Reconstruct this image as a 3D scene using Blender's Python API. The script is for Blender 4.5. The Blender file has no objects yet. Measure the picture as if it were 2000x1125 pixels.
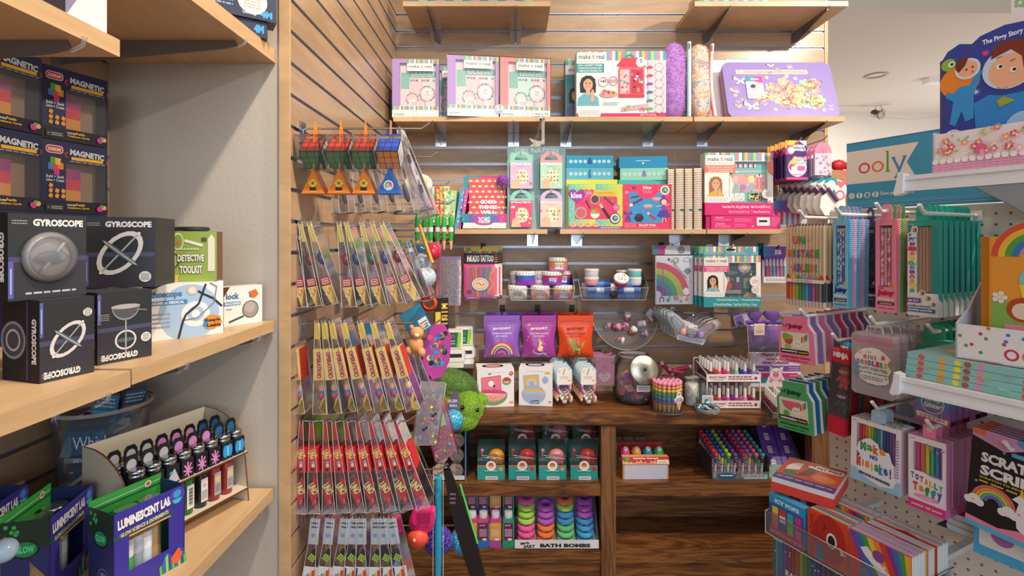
import bpy, math, random
from mathutils import Vector, Matrix
S = bpy.context.scene; COL = S.collection; PI = math.pi; R = math.radians
EYE = 1.45                       # eye height; heights below are given from eye level and lifted by EYE
# ---------------------------------------------------------------- camera, world, light, exposure
cd = bpy.data.cameras.new('camera'); cam = bpy.data.objects.new('camera', cd); COL.objects.link(cam)
cam.location = (0, 0, EYE); cam.rotation_euler = (PI/2, 0, 0)
cd.sensor_width = 36; cd.lens = 18; cd.shift_y = -0.0462; cd.clip_start = .02
S.camera = cam
S.view_settings.view_transform = 'Standard'; S.view_settings.look = 'None'
S.view_settings.gamma = 1; S.view_settings.use_curve_mapping = False
S.view_settings.exposure = 0.0
S.cycles.transparent_max_bounces = 24
w = bpy.data.worlds.new('world'); S.world = w; w.use_nodes = True
w.node_tree.nodes['Background'].inputs[0].default_value = (.86, .92, 1, 1)
w.node_tree.nodes['Background'].inputs[1].default_value = .85
def lamp(kind, name, loc, aim, e, c, size=.1, **k):
    l = bpy.data.lights.new(name, kind); l.energy = e; l.color = c
    if kind == 'AREA': l.shape = 'RECTANGLE'; l.size = size; l.size_y = k['sy']
    else: l.shadow_soft_size = size
    if kind == 'SPOT': l.spot_size = R(k['ang']); l.spot_blend = k.get('blend', .5)
    o = bpy.data.objects.new(name, l); COL.objects.link(o)
    o.location = (loc[0], loc[1], loc[2]+EYE)
    d = Vector((aim[0], aim[1], aim[2]+EYE))-o.location
    o.rotation_euler = d.to_track_quat('-Z', 'Y').to_euler(); return o
WARM = (1, .84, .66)
lamp('SPOT', 'spotlight_right', (2.0, .7, 1.46), (.0, 2.1, .2), 165, WARM, .035, ang=95, blend=.5)
lamp('SPOT', 'spotlight_left', (.25, .45, 1.75), (-.76, 1.3, .15), 150, WARM, .05, ang=80, blend=.6)
lamp('SPOT', 'spotlight_center', (.75, .75, 1.9), (.6, 2.2, -.4), 36, WARM, .04, ang=75, blend=.7)
lamp('AREA', 'shop_window_daylight', (-.7, -2.5, .8), (.5, 1.5, -.1), 56, (.80, .90, 1), 4.5, sy=2.4)
# ---------------------------------------------------------------- materials
def lin(c): return c/12.92 if c <= .04045 else ((c+.055)/1.055)**2.4
def rgb(h): h = h.lstrip('#'); return tuple(lin(int(h[i:i+2], 16)/255) for i in (0, 2, 4))
_m = {}
def base(name):
    m = bpy.data.materials.new(name); m.use_nodes = True; nt = m.node_tree
    return m, nt, nt.nodes['Principled BSDF']
def nd(nt, t, **k):
    n = nt.nodes.new(t)
    for a, v in k.items():
        if a.startswith('i_'):
            key = a[2:]; n.inputs[int(key) if key.isdigit() else key].default_value = v
        else: setattr(n, a, v)
    return n
def C(h, rough=.42, metal=0, coat=0):
    """printed card, plastic or metal in one colour; faint procedural mottling of the gloss"""
    k = (h, rough, metal, coat)
    if k in _m: return _m[k]
    m, nt, b = base('card_'+h.lstrip('#'))
    b.inputs['Base Color'].default_value = (*rgb(h), 1); b.inputs['Metallic'].default_value = metal
    b.inputs['Coat Weight'].default_value = coat
    n = nd(nt, 'ShaderNodeTexNoise', i_Scale=60.0, i_Detail=1.0)
    r = nd(nt, 'ShaderNodeMapRange', i_3=max(.03, rough-.06), i_4=rough+.06)
    nt.links.new(n.outputs['Fac'], r.inputs['Value']); nt.links.new(r.outputs[0], b.inputs['Roughness'])
    _m[k] = m; return m
def ramp(nt, stops):
    r = nt.nodes.new('ShaderNodeValToRGB'); e = r.color_ramp.elements
    while len(e) > 1: e.remove(e[0])
    e[0].position = stops[0][0]; e[0].color = (*rgb(stops[0][1]), 1)
    for p, c in stops[1:]:
        x = e.new(p); x.color = (*rgb(c), 1)
    return r
def wood(name, stops, scale, stretch, rough=.4, bump=.05, dist=2.0, ring=6, coat=0):
    if name in _m: return _m[name]
    m, nt, b = base(name)
    tc = nd(nt, 'ShaderNodeTexCoord'); mp = nd(nt, 'ShaderNodeMapping'); mp.inputs['Scale'].default_value = stretch
    nt.links.new(tc.outputs['Object'], mp.inputs['Vector'])
    n1 = nd(nt, 'ShaderNodeTexNoise', i_Scale=scale, i_Detail=5.0, i_Distortion=dist)
    nt.links.new(mp.outputs[0], n1.inputs['Vector'])
    mu = nd(nt, 'ShaderNodeMath', operation='MULTIPLY'); mu.inputs[1].default_value = ring
    fr = nd(nt, 'ShaderNodeMath', operation='PINGPONG'); fr.inputs[1].default_value = 1
    nt.links.new(n1.outputs['Fac'], mu.inputs[0]); nt.links.new(mu.outputs[0], fr.inputs[0])
    n2 = nd(nt, 'ShaderNodeTexNoise', i_Scale=scale*9, i_Detail=3.0); nt.links.new(mp.outputs[0], n2.inputs['Vector'])
    mx = nd(nt, 'ShaderNodeMix', i_0=.4); nt.links.new(fr.outputs[0], mx.inputs[2]); nt.links.new(n2.outputs['Fac'], mx.inputs[3])
    r = ramp(nt, stops); nt.links.new(mx.outputs[0], r.inputs[0]); nt.links.new(r.outputs[0], b.inputs['Base Color'])
    b.inputs['Roughness'].default_value = rough; b.inputs['Coat Weight'].default_value = coat
    bp = nd(nt, 'ShaderNodeBump', i_Strength=bump, i_Distance=.002); nt.links.new(mx.outputs[0], bp.inputs['Height'])
    nt.links.new(bp.outputs[0], b.inputs['Normal'])
    _m[name] = m; return m
MAPX = lambda: wood('slat_maple_x', [(0, 'A08468'), (.5, 'B09274'), (1, 'BFA182')], 3, (.7, 4, 5), .3, .03, 1.2, 5)
MAPY = lambda: wood('slat_maple_y', [(0, 'A08468'), (.5, 'B09274'), (1, 'BFA182')], 3, (4, .7, 5), .28, .03, 1.2, 5)
SHELF = lambda: wood('shelf_maple', [(0, 'C2A075'), (.5, 'D2B086'), (1, 'DEBE94')], 3, (1.4, 4, 4), .38, .02, .8, 4)
SHELFY = lambda: wood('shelf_maple_y', [(0, 'C2A075'), (.5, 'D2B086'), (1, 'DEBE94')], 3, (5, .8, 5), .38, .02, .8, 4)
OAK = lambda: wood('rustic_oak', [(0, '2C190C'), (.22, '55331B'), (.6, '7E5128'), (1, '9A6734')], 2.2, (.8, 6, 9), .42, .25, 1.6, 9)
OAKV = lambda: wood('rustic_oak_upright', [(0, '3E2614'), (.3, '6A4528'), (1, '946840')], 2.2, (8, 6, .8), .5, .25, 1.6, 9)
def paint(h, name, bump=.25, sc=90):
    if name in _m: return _m[name]
    m, nt, b = base(name); b.inputs['Base Color'].default_value = (*rgb(h), 1); b.inputs['Roughness'].default_value = .85
    n = nd(nt, 'ShaderNodeTexNoise', i_Scale=float(sc), i_Detail=4.0); tc = nd(nt, 'ShaderNodeTexCoord')
    n2 = nd(nt, 'ShaderNodeTexNoise', i_Scale=7.0, i_Detail=2.0); [nt.links.new(tc.outputs['Object'], q.inputs['Vector']) for q in (n, n2)]; ad = nd(nt, 'ShaderNodeMath', operation='ADD')
    nt.links.new(n.outputs['Fac'], ad.inputs[0]); nt.links.new(n2.outputs['Fac'], ad.inputs[1])
    bp = nd(nt, 'ShaderNodeBump', i_Strength=bump, i_Distance=.002); nt.links.new(ad.outputs[0], bp.inputs['Height'])
    nt.links.new(bp.outputs[0], b.inputs['Normal']); _m[name] = m; return m
def CLR(tint='F4F6F8', haze=.07, gloss=.3, rough=.07):
    """clear thin plastic: mostly transparent, some gloss, a little haze"""
    k = ('clr', tint, haze, gloss, rough)
    if k in _m: return _m[k]
    m = bpy.data.materials.new('clear_plastic'); m.use_nodes = True; nt = m.node_tree; nt.nodes.clear()
    o = nd(nt, 'ShaderNodeOutputMaterial'); t = nd(nt, 'ShaderNodeBsdfTransparent'); t.inputs[0].default_value = (*[c*.3+.695 for c in rgb(tint)], 1)
    g = nd(nt, 'ShaderNodeBsdfGlossy'); g.inputs['Roughness'].default_value = rough
    d = nd(nt, 'ShaderNodeBsdfDiffuse'); d.inputs[0].default_value = (*rgb(tint), 1)
    lw = nd(nt, 'ShaderNodeLayerWeight', i_Blend=gloss*.55); a = nd(nt, 'ShaderNodeMixShader', i_0=haze); c = nd(nt, 'ShaderNodeMixShader')
    nz = nd(nt, 'ShaderNodeTexNoise', i_Scale=18.0, i_Detail=2.0); bp = nd(nt, 'ShaderNodeBump', i_Strength=.12, i_Distance=.002)
    nt.links.new(nz.outputs['Fac'], bp.inputs['Height']); nt.links.new(bp.outputs[0], g.inputs['Normal'])
    nt.links.new(t.outputs[0], a.inputs[1]); nt.links.new(d.outputs[0], a.inputs[2])
    nt.links.new(lw.outputs['Fresnel'], c.inputs[0]); nt.links.new(a.outputs[0], c.inputs[1]); nt.links.new(g.outputs[0], c.inputs[2])
    nt.links.new(c.outputs[0], o.inputs[0]); _m[k] = m; return m
def GLIT(h, h2='FFFFFF', sc=260, rough=.25, thr=.12):
    """glittery or speckled plastic"""
    k = ('glit', h, h2, sc, thr)
    if k in _m: return _m[k]
    m, nt, b = base('glitter_'+h); v = nd(nt, 'ShaderNodeTexVoronoi', i_Scale=float(sc)); tc = nd(nt, 'ShaderNodeTexCoord')
    nt.links.new(tc.outputs['Object'], v.inputs['Vector'])
    sp = nd(nt, 'ShaderNodeSeparateColor'); nt.links.new(v.outputs['Color'], sp.inputs[0])
    r = ramp(nt, [(0, h), (1-thr*2, h), (1-thr, h2), (1, h2)]); nt.links.new(sp.outputs[0], r.inputs[0])
    nt.links.new(r.outputs[0], b.inputs['Base Color']); b.inputs['Roughness'].default_value = rough; _m[k] = m; return m
def TIE(name, stops, sc=14, rough=.9):
    """fabric with big soft dye patches"""
    if name in _m: return _m[name]
    m, nt, b = base(name); tc = nd(nt, 'ShaderNodeTexCoord'); n = nd(nt, 'ShaderNodeTexNoise', i_Scale=float(sc), i_Detail=2.0)
    nt.links.new(tc.outputs['Object'], n.inputs['Vector']); r = ramp(nt, stops)
    nt.links.new(n.outputs['Fac'], r.inputs[0]); nt.links.new(r.outputs[0], b.inputs['Base Color'])
    b.inputs['Roughness'].default_value = rough; b.inputs['Sheen Weight'].default_value = .5; _m[name] = m; return m
STEEL = lambda: C('B9BDC2', .22, 1)
CHROME = lambda: C('D8DCE2', .08, 1)
WHITE = 'F2F2F2'; BLK = '141416'
# ---------------------------------------------------------------- mesh builder
def V(*a): return Vector(a)
_tc = {}
def txt2d(s, bold):
    k = (s, bold)
    if k not in _tc:
        cu = bpy.data.curves.new('lettering', 'FONT'); cu.body = s; cu.offset = bold; cu.resolution_u = 2
        ob = bpy.data.objects.new('lettering', cu); me = ob.to_mesh()
        vs = [(v.co.x, v.co.y) for v in me.vertices]; fs = [tuple(p.vertices) for p in me.polygons]
        ob.to_mesh_clear(); bpy.data.objects.remove(ob); bpy.data.curves.remove(cu)
        if vs:
            x0 = min(v[0] for v in vs); x1 = max(v[0] for v in vs); y0 = min(v[1] for v in vs); y1 = max(v[1] for v in vs)
            vs = [((x-x0)/max(1e-6, x1-x0)-.5, (y-y0)/max(1e-6, y1-y0)-.5) for x, y in vs]
        _tc[k] = (vs, fs)
    return _tc[k]
def hexm(c): return C(c) if isinstance(c, str) else c
class MB:
    def __init__(s): s.v = []; s.f = []; s.mi = []; s.ms = []; s.sm = []; s.T = None
    def m(s, c):
        c = hexm(c)
        if c not in s.ms: s.ms.append(c)
        return s.ms.index(c)
    def add(s, vs, fs, c, sm=False):
        o = len(s.v); k = s.m(c)
        for v in vs:
            v = Vector(v)
            if s.T: v = s.T @ v
            s.v.append(tuple(v))
        for f in fs: s.f.append(tuple(i+o for i in f)); s.mi.append(k); s.sm.append(sm)
        return s
    def poly(s, pts, c): return s.add(pts, [tuple(range(len(pts)))], c)
    def box(s, x0, y0, z0, x1, y1, z1, c, b=0):
        if b:
            b = min(b, abs(x1-x0)*.45, abs(z1-z0)*.45)
            out = [(x0+b, z0), (x1-b, z0), (x1, z0+b), (x1, z1-b), (x1-b, z1), (x0+b, z1), (x0, z1-b), (x0, z0+b)]
            return s.prism(out, y0, y1, c)
        vs = [(x, y, z) for x in (x0, x1) for y in (y0, y1) for z in (z0, z1)]
        return s.add(vs, [(0, 1, 3, 2), (4, 6, 7, 5), (0, 4, 5, 1), (2, 3, 7, 6), (0, 2, 6, 4), (1, 5, 7, 3)], c)
    def prism(s, out, y0, y1, c, sm=False):
        """2-D outline in x,z swept from y0 (front) to y1"""
        n = len(out); vs = [(x, y0, z) for x, z in out]+[(x, y1, z) for x, z in out]
        s.add(vs, [tuple(range(n)), tuple(range(2*n-1, n-1, -1))], c)
        return s.add(vs, [(i, i+n, (i+1) % n+n, (i+1) % n) for i in range(n)], c, sm)
    def cuboid8(s, p, c):   # p: 4 bottom then 4 top, same winding
        return s.add(p, [(3, 2, 1, 0), (4, 5, 6, 7), (0, 1, 5, 4), (1, 2, 6, 5), (2, 3, 7, 6), (3, 0, 4, 7)], c)
    def lathe(s, prof, c, seg=20, o=(0, 0, 0), sx=1, sy=1, axis='z', cap=True, sm=True):
        vs = []
        for r, z in prof:
            for i in range(seg):
                a = 2*PI*i/seg; p = (r*math.cos(a)*sx, r*math.sin(a)*sy, z)
                if axis == 'y': p = (p[0], p[2], p[1])
                if axis == 'x': p = (p[2], p[1], p[0])
                vs.append((p[0]+o[0], p[1]+o[1], p[2]+o[2]))
        n = len(prof); fs = [(j*seg+i, j*seg+(i+1) % seg, (j+1)*seg+(i+1) % seg, (j+1)*seg+i) for j in range(n-1) for i in range(seg)]
        s.add(vs, fs, c, sm)
        if cap: s.add(vs, [tuple(range(seg)), tuple(range((n-1)*seg, n*seg))], c)
        return s
    def ball(s, o, rx, ry, rz, c, seg=14, rings=8, f=None):
        vs = []
        for j in range(rings+1):
            t = PI*j/rings
            for i in range(seg):
                a = 2*PI*i/seg; k = f(a, t) if f else 1
                vs.append((o[0]+rx*k*math.sin(t)*math.cos(a), o[1]+ry*k*math.sin(t)*math.sin(a), o[2]+rz*k*math.cos(t)))
        return s.add(vs, [(j*seg+i, (j+1)*seg+i, (j+1)*seg+(i+1) % seg, j*seg+(i+1) % seg) for j in range(rings) for i in range(seg)], c, True)
    def tube(s, pts, r, c, seg=8, cap=True):
        pts = [Vector(p) for p in pts]; vs = []; n = len(pts); rr = r if isinstance(r, (list, tuple)) else [r]*n; up0 = None
        for i, p in enumerate(pts):
            d = (pts[min(i+1, n-1)]-pts[max(i-1, 0)]).normalized()
            if up0 is None: up0 = V(0, 0, 1) if abs(d.z) < .9 else V(1, 0, 0)
            a = d.cross(up0)
            if a.length < 1e-4: a = d.cross(V(1, 0, 0))
            a.normalize(); b = a.cross(d).normalized(); up0 = b
            for k in range(seg):
                t = 2*PI*k/seg; vs.append(p+(a*math.cos(t)+b*math.sin(t))*rr[i])
        s.add(vs, [(j*seg+i, j*seg+(i+1) % seg, (j+1)*seg+(i+1) % seg, (j+1)*seg+i) for j in range(n-1) for i in range(seg)], c, True)
        if cap: s.add(vs, [tuple(range(seg)), tuple(range((n-1)*seg, n*seg))], c)
        return s
    def fur(s, centre, rad, n, ln, c, seed=1, w=.0012, down=.3, keep=None):
        """short tufts standing on an ellipsoid"""
        rnd = random.Random(seed); vs = []; fs = []
        for _ in range(n):
            d = V(rnd.gauss(0, 1), rnd.gauss(0, 1), rnd.gauss(0, 1)).normalized()
            if keep and not keep(d): continue
            p = V(centre[0]+d.x*rad[0], centre[1]+d.y*rad[1], centre[2]+d.z*rad[2])
            nn = V(d.x/rad[0], d.y/rad[1], d.z/rad[2]).normalized()
            t = (nn+V(rnd.uniform(-.5, .5), rnd.uniform(-.5, .5), rnd.uniform(-.5, .5)-down)).normalized()
            a = nn.cross(V(rnd.gauss(0, 1), rnd.gauss(0, 1), rnd.gauss(0, 1))).normalized()*w
            k = len(vs); vs += [p-a-nn*.0008, p+a-nn*.0008, p+t*ln*rnd.uniform(.6, 1.2)]; fs.append((k, k+1, k+2))
        return s.add(vs, fs, c)
    def obj(s, name, parent=None, loc=None, rz=0, rx=0, ry=0):
        me = bpy.data.meshes.new(name); me.from_pydata(s.v, [], s.f)
        for m in s.ms: me.materials.append(m)
        me.polygons.foreach_set('material_index', s.mi); me.polygons.foreach_set('use_smooth', s.sm); me.update()
        o = bpy.data.objects.new(name, me); COL.objects.link(o)
        if parent: o.parent = parent
        if loc is not None: o.location = W(loc) if not parent else loc
        o.rotation_euler = (rx, ry, rz); return o
    # art on a face: o = lower-left corner, u = right, v = up (unit vectors), w,h size
    def face(s, o, u, v, w, h): return Art(s, V(*o), V(*u).normalized(), V(*v).normalized(), w, h)
    def front(s, x0, z0, x1, z1, y=0): return s.face((x0, y, z0), (1, 0, 0), (0, 0, 1), x1-x0, z1-z0)
    def right(s, y0, z0, y1, z1, x=0): return s.face((x, y0, z0), (0, 1, 0), (0, 0, 1), y1-y0, z1-z0)
    def left(s, y0, z0, y1, z1, x=0): return s.face((x, y1, z0), (0, -1, 0), (0, 0, 1), y1-y0, z1-z0)
    def top(s, x0, y0, x1, y1, z=0): return s.face((x0, y0, z), (1, 0, 0), (0, 1, 0), x1-x0, y1-y0)
class Art:
    def __init__(s, mb, o, u, v, w, h):
        s.mb = mb; s.o = o; s.u = u; s.v = v; s.n = u.cross(v).normalized(); s.w = w; s.h = h; s.l = .00018
    def P(s, x, y): return s.o+s.u*(x*s.w)+s.v*(y*s.h)+s.n*s.l
    def p(s, pts, c):
        s.mb.poly([s.P(x, y) for x, y in pts], c); s.l += .00007; return s
    def r(s, x0, y0, x1, y1, c, q=0):
        if q:   # rounded corners, q as a fraction of the width
            qx = q; qy = q*s.w/s.h; pts = []
            for cx, cy, a0 in ((x1-qx, y1-qy, 0), (x0+qx, y1-qy, 90), (x0+qx, y0+qy, 180), (x1-qx, y0+qy, 270)):
                for k in range(5): a = R(a0+k*22.5); pts.append((cx+qx*math.cos(a), cy+qy*math.sin(a)))
            return s.p(pts, c)
        return s.p([(x0, y0), (x1, y0), (x1, y1), (x0, y1)], c)
    def c(s, x, y, r, c, n=18, a0=0, a1=360, ry=None):
        ry = r*s.w/s.h if ry is None else ry
        full = a1-a0 >= 360; pts = [(x+r*math.cos(R(a0+(a1-a0)*i/n)), y+ry*math.sin(R(a0+(a1-a0)*i/n))) for i in range(n if full else n+1)]
        if a1-a0 < 180: pts.append((x, y))
        return s.p(pts, c)
    def ring(s, x, y, r, t, c, n=20, a0=0, a1=360, ry=None):
        ry = r*s.w/s.h if ry is None else ry; k = (r-t)/r; vs = []; fs = []
        for i in range(n+1):
            a = R(a0+(a1-a0)*i/n); vs += [s.P(x+r*math.cos(a), y+ry*math.sin(a)), s.P(x+r*k*math.cos(a), y+ry*k*math.sin(a))]
        for i in range(n): fs.append((2*i, 2*i+2, 2*i+3, 2*i+1))
        s.mb.add(vs, fs, c); s.l += .00007; return s
    def star(s, x, y, r, c, n=5, k=.45):
        q = s.w/s.h; return s.p([(x+(r if i % 2 == 0 else r*k)*math.sin(PI*i/n), y+q*(r if i % 2 == 0 else r*k)*math.cos(PI*i/n)) for i in range(2*n)], c)
    def heart(s, x, y, r, c):
        q = s.w/s.h; return s.p([(x+r*(math.sin(t)**3), y+q*r*(13*math.cos(t)-5*math.cos(2*t)-2*math.cos(3*t)-math.cos(4*t))/16) for t in [2*PI*i/20 for i in range(20)]], c)
    def ln(s, pts, t, c):
        """polyline of thickness t (fraction of width)"""
        q = s.w/s.h
        for (x0, y0), (x1, y1) in zip(pts, pts[1:]):
            dx, dy = (x1-x0)*s.w, (y1-y0)*s.h; L = math.hypot(dx, dy) or 1; nx, ny = -dy/L*t*.5, dx/L*t*.5*q
            s.mb.poly([s.P(x0+nx, y0+ny), s.P(x0-nx, y0-ny), s.P(x1-nx, y1-ny), s.P(x1+nx, y1+ny)], c)
        s.l += .00007; return s
    def t(s, txt, x, y, w, h, c, bold=.02, ang=0, sl=0):
        """text fitted to a box w,h (fractions) centred at x,y; ang in degrees; sl = slant"""
        vs, fs = txt2d(txt, bold); ca, sa = math.cos(R(ang)), math.sin(R(ang)); W_, H_ = w*s.w, h*s.h; out = []
        for a, b in vs:
            X = a*W_+b*H_*sl; Y = b*H_; out.append(s.P(x+(X*ca-Y*sa)/s.w, y+(X*sa+Y*ca)/s.h))
        s.mb.add(out, fs, c); s.l += .00007; return s
    def g(s, x0, y0, x1, y1, n, c, seed=3, fill=.45):
        """lines of print too small to read"""
        rnd = random.Random(seed); H = (y1-y0)/n
        for i in range(n):
            y = y1-(i+.5)*H; x = x0
            while x < x1-.02*(x1-x0):
                wd = min(rnd.uniform(.08, .22)*(x1-x0), x1-x); s.mb.poly([s.P(x, y-H*fill/2), s.P(x+wd, y-H*fill/2), s.P(x+wd, y+H*fill/2), s.P(x, y+H*fill/2)], c)
                x += wd+.035*(x1-x0)
        s.l += .00007; return s
    def stripes(s, x0, y0, x1, y1, cols, n):
        for i in range(n):
            a = x0+(x1-x0)*i/n; b = x0+(x1-x0)*(i+1)/n; s.mb.poly([s.P(a, y0), s.P(b, y0), s.P(b, y1), s.P(a, y1)], cols[i % len(cols)])
        s.l += .00007; return s
    def dots(s, x0, y0, x1, y1, n, r, cols, seed=1, kind='c'):
        rnd = random.Random(seed)
        for i in range(n):
            x, y, c = rnd.uniform(x0, x1), rnd.uniform(y0, y1), cols[i % len(cols)]
            k = s.l
            if kind == 'c': s.c(x, y, r, c, 8)
            elif kind == 's': s.star(x, y, r, c)
            elif kind == 'h': s.heart(x, y, r, c)
            elif kind == 'f':
                for a in range(5): s.c(x+r*math.cos(a*1.257), y+r*math.sin(a*1.257)*s.w/s.h, r*.62, c, 6); s.l = k
                s.l = k+.00005; s.c(x, y, r*.5, 'FFF3A0', 6)
            elif kind == 'b':   # butterfly
                for sx in (-1, 1):
                    s.p([(x, y), (x+sx*r, y+r*s.w/s.h*.9), (x+sx*r*1.15, y+r*s.w/s.h*.2), (x+sx*r*.3, y), (x+sx*r*.8, y-r*s.w/s.h*.7), (x+sx*r*.3, y-r*s.w/s.h*.6)], c); s.l = k
            s.l = k
        s.l += .0001; return s
# ---------------------------------------------------------------- things, parts, copies
def W(p): return (p[0], p[1], p[2]+EYE)
def P(px, py, Y): return ((px-1000)/1000*Y, Y, (470-py)/1000*Y)
def onz(px, py, z):
    Y = z/((470-py)/1000); return ((px-1000)/1000*Y, Y, z)
def tag(o, label=None, cat=None, group=None, kind=None):
    if label: o['label'] = label
    if cat: o['category'] = cat
    if group: o['group'] = group
    if kind: o['kind'] = kind
    return o
def thing(name, label, cat, loc, rz=0, group=None, rx=0, ry=0):
    o = bpy.data.objects.new(name, None); COL.objects.link(o); o.empty_display_size = .02
    o.location = W(loc); o.rotation_euler = (rx, ry, rz); return tag(o, label, cat, group)
def kids(o): return [c for c in list(bpy.data.objects) if c.parent == o]
def dup(root, loc, rz=None, label=None, group=None, rx=None, ry=None, kk=None):
    r = root.copy(); COL.objects.link(r); r.location = W(loc)
    e = r.rotation_euler
    r.rotation_euler = (e.x if rx is None else rx, e.y if ry is None else ry, e.z if rz is None else rz)
    if label: r['label'] = label
    if group: r['group'] = group
    for ch, gs in (kk if kk is not None else tree(root)):
        c = ch.copy(); COL.objects.link(c); c.parent = r
        for g in gs: d = g.copy(); COL.objects.link(d); d.parent = c
    return r
def tree(root): return [(c, kids(c)) for c in kids(root)]
def solo(mb, name, label, cat, loc, rz=0, group=None, rx=0, ry=0):
    return tag(mb.obj(name, None, loc, rz, rx, ry), label, cat, group)
def struct(mb, name, parent=None):
    o = mb.obj(name, parent, (0, 0, 0) if not parent else None)
    if not parent: o['kind'] = 'structure'
    return o

# ================================================================ ROOM
D = 2.29; XL = -.518; GZ = [.4168-.0742*k for k in range(-22, 26)]
def slat(name, u0, u1, fixed, axis, zlo, zhi, mat):
    """grooved board wall: planks between horizontal metal-lined grooves; axis 'x' = faces -Y, 'y' = faces +X"""
    m = MB(); g = MB(); zs = sorted(z for z in GZ if zlo < z < zhi); lo = zlo
    def bx(mb, a, b, c, d, z0, z1, mt, ch=0):
        if axis == 'x': mb.box(a, fixed+c, z0, b, fixed+d, z1, mt)
        else: mb.box(fixed-d, a, z0, fixed-c, b, z1, mt)
    for z in zs+[zhi]:
        top = z-.0048 if z != zhi else zhi
        bx(m, u0, u1, 0, .016, lo, top, mat); lo = z+.0048
        if z != zhi:
            bx(g, u0, u1, .007, .0155, z-.0048, z+.0048, C('9AA3B5', .28, .85))
            bx(g, u0, u1, -.0004, .007, z+.0036, z+.0052, C('B8C0CE', .25, .9))
    o = struct(m, name); c = g.obj('groove_liner', None, (0, 0, 0)); c['kind'] = 'structure'
    c.parent = o; c.location = (0, 0, 0); return o
slat('wall_back', XL, 1.397, D, 'x', -1.45, 2.2, MAPX())
slat('wall_left', 1.2, D, XL, 'y', -1.45, 2.2, MAPY())
slat('wall_alcove', -.6, 1.2, -.944, 'y', -1.45, 2.2, MAPY())
GREY = paint('C9C2B8', 'grey_wall_paint'); WARMW = paint('E6DED4', 'warm_white_paint', .05)
struct(MB().box(-.96, 1.2, -1.45, XL-.017, 2.42, 2.2, GREY), 'wall_grey')
struct(MB().box(XL-.0242, 1.192, -1.45, XL, 1.1995, 2.2, SHELF()), 'trim_1')
struct(MB().box(XL-.016, D+.0165, -1.45, 1.397, 2.42, 2.2, WARMW), 'wall_partition')
struct(MB().box(1.3975, D-.002, -1.45, 1.412, 2.42, 2.2, SHELF()), 'trim_2')
struct(MB().box(-1.1, -2.6, -1.45, -.961, 2.42, 2.2, WARMW), 'wall_west')
struct(MB().box(-1.1, 6.45, -1.45, 6.0, 6.6, 2.3, WARMW), 'wall_far')
struct(MB().box(6.0, -2.6, -1.45, 6.1, 6.6, 2.3, WARMW), 'wall_east')
CEILM = paint('E6E2DC', 'ceiling_paint', .04)
struct(MB().box(-1.1, 3.6, 1.6, 6.0, 6.45, 2.4, WARMW), 'ceiling_low')
struct(MB().box(-1.1, -2.6, 2.3, 6.1, 3.6, 2.4, CEILM), 'ceiling')
struct(MB().box(-1.1, -2.6, -1.5, 6.1, 6.6, -1.45, wood('floor_plank', [(0, '8A6A4A'), (1, 'A98660')], 2, (.5, 5, 5), .4)), 'floor')
lamp('AREA', 'far_ceiling_fill', (5.8, 4.6, .1), (2.0, 4.9, .9), 42, (.9, .95, 1), 2.2, sy=1.6)  # side fill added to lighten the far ceiling; the east wall has no window
lamp('AREA', 'far_room_fill', (3.2, 5.0, 1.5), (3.0, 5.4, -1), 55, (1, .93, .84), 1.6, sy=1)  # unseen area light added to brighten the far wall
lamp('AREA', 'overhead_area_light', (.9, .2, 2.2), (.9, 1.0, -1), 16, (1, .93, .86), 1.4, sy=1)  # unseen area light under the ceiling
# fittings of the lamps
def can(loc, aim, lab):
    t = thing('track_spotlight', lab, 'lamp', loc); d = (V(*aim)-V(*loc)).normalized(); q = d.to_track_quat('-Z', 'Y').to_euler()
    a = MB().lathe([(.03, .01), (.034, .015), (.034, .12), (.026, .135)], C('D8D8D8', .3), 16).obj('lamp_housing', t, (0, 0, 0)); a.rotation_euler = q
    MB().tube([(-d.x*.08, -d.y*.08, -d.z*.08), (-d.x*.08, -d.y*.08, 2.3-loc[2])], .006, C('D8D8D8', .3)).obj('lamp_stem', t, (0, 0, 0))
can((2.0, .7, 1.46), (.1, 2.1, .3), 'white spotlight on a long stem, high on the right')
can((.25, .45, 1.75), (-.6, 1.55, .1), 'white spotlight high above the aisle, aimed left')
can((.75, .75, 1.9), (.55, 2.2, -.4), 'white spotlight high above the aisle, aimed at the counter')
# far ceiling: recessed ring, white fitting, hanging wire with a clip
solo(MB().lathe([(.075, 0), (.1, -.004), (.1, -.008), (.07, -.006)], C('B9AFA5'), 24, cap=False), 'recessed_downlight', 'round recessed downlight in the far ceiling', 'lamp', (3.52, 4.95, 1.6))
solo(MB().box(0, 0, -.05, .3, .1, 0, C('F4F2EE')), 'ceiling_sensor', 'small white rectangular fitting on the far ceiling', 'sensor', (3.4*1.2, 5.0, 1.6))
hw = thing('hanging_wire', 'thin sagging wire with a tangled black clip, across the far ceiling', 'wire', (4.28, 6.0, 1.532)); hw.scale = (1.36, 1.36, 1.0)
MB().tube([(-.42, 0, .05), (-.2, 0, .045), (0, 0, .05), (.15, 0, .075), (.6, 0, .12)], .0022, C('8A8680')).obj('wire', hw, (0, 0, 0))
cl = MB(); rnd = random.Random(4)
for k in range(7):
    a = rnd.uniform(0, 6.28); r = rnd.uniform(.03, .055); o = V(rnd.uniform(-.06, .06), rnd.uniform(-.02, .02), rnd.uniform(-.07, .03))
    cl.tube([o+V(r*math.cos(a+t*.7)*.6, .01*math.sin(t), r*math.sin(a+t*.7)) for t in range(9)], .0022, C('6B675F', .3, .6), 5)
cl.obj('wire_loops', hw, (0, 0, 0)); MB().box(-.03, -.015, -.055, .025, .015, -.012, C('222222'), .01).obj('clip', hw, (0, 0, 0), 0, 0, .6)
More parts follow.
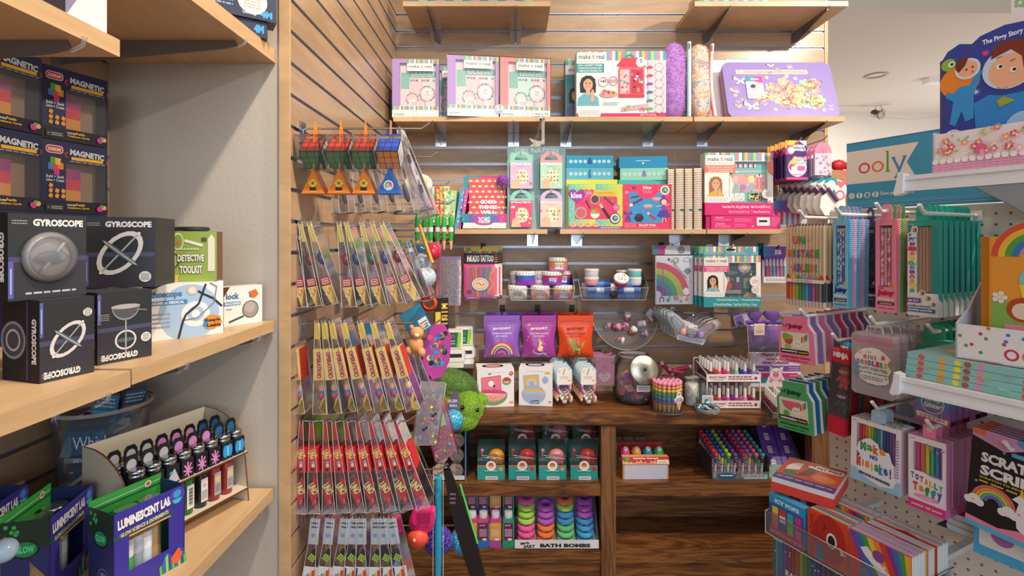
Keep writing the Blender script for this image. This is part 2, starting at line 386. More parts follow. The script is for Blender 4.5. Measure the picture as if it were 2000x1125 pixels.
MB().tube([(0, 0, 0), (.3, 0, -.03), (.5, 0, .0), (.8, 0, .02)], .0022, C('A09A92')).obj('wire', hw, (0, 0, -.08))
# ---------------------------------------------------------------- shelves on the back wall
ZA, ZB, ZC = .939, .480, .0275            # undersides
def bshelf(px0, px1, zb, yf, th, brs, label, fl=.054):
    x0, x1 = (px0-1000)/1000*yf, (px1-1000)/1000*yf
    t = thing('wall_shelf', label, 'shelf', ((x0+x1)/2, D, zb), 0, 'maple shelves on the back wall')
    cx = (x0+x1)/2; MB().box(x0-cx, yf-D, 0, x1-cx, -.001, th, SHELF()).obj('shelf_board', t, (0, 0, 0))
    for bp in brs:
        bxx = (bp-1000)/1000*D-cx; m = MB()
        vs = [(0, -.0005, -.001), (0, yf-D+.012, -.001), (0, yf-D+.012, -.009), (0, -.0005, -fl)]
        m.add([(bxx-.0013, y, z) for _, y, z in vs]+[(bxx+.0013, y, z) for _, y, z in vs], [(0, 1, 2, 3), (7, 6, 5, 4), (0, 4, 5, 1), (1, 5, 6, 2), (2, 6, 7, 3), (3, 7, 4, 0)], C('8A8D92', .25, .9))
        m.box(bxx-.024, -.003, -fl-.006, bxx+.024, -.0006, -.001, CHROME())
        m.tube([(bxx, yf-D+.0135, -.006), (bxx, yf-D-.002, -.002), (bxx, yf-D-.002, .006)], .0013, CHROME(), 6)
        m.obj('bracket', t, (0, 0, 0))
    return t
bshelf(787, 1075, ZA, 2.05, .0205, [851, 1007], 'topmost maple shelf at the left of the back wall, cut off by the photo')
bshelf(1357, 1657, ZA, 2.05, .0205, [1382, 1555], 'topmost maple shelf at the right of the back wall, cut off by the photo')
bshelf(768, 1054, ZB, 2.06, .019, [861, 1003], 'left board of the long maple shelf under the purple jewellery kits')
bshelf(1064, 1353, ZB, 2.06, .019, [1105, 1265], 'middle board of the long maple shelf under the activity tower box')
bshelf(1356, 1650, ZB, 2.06, .019, [1371, 1553], 'right board of the long maple shelf under the butterfly lap desk')
bshelf(860, 1069, ZC, 2.06, .019, [1040], 'left board of the lower maple shelf under the nail art stand', .045)
bshelf(1094, 1379, ZC, 2.06, .019, [1126, 1317], 'middle board of the lower maple shelf under the pink and yellow makeup boxes', .045)
bshelf(1381, 1560, ZC, 2.06, .019, [1413], 'right board of the lower maple shelf under the eye makeup box', .045)
# ---------------------------------------------------------------- shelves in the left alcove (boards run front to back)
def ashelf(y0, y1, zt, th, brs, label, xf=-.553):
    t = thing('alcove_shelf', label, 'shelf', (-.944, y0, zt-th), 0, 'maple shelves in the left alcove')
    MB().box(.001, 0, 0, xf+.944, y1-y0, th, SHELFY()).obj('shelf_board', t, (0, 0, 0))
    for by in brs:
        L = xf+.944-.02; y = by-y0; m = MB()
        q = [(.001, -.001), (L, -.001), (L+.006, -.012), (L-.02, -.018), (.001, -.05)]
        m.add([(x, y-.0015, z) for x, z in q]+[(x, y+.0015, z) for x, z in q], [tuple(range(5)), tuple(range(9, 4, -1))]+[(i, i+5, (i+1) % 5+5, (i+1) % 5) for i in range(5)], C('77797E', .35, .7))
        m.box(.0008, y-.012, -.07, .003, y+.012, -.001, STEEL())
        m.tube([(L+.004, y, -.014), (L+.02, y, -.006), (L+.022, y, .004)], .003, CLR('E0E4E8', .2), 6)
        m.obj('bracket', t, (0, 0, 0))
    return t
ashelf(.735, 1.198, .446, .031, [1.06], 'high alcove shelf reaching the grey wall, blue science boxes on it')
ashelf(.25, .722, .283, .024, [.66], 'nearest high alcove shelf at the top left corner of the photo')
ashelf(.745, 1.192, -.186, .024, [.87, 1.12], 'middle alcove shelf under the detective and stethoscope boxes')
ashelf(.25, .742, -.188, .024, [.70], 'middle alcove shelf nearest the camera, under the stacked gyroscope boxes')
ashelf(.35, 1.185, -.573, .025, [.78, 1.13], 'lowest alcove shelf under the luminescent lab boxes')
# ---------------------------------------------------------------- rustic counter with open compartments
ZT = -.673; YF = 2.01
ct = thing('rustic_counter', 'brown reclaimed wood counter with open compartments below the back wall', 'counter', (.36, D, -1.45))
def cpart(name, x0, y0, z0, x1, y1, z1, m): return MB().box(x0-.36, y0-D, z0+1.45, x1-.36, y1-D, z1+1.45, m, .0015 if name != 'counter_top' else .003).obj(name, ct, (0, 0, 0))
cpart('counter_top', -.50, YF-.012, ZT-.042, 1.33, D-.001, ZT, OAK())
cpart('apron', -.50, YF+.004, ZT-.0535, 1.30, YF+.03, ZT-.0425, OAK())
for x0, x1 in ((-.50, -.45), (.350, .408), (1.178, 1.262)): cpart('post', x0, YF, -1.43, x1, YF+.05, ZT-.054, OAKV())
for x0, x1 in ((-.449, .349), (.409, 1.177)):
    cpart('shelf_board', x0, YF+.006, -1.005, x1, D-.03, -.953, OAK())
    cpart('shelf_board', x0, YF+.006, -1.268, x1, D-.03, -1.218, OAK())
    cpart('lower_panel', x0, YF+.02, -1.43, x1, YF+.035, -1.269, OAK())
cpart('back_panel', -.48, D-.028, -1.43, 1.24, D-.002, ZT-.055, OAK())
cpart('divider', .37, YF+.051, -1.43, .388, D-.03, ZT-.055, OAKV())
cpart('side_panel', 1.225, YF+.051, -1.43, 1.255, D-.03, ZT-.055, OAKV())

# ================================================================ HELPERS FOR PACKAGING
def slot(px0,px1,pyt,zs,Y):return (((px0+px1)/2000-1)*Y,Y,zs),(px1-px0)/1000*Y,(470-pyt)/1000*Y-zs
def pk(w,d,h,c,side=None,top=None,b=0):
 m=MB();m.box(-w/2,0,0,w/2,d,h,c,b)
 for s,q in ((side,1),(top,2)):
  if s is None:continue
  if q == 1:m.right(0,0,d,h,w/2).r(0,0,1,1,s);m.left(0,0,d,h,-w/2).r(0,0,1,1,s)
  else:m.top(-w/2,0,w/2,d,h).r(0,0,1,1,s)
 return m,m.front(-w/2,0,w/2,h)
def pack(name,label,cat,loc,parts,rz=0,group=None,rx=0,ry=0):
 t=thing(name,label,cat,loc,rz,group,rx,ry)
 for n,m in parts:m.obj(n,t,(0,0,0))
 return t
SKIN='E2AE8E'
def girl(A,x,y,r,hair='2E2320',shirt='6FB9C6',skin=SKIN,long=1.6):
 """head-and-shoulders picture; x,y = face centre, r = face half width"""
 q=A.w/A.h
 A.p([(x-r*1.5,y-q*r*long),(x-r*1.6,y+q*r*.2),(x-r*1.2,y+q*r*1.3),(x-r*.3,y+q*r*1.75),(x+r*.6,y+q*r*1.7),(x+r*1.35,y+q*r*1.1),(x+r*1.55,y),(x+r*1.5,y-q*r*long)],hair)
 A.p([(x-r*2.1,y-q*r*4.1),(x-r*1.9,y-q*r*2.6),(x-r*.8,y-q*r*1.75),(x+r*.8,y-q*r*1.75),(x+r*1.9,y-q*r*2.5),(x+r*2.2,y-q*r*4.1)],shirt)
 A.r(x-r*.4,y-q*r*2,x+r*.4,y-q*r*.8,skin);A.c(x,y,r*.92,skin,18,ry=q*r*1.25)
 A.p([(x-r*1.0,y+q*r*.4),(x-r*.8,y+q*r*1.3),(x,y+q*r*1.6),(x+r*.85,y+q*r*1.2),(x+r,y+q*r*.3),(x+r*.45,y+q*r*1.0),(x-r*.2,y+q*r*1.1)],hair)
 for s in (-1,1):A.c(x+s*r*.38,y+q*r*.15,r*.12,'2A1A14',8);A.ln([(x+s*r*.2,y+q*r*.38),(x+s*r*.55,y+q*r*.4)],r*.08,hair)
 A.ln([(x,y),(x+r*.07,y-q*r*.3),(x-r*.08,y-q*r*.33)],r*.06,'C98E70')
 A.p([(x-r*.38,y-q*r*.5),(x,y-q*r*.58),(x+r*.38,y-q*r*.5),(x,y-q*r*.82)],'F6EDE8');A.ln([(x-r*.4,y-q*r*.49),(x,y-q*r*.56),(x+r*.4,y-q*r*.49)],r*.08,'B5483F')
 A.p([(x+r*.5,y-q*r*3.4),(x+r*.55,y-q*r*1.5),(x+r*.8,y-q*r*.9),(x+r*1.15,y-q*r*1.2),(x+r*1.2,y-q*r*3.4)],skin)
STR=['4FB0B0','B7D36A','6FB6D8','E88BA0','F3F3F0','54A0A8','F0C84C','C77FB8']
def mir(A,x,y,w,h):
 A.r(x-w/2,y-h/2,x+w/2,y+h/2,'F4F1EC',.01);[A.t(s_,x+dx*w*.88,y+h*.12,ww*w*.88,h*.42 if s_ != 'make' else h*.42,c_,.015) for s_,dx,ww,c_ in (('make',-.265,.46,'55606A'),('it',.075,.085,'D8434F'),('real',.34,.31,'55606A'))];A.t('Bringing Creativity to Life',x,y-h*.3,w*.86,h*.13,'8A8F94',0)
def bracelet(A,x,y,r,c,cols,seed=1):
 A.ring(x,y,r,r*.1,c);rnd=random.Random(seed);k=A.l
 for i in range(13):
  a=i*.483;A.l=k;A.c(x+r*.95*math.cos(a),y+r*.95*math.sin(a)*A.w/A.h,r*rnd.uniform(.09,.17),cols[i % len(cols)],7)
 A.l=k+.0001
def kit(w,h,d,edge,tint):
 """bracelet kit: coloured frame with a recess, printed insert and clear window"""
 b=MB();f=.16*w;t=.012
 b.box(-w/2,0,0,w/2,d,.13*h,'8FB5B8');b.box(-w/2,0,.93*h,w/2,d,h,edge)
 b.box(-w/2,0,.13*h,-w/2+f,d,.93*h,edge);b.box(w/2-.06*w,0,.13*h,w/2,d,.93*h,edge);b.box(-w/2+f,t,.13*h,w/2-.06*w,d,.93*h,'D9CFD2')
 A=b.front(-w/2,0,w/2,h);A.r(0,0,1,.13,'D4E4E4');A.stripes(0,.13,1,.19,STR,26);A.stripes(.32,.92,1,.995,STR,18)
 A.t('56 PCS/PZS',.15,.05,.22,.035,'4A5560',.01);bracelet(A,.5,.06,.06,'8A8F98',['9AA0A8','D0D4D8']);A.c(.8,.06,.04,'F0F0F0');A.t('8+',.8,.06,.035,.03,'556',.02) if 0 else None
 I=b.front(-w/2,0,w/2,h,t);I.r(.18,.2,.93,.9,'EBD6D8');I.r(.18,.5,.38,.78,'7FBFB4');I.r(.36,.19,.64,.72,tint);I.r(.36,.7,.94,.8,'3E9C9E');I.g(.39,.71,.9,.79,3,'E8F4F2')
 k=I.l
 for i in range(9):I.l=k;I.r(.38+i*.06,.63,.425+i*.06,.665,['4F9C98','D4708A','6B6F78','E6E0D4'][i % 4],.006)
 bracelet(I,.74,.42,.17,'6E6874',['8E8796','D6809A','C8CDD4','4FA09A'],3);I.c(.74,.43,.1,'F2ECEA');I.t('+3',.74,.45,.07,.045,'444'*2,.01);I.g(.68,.38,.8,.42,2,'999999')
 bracelet(I,.42,.33,.13,'9A8F9A',['D88AA0','7C7884','5FA8A0'],5);I.c(.45,.25,.1,'F6E8E6');I.g(.39,.22,.51,.28,3,'B08890')
 bracelet(I,.6,.24,.1,'A89AA4',['D8A0B0','B8B0BC'],6);bracelet(I,.27,.36,.08,'9BB',['8E8796','E0C8D0'],8) if 0 else None
 mir(A,.6,.86,.56,.13)
 wn=MB();wn.poly([(-w/2+f,.001,.13*h),(w/2-.06*w,.001,.13*h),(w/2-.06*w,.001,.93*h),(-w/2+f,.001,.93*h)],CLR('FFFFFF',.05,.35))
 return b,wn
# ================================================================ TOP ROW OF GOODS
Z1=ZB+.0192
b,wn=kit(.188,.237,.034,'A98CC8','F0C9CC');loc,_,_=slot(766,857,109,Z1,2.075)
GK='bracelet kits in purple boxes at the left of the top row'
k1=pack('bracelet_kit','purple bracelet kit with clear window, leftmost and foremost on the long shelf','craft kit',loc,[('box_body',b),('window',wn)],R(2),GK)
dup(k1,(loc[0]-.006,loc[1]+.038,Z1),R(1),'purple bracelet kit directly behind the leftmost one, only its left edge showing',GK)
dup(k1,(loc[0]-.012,loc[1]+.076,Z1),R(-1),'purple bracelet kit at the back of the leftmost row, against the grooved wall',GK)
b,wn=kit(.205,.243,.036,'A98CC8','F0C9CC');b2,wn2=kit(.205,.243,.036,'E58C8E','C4E4DC')
dk=thing('double_bracelet_kit','shrink-wrapped pair of bracelet kits, one purple and one coral, marked 2 in 1','craft kit',(-.052,2.068,Z1),R(7))
for o_,bb,ww in ((-.105,b,wn),(.107,b2,wn2)):bb.obj('box_body',dk,(o_,0,0));ww.obj('window',dk,(o_,0,0))
m=MB();m.box(-.211,-.0025,-.0002,.2125,.0385,.2455,CLR('FFFFFF',.03,.3,.04));A=m.front(-.211,0,.2125,.245,-.0027)
A.c(.5,.13,.045,'C9D3D6');A.c(.5,.13,.038,'9FB2B8');A.t('2-1',.5,.14,.06,.07,'FFFFFF',.03);A.r(.82,.03,.99,.12,'F0EDE6');A.t('make it real',.905,.075,.14,.045,'55606A',.01)
m.obj('shrink_wrap',dk,(0,0,0))
dup(k1,(-.262,2.165,Z1),R(0),'purple bracelet kit behind the shrink-wrapped pair, its purple edge showing',GK)
# activity tower
loc,w,h=slot(1126,1300,100,Z1,2.075)
def tower(w,h):
 m,A=pk(w,.07,h,'EEF3F2','DCE6E8');A.stripes(0,.86,1,1,STR,30);A.r(0,0,1,.065,'E0286C');A.r(0,.68,.31,.82,'2F9C9C')
 for i,s in enumerate(('5-IN-1 ACTIVITY TOWER',"TOUR D'ACTIVITES 5 EN 1",'TORRE DE ACTIVIDADES 5 EN 1')):A.t(s,.155,.79-i*.042,.27,.028,'FFFFFF',.02)
 mir(A,.17,.9,.33,.17);girl(A,.13,.5,.058);A.r(.02,.01,.27,.13,'F7F4F2',.02);A.g(.04,.03,.25,.11,4,'B8A8A8')
 A.ring(.3,.535,.055,.006,'D06060');A.t('+41',.3,.55,.06,.04,'333333',.02);A.ring(.41,.55,.052,.007,'D06060');A.g(.37,.52,.45,.58,4,'C08080')
 A.p([(.45,.78),(.52,.9),(.69,.9),(.78,.76),(.6,.72)],'D23A4C');A.ring(.6,.89,.05,.02,'2F9C9C',a0=0,a1=180);A.r(.47,.32,.76,.76,'E3607A',.03)
 A.r(.49,.36,.59,.72,'F2C7CE');A.r(.61,.36,.74,.72,'C83048');A.dots(.5,.38,.58,.7,16,.014,['F2C23C','F08050','58A8D0','E85A8A']);A.dots(.62,.38,.73,.7,12,.015,['5A2030','F0F0F0','F2C23C','60B0D0'],3)
 A.r(.47,.3,.76,.35,'D23A4C');A.c(.72,.83,.055,'FFFFFF');A.t('5',.72,.85,.035,.06,'555555',.02);A.c(.36,.35,.1,'F0A0A8',ry=.05);A.dots(.28,.35,.44,.4,10,.02,['F2C23C','B080C8','E85A6A'])
 A.p([(.5,.09),(.8,.14),(.8,.21),(.51,.16)],'F0B0B4');A.dots(.53,.11,.78,.17,14,.014,['7FBF80','E0689A','F2D060','80B8D8']);A.g(.3,.18,.47,.24,3,'9AC8D0');A.r(.8,.07,1,.86,'D8D4DC')
 k=A.l
 for i in range(6):
  y=.77-i*.125;A.l=k;A.c(.82,y-.02,.035,['D8405A','D8405A','8A5AB0','3A78C0','2F9C9C','70B84C'][i],ry=.025)
  bracelet(A,.92,y-.02,.05,['B03050','2F8C8C','5A5AA0','C04060','8A3060','2F9C9C'][i],['D8A0B0','E8E0D0','70A8C0'],i)
 A.t('500 PCS/PZS',.8,.035,.18,.035,'F8C0D0',.01);return m
t1=pack('activity_tower_box','large white craft box with a red tower, a smiling dark-haired girl and striped top edge','craft kit',loc,[('box_body',tower(w,h))],R(-1))
loc2,w2,h2=slot(1104,1240,115,Z1,2.16)
m,A=pk(w2,.06,h2,'4E8E96','3E7E86');A.stripes(0,.9,1,1,STR,24);A.r(0,.75,1,.9,'E6E8E6');A.t('make it real',.3,.83,.5,.06,'55606A',.01);A.r(0,.6,1,.75,'2F8C90');girl(A,.16,.42,.07,'2E2320','5A6A90');A.r(.0,0,1,.06,'C8D0D4')
pack('activity_box','teal craft box mostly hidden behind the activity tower box','craft kit',loc2,[('box_body',m)])
# plush pencil cases
def plush(w,d,h,mat,seed,bow):
 m=MB();rnd=random.Random(seed)
 def f(a,t):return (abs(math.cos(a))**.35+abs(math.sin(a))**.35)*.62*(1+.05*math.sin(3*a+seed)+.04*math.sin(5*t+seed*2))
 vs=[];seg=28;rings=20
 for j in range(rings+1):
  t=j/rings;z=h*t;k=(1-abs(2*t-1)**5)**.5 if 0 < t < 1 else .02
  for i in range(seg):
   a=2*PI*i/seg;ca,sa=math.cos(a),math.sin(a);e=.72
   x=w/2*k*math.copysign(abs(ca)**e,ca)*(1+.06*math.sin(9*t+seed));y=d/2*k*math.copysign(abs(sa)**e,sa)
   x += bow*math.sin(PI*t) + rnd.uniform(-1,1)*.0008
   vs.append((x,y+d/2,z))
 m.add(vs,[(j*seg+i,j*seg+(i+1) % seg,(j+1)*seg+(i+1) % seg,(j+1)*seg+i) for j in range(rings) for i in range(seg)],mat,True)
 fv=[];ff=[]
 for _ in range(5200):
  j=rnd.randrange(1,rings);i=rnd.randrange(seg);p=V(*vs[j*seg+i]);q=V(*vs[j*seg+(i+1) % seg]);r=V(*vs[(j+1 if j < rings else j)*seg+i])
  u,v=rnd.random(),rnd.random();s=p+(q-p)*u+(r-p)*v;n=(q-p).cross(r-p).normalized()
  t=(n+V(rnd.uniform(-.7,.7),rnd.uniform(-.7,.7),rnd.uniform(-.9,.5))).normalized();a=n.cross(t).normalized()*.0013
  k=len(fv);fv += [s-a,s+a,s+t*rnd.uniform(.004,.008)];ff.append((k,k+1,k+2))
 m.add(fv,ff,mat);return m
LAV=TIE('lavender_plush',[(0,'A970C8'),(.5,'BC86D6'),(1,'D3A6E4')],20);DYE=TIE('tie_dye_plush',[(.3,'F4E9DC'),(.42,'EFC9A4'),(.5,'F1E4DA'),(.57,'B9C4D8'),(.64,'E8B088'),(.75,'F5ECE4')],16)
def zipper(h,c1,c2,bow):
 m=MB()
 for k,(c,dx) in enumerate(((c1,-.0045),(c2,.0045))):
  m.tube([(dx+bow*math.sin(PI*t/8),-.002-.0*t,.006+(h-.006)*t/8) for t in range(9)],.004,c,6)
 m.tube([(bow*math.sin(PI*t/8),-.0045,.006+(h-.006)*t/8) for t in range(9)],.0022,'F4F4F4',6);return m
pack('plush_pencil_case','fluffy lavender zip pencil case standing upright on the long shelf','pencil case',(.668,2.075,Z1),[('fabric_body',plush(.100,.085,.318,LAV,2,-.006))]).rotation_euler.z=0
pc=[o for o in bpy.data.objects if o.get('category') == 'pencil case'][0];zo=zipper(.31,'8CC4CC','DCE8EC',0).obj('zipper',pc,(.052,.01,0));MB().box(-.003,-.009,.28,.003,-.0062,.302,CHROME(),.001).obj('zipper_pull',zo,(0,0,0))
pc=pack('plush_pencil_case','fluffy tie-dye zip pencil case in cream, orange and blue, beside the lavender one','pencil case',(.778,2.075,Z1),[('fabric_body',plush(.086,.085,.31,DYE,5,-.002))],R(-4),ry=R(-2))
zo=zipper(.30,'E86A5E','F4EDE8',-.012).obj('zipper',pc,(.046,.012,0));MB().box(-.006,-.009,.27,.0,-.0062,.292,CHROME(),.001).obj('zipper_pull',zo,(0,0,0))
# lap desks
def slab(w,h,d,c,r=.03,edge=None):
 m=MB();out=[]
 for cx,cz,a0 in ((w/2-r,h-r,0),(-w/2+r,h-r,90),(-w/2+r,r,180),(w/2-r,r,270)):
  for k in range(6):a=R(a0+k*18);out.append((cx+r*math.cos(a),cz+r*math.sin(a)))
 m.prism(out,0,d*.35,c);m.prism([(x*.985,h*.0+z*.985+h*.006) for x,z in out],d*.35,d,edge or c);return m,m.front(-w/2,0,w/2,h)
m,A=slab(.455,.262,.04,'9482C8',.03,'D79AC0');rnd=random.Random(5)
A.r(.12,.78,.78,.86,'F6C9C4',.012);A.r(.14,.80,.76,.84,'E9AFA8',.006)
A.dots(.46,.22,.84,.66,34,.038,['F09AA8','F6B98C','F2DD86','C3E3A6','F7C0CE','A4DCCB'],4,'f');A.dots(.25,.3,.45,.6,9,.03,['F09AA8','F6B98C','C3E3A6'],4,'f');A.dots(.05,.1,.95,.95,26,.017,['DCD2F4','6C6AA8','B8EBC0','F49AA4','FFFFFF'],7,'b');A.dots(.05,.06,.95,.94,16,.012,['F49AA4','FFFFFF','F8D080'],9,'f')
for x,y,r,c in ((.15,.66,.055,'FFFFFF'),(.22,.2,.06,'FFFFFF'),(.1,.2,.03,'F8C8B0'),(.84,.6,.04,'F09090'),(.52,.4,.035,'C8A0DC'),(.8,.3,.035,'DCE898'),(.45,.93,.03,'FFFFFF')):
 k=A.l;A.dots(x,y,x,y,1,r*1.13,['2E2A44'],1,'b');A.l=k+.00007;A.dots(x,y,x,y,1,r,[c],1,'b')
for x,y in ((.86,.12),(.62,.9),(.1,.45)):
 for a in range(10):A.ln([(x,y),(x+.035*math.cos(a*.628),y+.06*math.sin(a*.628))],.003,'E9E2FA')
ld=pack('lap_desk','purple lap desk printed with butterflies and flowers, leaning at the right of the long shelf','lap desk',(.975*.93+.185,2.12,Z1+.003),[('desk_board',m)],rx=R(-17),ry=R(0))
ld.location=W((1.11,2.082,Z1+.002))
m=MB();m.box(-.035,0,0,.035,.003,.105,'EFEFEF');A=m.front(-.035,0,.035,.105);A.r(0,.78,1,1,'2E9CB0');A.p([(.5,.78),(1,.7),(1,1),(.5,1)],'D8408C');A.t('3C4G',.55,.88,.5,.09,'FFFFFF',.04)
A.p([(.1,.4),(.6,.32),(.9,.48),(.4,.56)],'C9B8E4');A.p([(.2,.52),(.45,.46),(.6,.6),(.36,.66)],'3A3A44');A.ring(.75,.62,.15,.02,'888888');A.g(.15,.12,.8,.22,3,'999999');A.c(.85,.1,.05,'D8405A')
m.obj('care_card',ld,(-.105,-.004,.085))
m,A=slab(.40,.29,.03,'EFE4EC',.03,'E4D4E0');A.dots(.05,.7,.95,.97,30,.006,['8A8A98','C8A8D0','A8D8D8']);
ld2=pack('lap_desk','pale pink speckled lap desk behind the purple one','lap desk',(1.03,2.165,Z1+.002),[('desk_board',m)],rx=R(-12))
MB().tube([(-.05,0,0),(-.045,0,.012),(.045,0,.012),(.05,0,0)],.006,'9CD8CC',8).obj('handle',ld2,(-.05,.015,.289))
# slivers of goods on the topmost shelves
for i,(a,b_,c,lb) in enumerate(((800,1040,'2F8CA0','teal box lying flat on the topmost left shelf'),(1365,1500,'3E86A8','blue box lying flat on the topmost right shelf'))):
 (x,_,_),w,_=slot(a,b_,0,.96,2.07);m,A=pk(w,.12,.05,c,'D8D8D0');A.stripes(0,0,1,.3,[c,'7CC0CC',c,'B090C0'],14);A.r(.1,.35,.9,.9,'E4ECEC',.01);A.g(.15,.42,.85,.8,3,'7A8A94')
 pack('flat_box',lb,'box',(x,2.07,ZA+.0208),[('box_body',m)])

# ================================================================ MIDDLE SHELF ROW
Z2=ZC+.0192;Y2=2.068
NTH=['frontmost','second from the front','third from the front','fourth from the front','fifth from the front','sixth from the front','seventh from the front','eighth from the front','ninth from the front','tenth from the front','eleventh from the front','twelfth from the front']
def series(root,n,step,lab,group,wob=0,seed=1):
 rnd=random.Random(seed);root['label']=lab % NTH[0];root['group']=group;tr=tree(root);l0=root.location.copy()
 rots=root.rotation_euler.copy()
 for i in range(1,n):
  r=dup(root,(l0.x+step[0]*i,l0.y+step[1]*i,l0.z+step[2]*i-EYE),None,lab % NTH[i],group,kk=tr)
  r.rotation_euler=(rots.x,rots.y+rnd.uniform(-wob,wob),rots.z)
RB=['E23A3A','F08A2C','F4D03C','58B04C','3C8AD0','7A4AB0']
# leaning books at the left end
for i,(a,b_,pt,c,lb,ry) in enumerate(((874,886,372,'A8D8A0','pale green patterned activity book at the left end of the lower shelf',5),(887,896,366,'5C9CD0','blue activity book with white clouds leaning beside the journal display',9),(897,903,368,'D858A8','thin magenta activity book leaning against the journal display',9))):
 loc,w,h=slot(a,b_,pt,Z2,Y2);m,A=pk(w,.15,h,c,c);A.dots(.15,.05,.85,.95,14,.16,['FFFFFF','F4E060','E05A5A'][i:] + ['FFFFFF'],i+1)
 sp=MB();sp.box(-w/2+.002,.003,h-.0008,w/2-.002,.147,h+.0004,'F4F2EA')
 pack('activity_book',lb,'book',loc,[('cover',m),('pages',sp)],ry=R(ry))
# journal display box
loc,w,h=slot(901,990,338,Z2,Y2)
m=MB();m.box(-w/2,.0,0,w/2,.1,.003,'EEEAE4');m.box(-w/2,0,.0,w/2,.003,.062,'F1EDE6')
for s in (-1,1):m.prism([(0,0)]*0 or [(s*w/2-.0015,0),(s*w/2+.0015,0),(s*w/2+.0015,.08),(s*w/2-.0015,.08)],0,.1,'2F9CA8')
m.box(-w/2,.097,0,w/2,.1,h,'2E9CA8')
A=m.front(-w/2,0,w/2,h,.097);A.p([(.3,.8),(1,.7),(1,1),(.4,1)],'D84890')
A=m.front(-w/2,0,w/2,.062);A.stripes(0,.42,1,1,['2E9CA8','3C8CB0','6C68B4','9C54B0','C44A9C','DC3C88'],12);A.c(.5,.44,.2,'C44A9C',16,180,360,.2);A.t('3C4G',.5,.62,.25,.34,'FFFFFF',.04);A.g(.4,.38,.6,.46,1,'FFFFFF');A.dots(.03,.05,.97,.36,14,.012,['D84890','2E9CA8','555555'],3,'s');A.dots(.03,.5,.97,.95,10,.01,['FFFFFF'],5,'s')
jd=pack('journal_display_box','teal and magenta cardboard counter display holding a rainbow journal','display box',loc,[('box_body',m)])
w2,h2=.148,.205
m,A=pk(w2,.022,h2,'E0507A','F4F2EC')
for j in range(8):
 for i in range(6):
  x=.08+i*.17+(j % 2)*.085-.03;y=.985-j*.105;k=A.l
  for q,c in enumerate(('E23A5A','F08A2C','F4D03C','58B04C','3C6AC0','FFFFFF')):
   if x < .99:A.ring(min(x,.95),y-.07,.09-q*.013,.013,c,8,0,180)
  A.c(min(x,.95),y-.055,.022,'FFFFFF',8);A.l=k+.00002
A.l += .0006
for i,s in enumerate(('GOOD','THINGS','WILL','HAPPEN')):A.t(s,.52,.52-i*.105,.42+.08*(i % 2),.085,'D8506A',.09);A.t(s,.52,.522-i*.105,.42+.08*(i % 2),.08,'FFFFFF',.045)
A.r(.12,.0,.9,.14,'9C54B0');A.t('3C4G',.3,.08,.26,.09,'FFFFFF',.04);A.r(.5,.02,.95,.16,'F2EEE8')
sp=MB()
for i in range(22):sp.lathe([(.0062,-.0007),(.0062,.0007)],'3A3028',8,(-w2/2,.006,.012+i*.0088),cap=False)
pm=MB();pm.ball((0,0,0),.019,.019,.019,'C070D0').fur((0,0,0),(.019,.019,.019),1500,.008,'C77BD8',3,.0012,0)
jn=pack('spiral_journal','spiral journal with rainbow arches and the words good things will happen, in the teal display','notebook',(loc[0]+.012,Y2+.012,Z2+.004),[('cover',m),('spiral_binding',sp)])
po=pm.obj('pompom',jn,(.062,-.012,.194));MB().tube([(-.002,.012,-.024),(.008,.004,-.054),(.012,.006,-.094),(.006,.006,-.164)],.0012,'6A5A60',5).obj('charm_cord',po,(0,0,0))
# nail art stand
loc,w,h=slot(991,1105,286,Z2,Y2+.01)
m=MB();r=.012;m.prism([(-w/2,0),(w/2,0),(w/2,h-r),(w/2-r*.3,h-r*.3),(w/2-r,h),(-w/2+r,h),(-w/2+r*.3,h-r*.3),(-w/2,h-r)],.0,.008,'6E8E96')
A=m.front(-w/2,0,w/2,h);A.p([(0,.0),(.04,0),(.5,.0),(.46,.45),(.0,.5)],'8FC4BC');A.p([(.0,.55),(.45,.5),(.44,.9),(.06,.93),(0,.82)],'8FC4BC');A.p([(.56,.9),(.97,.9),(.97,.1),(.9,0),(.55,.0),(.52,.4),(.6,.6)],'7FA6AC');A.t('GIRL NATION',.5,.952,.74,.055,'A8B8BC',.02)
dv=MB();dv.prism([(-.03,.002),(-.012,.0),(.012,-.003),(.022,.012),(.034,.028),(.026,.03),(.02,.024),(.008,.022),(-.004,.026),(-.03,.034),(-.022,.022),(-.012,.012)],.002,.006,'B9B4B0')
st=pack('nail_art_stand','grey-teal card stand topped by a dove, holding four nail art packs','display stand',loc,[('back_board',m)]);dv.obj('dove_emblem',st,(0,0,h))
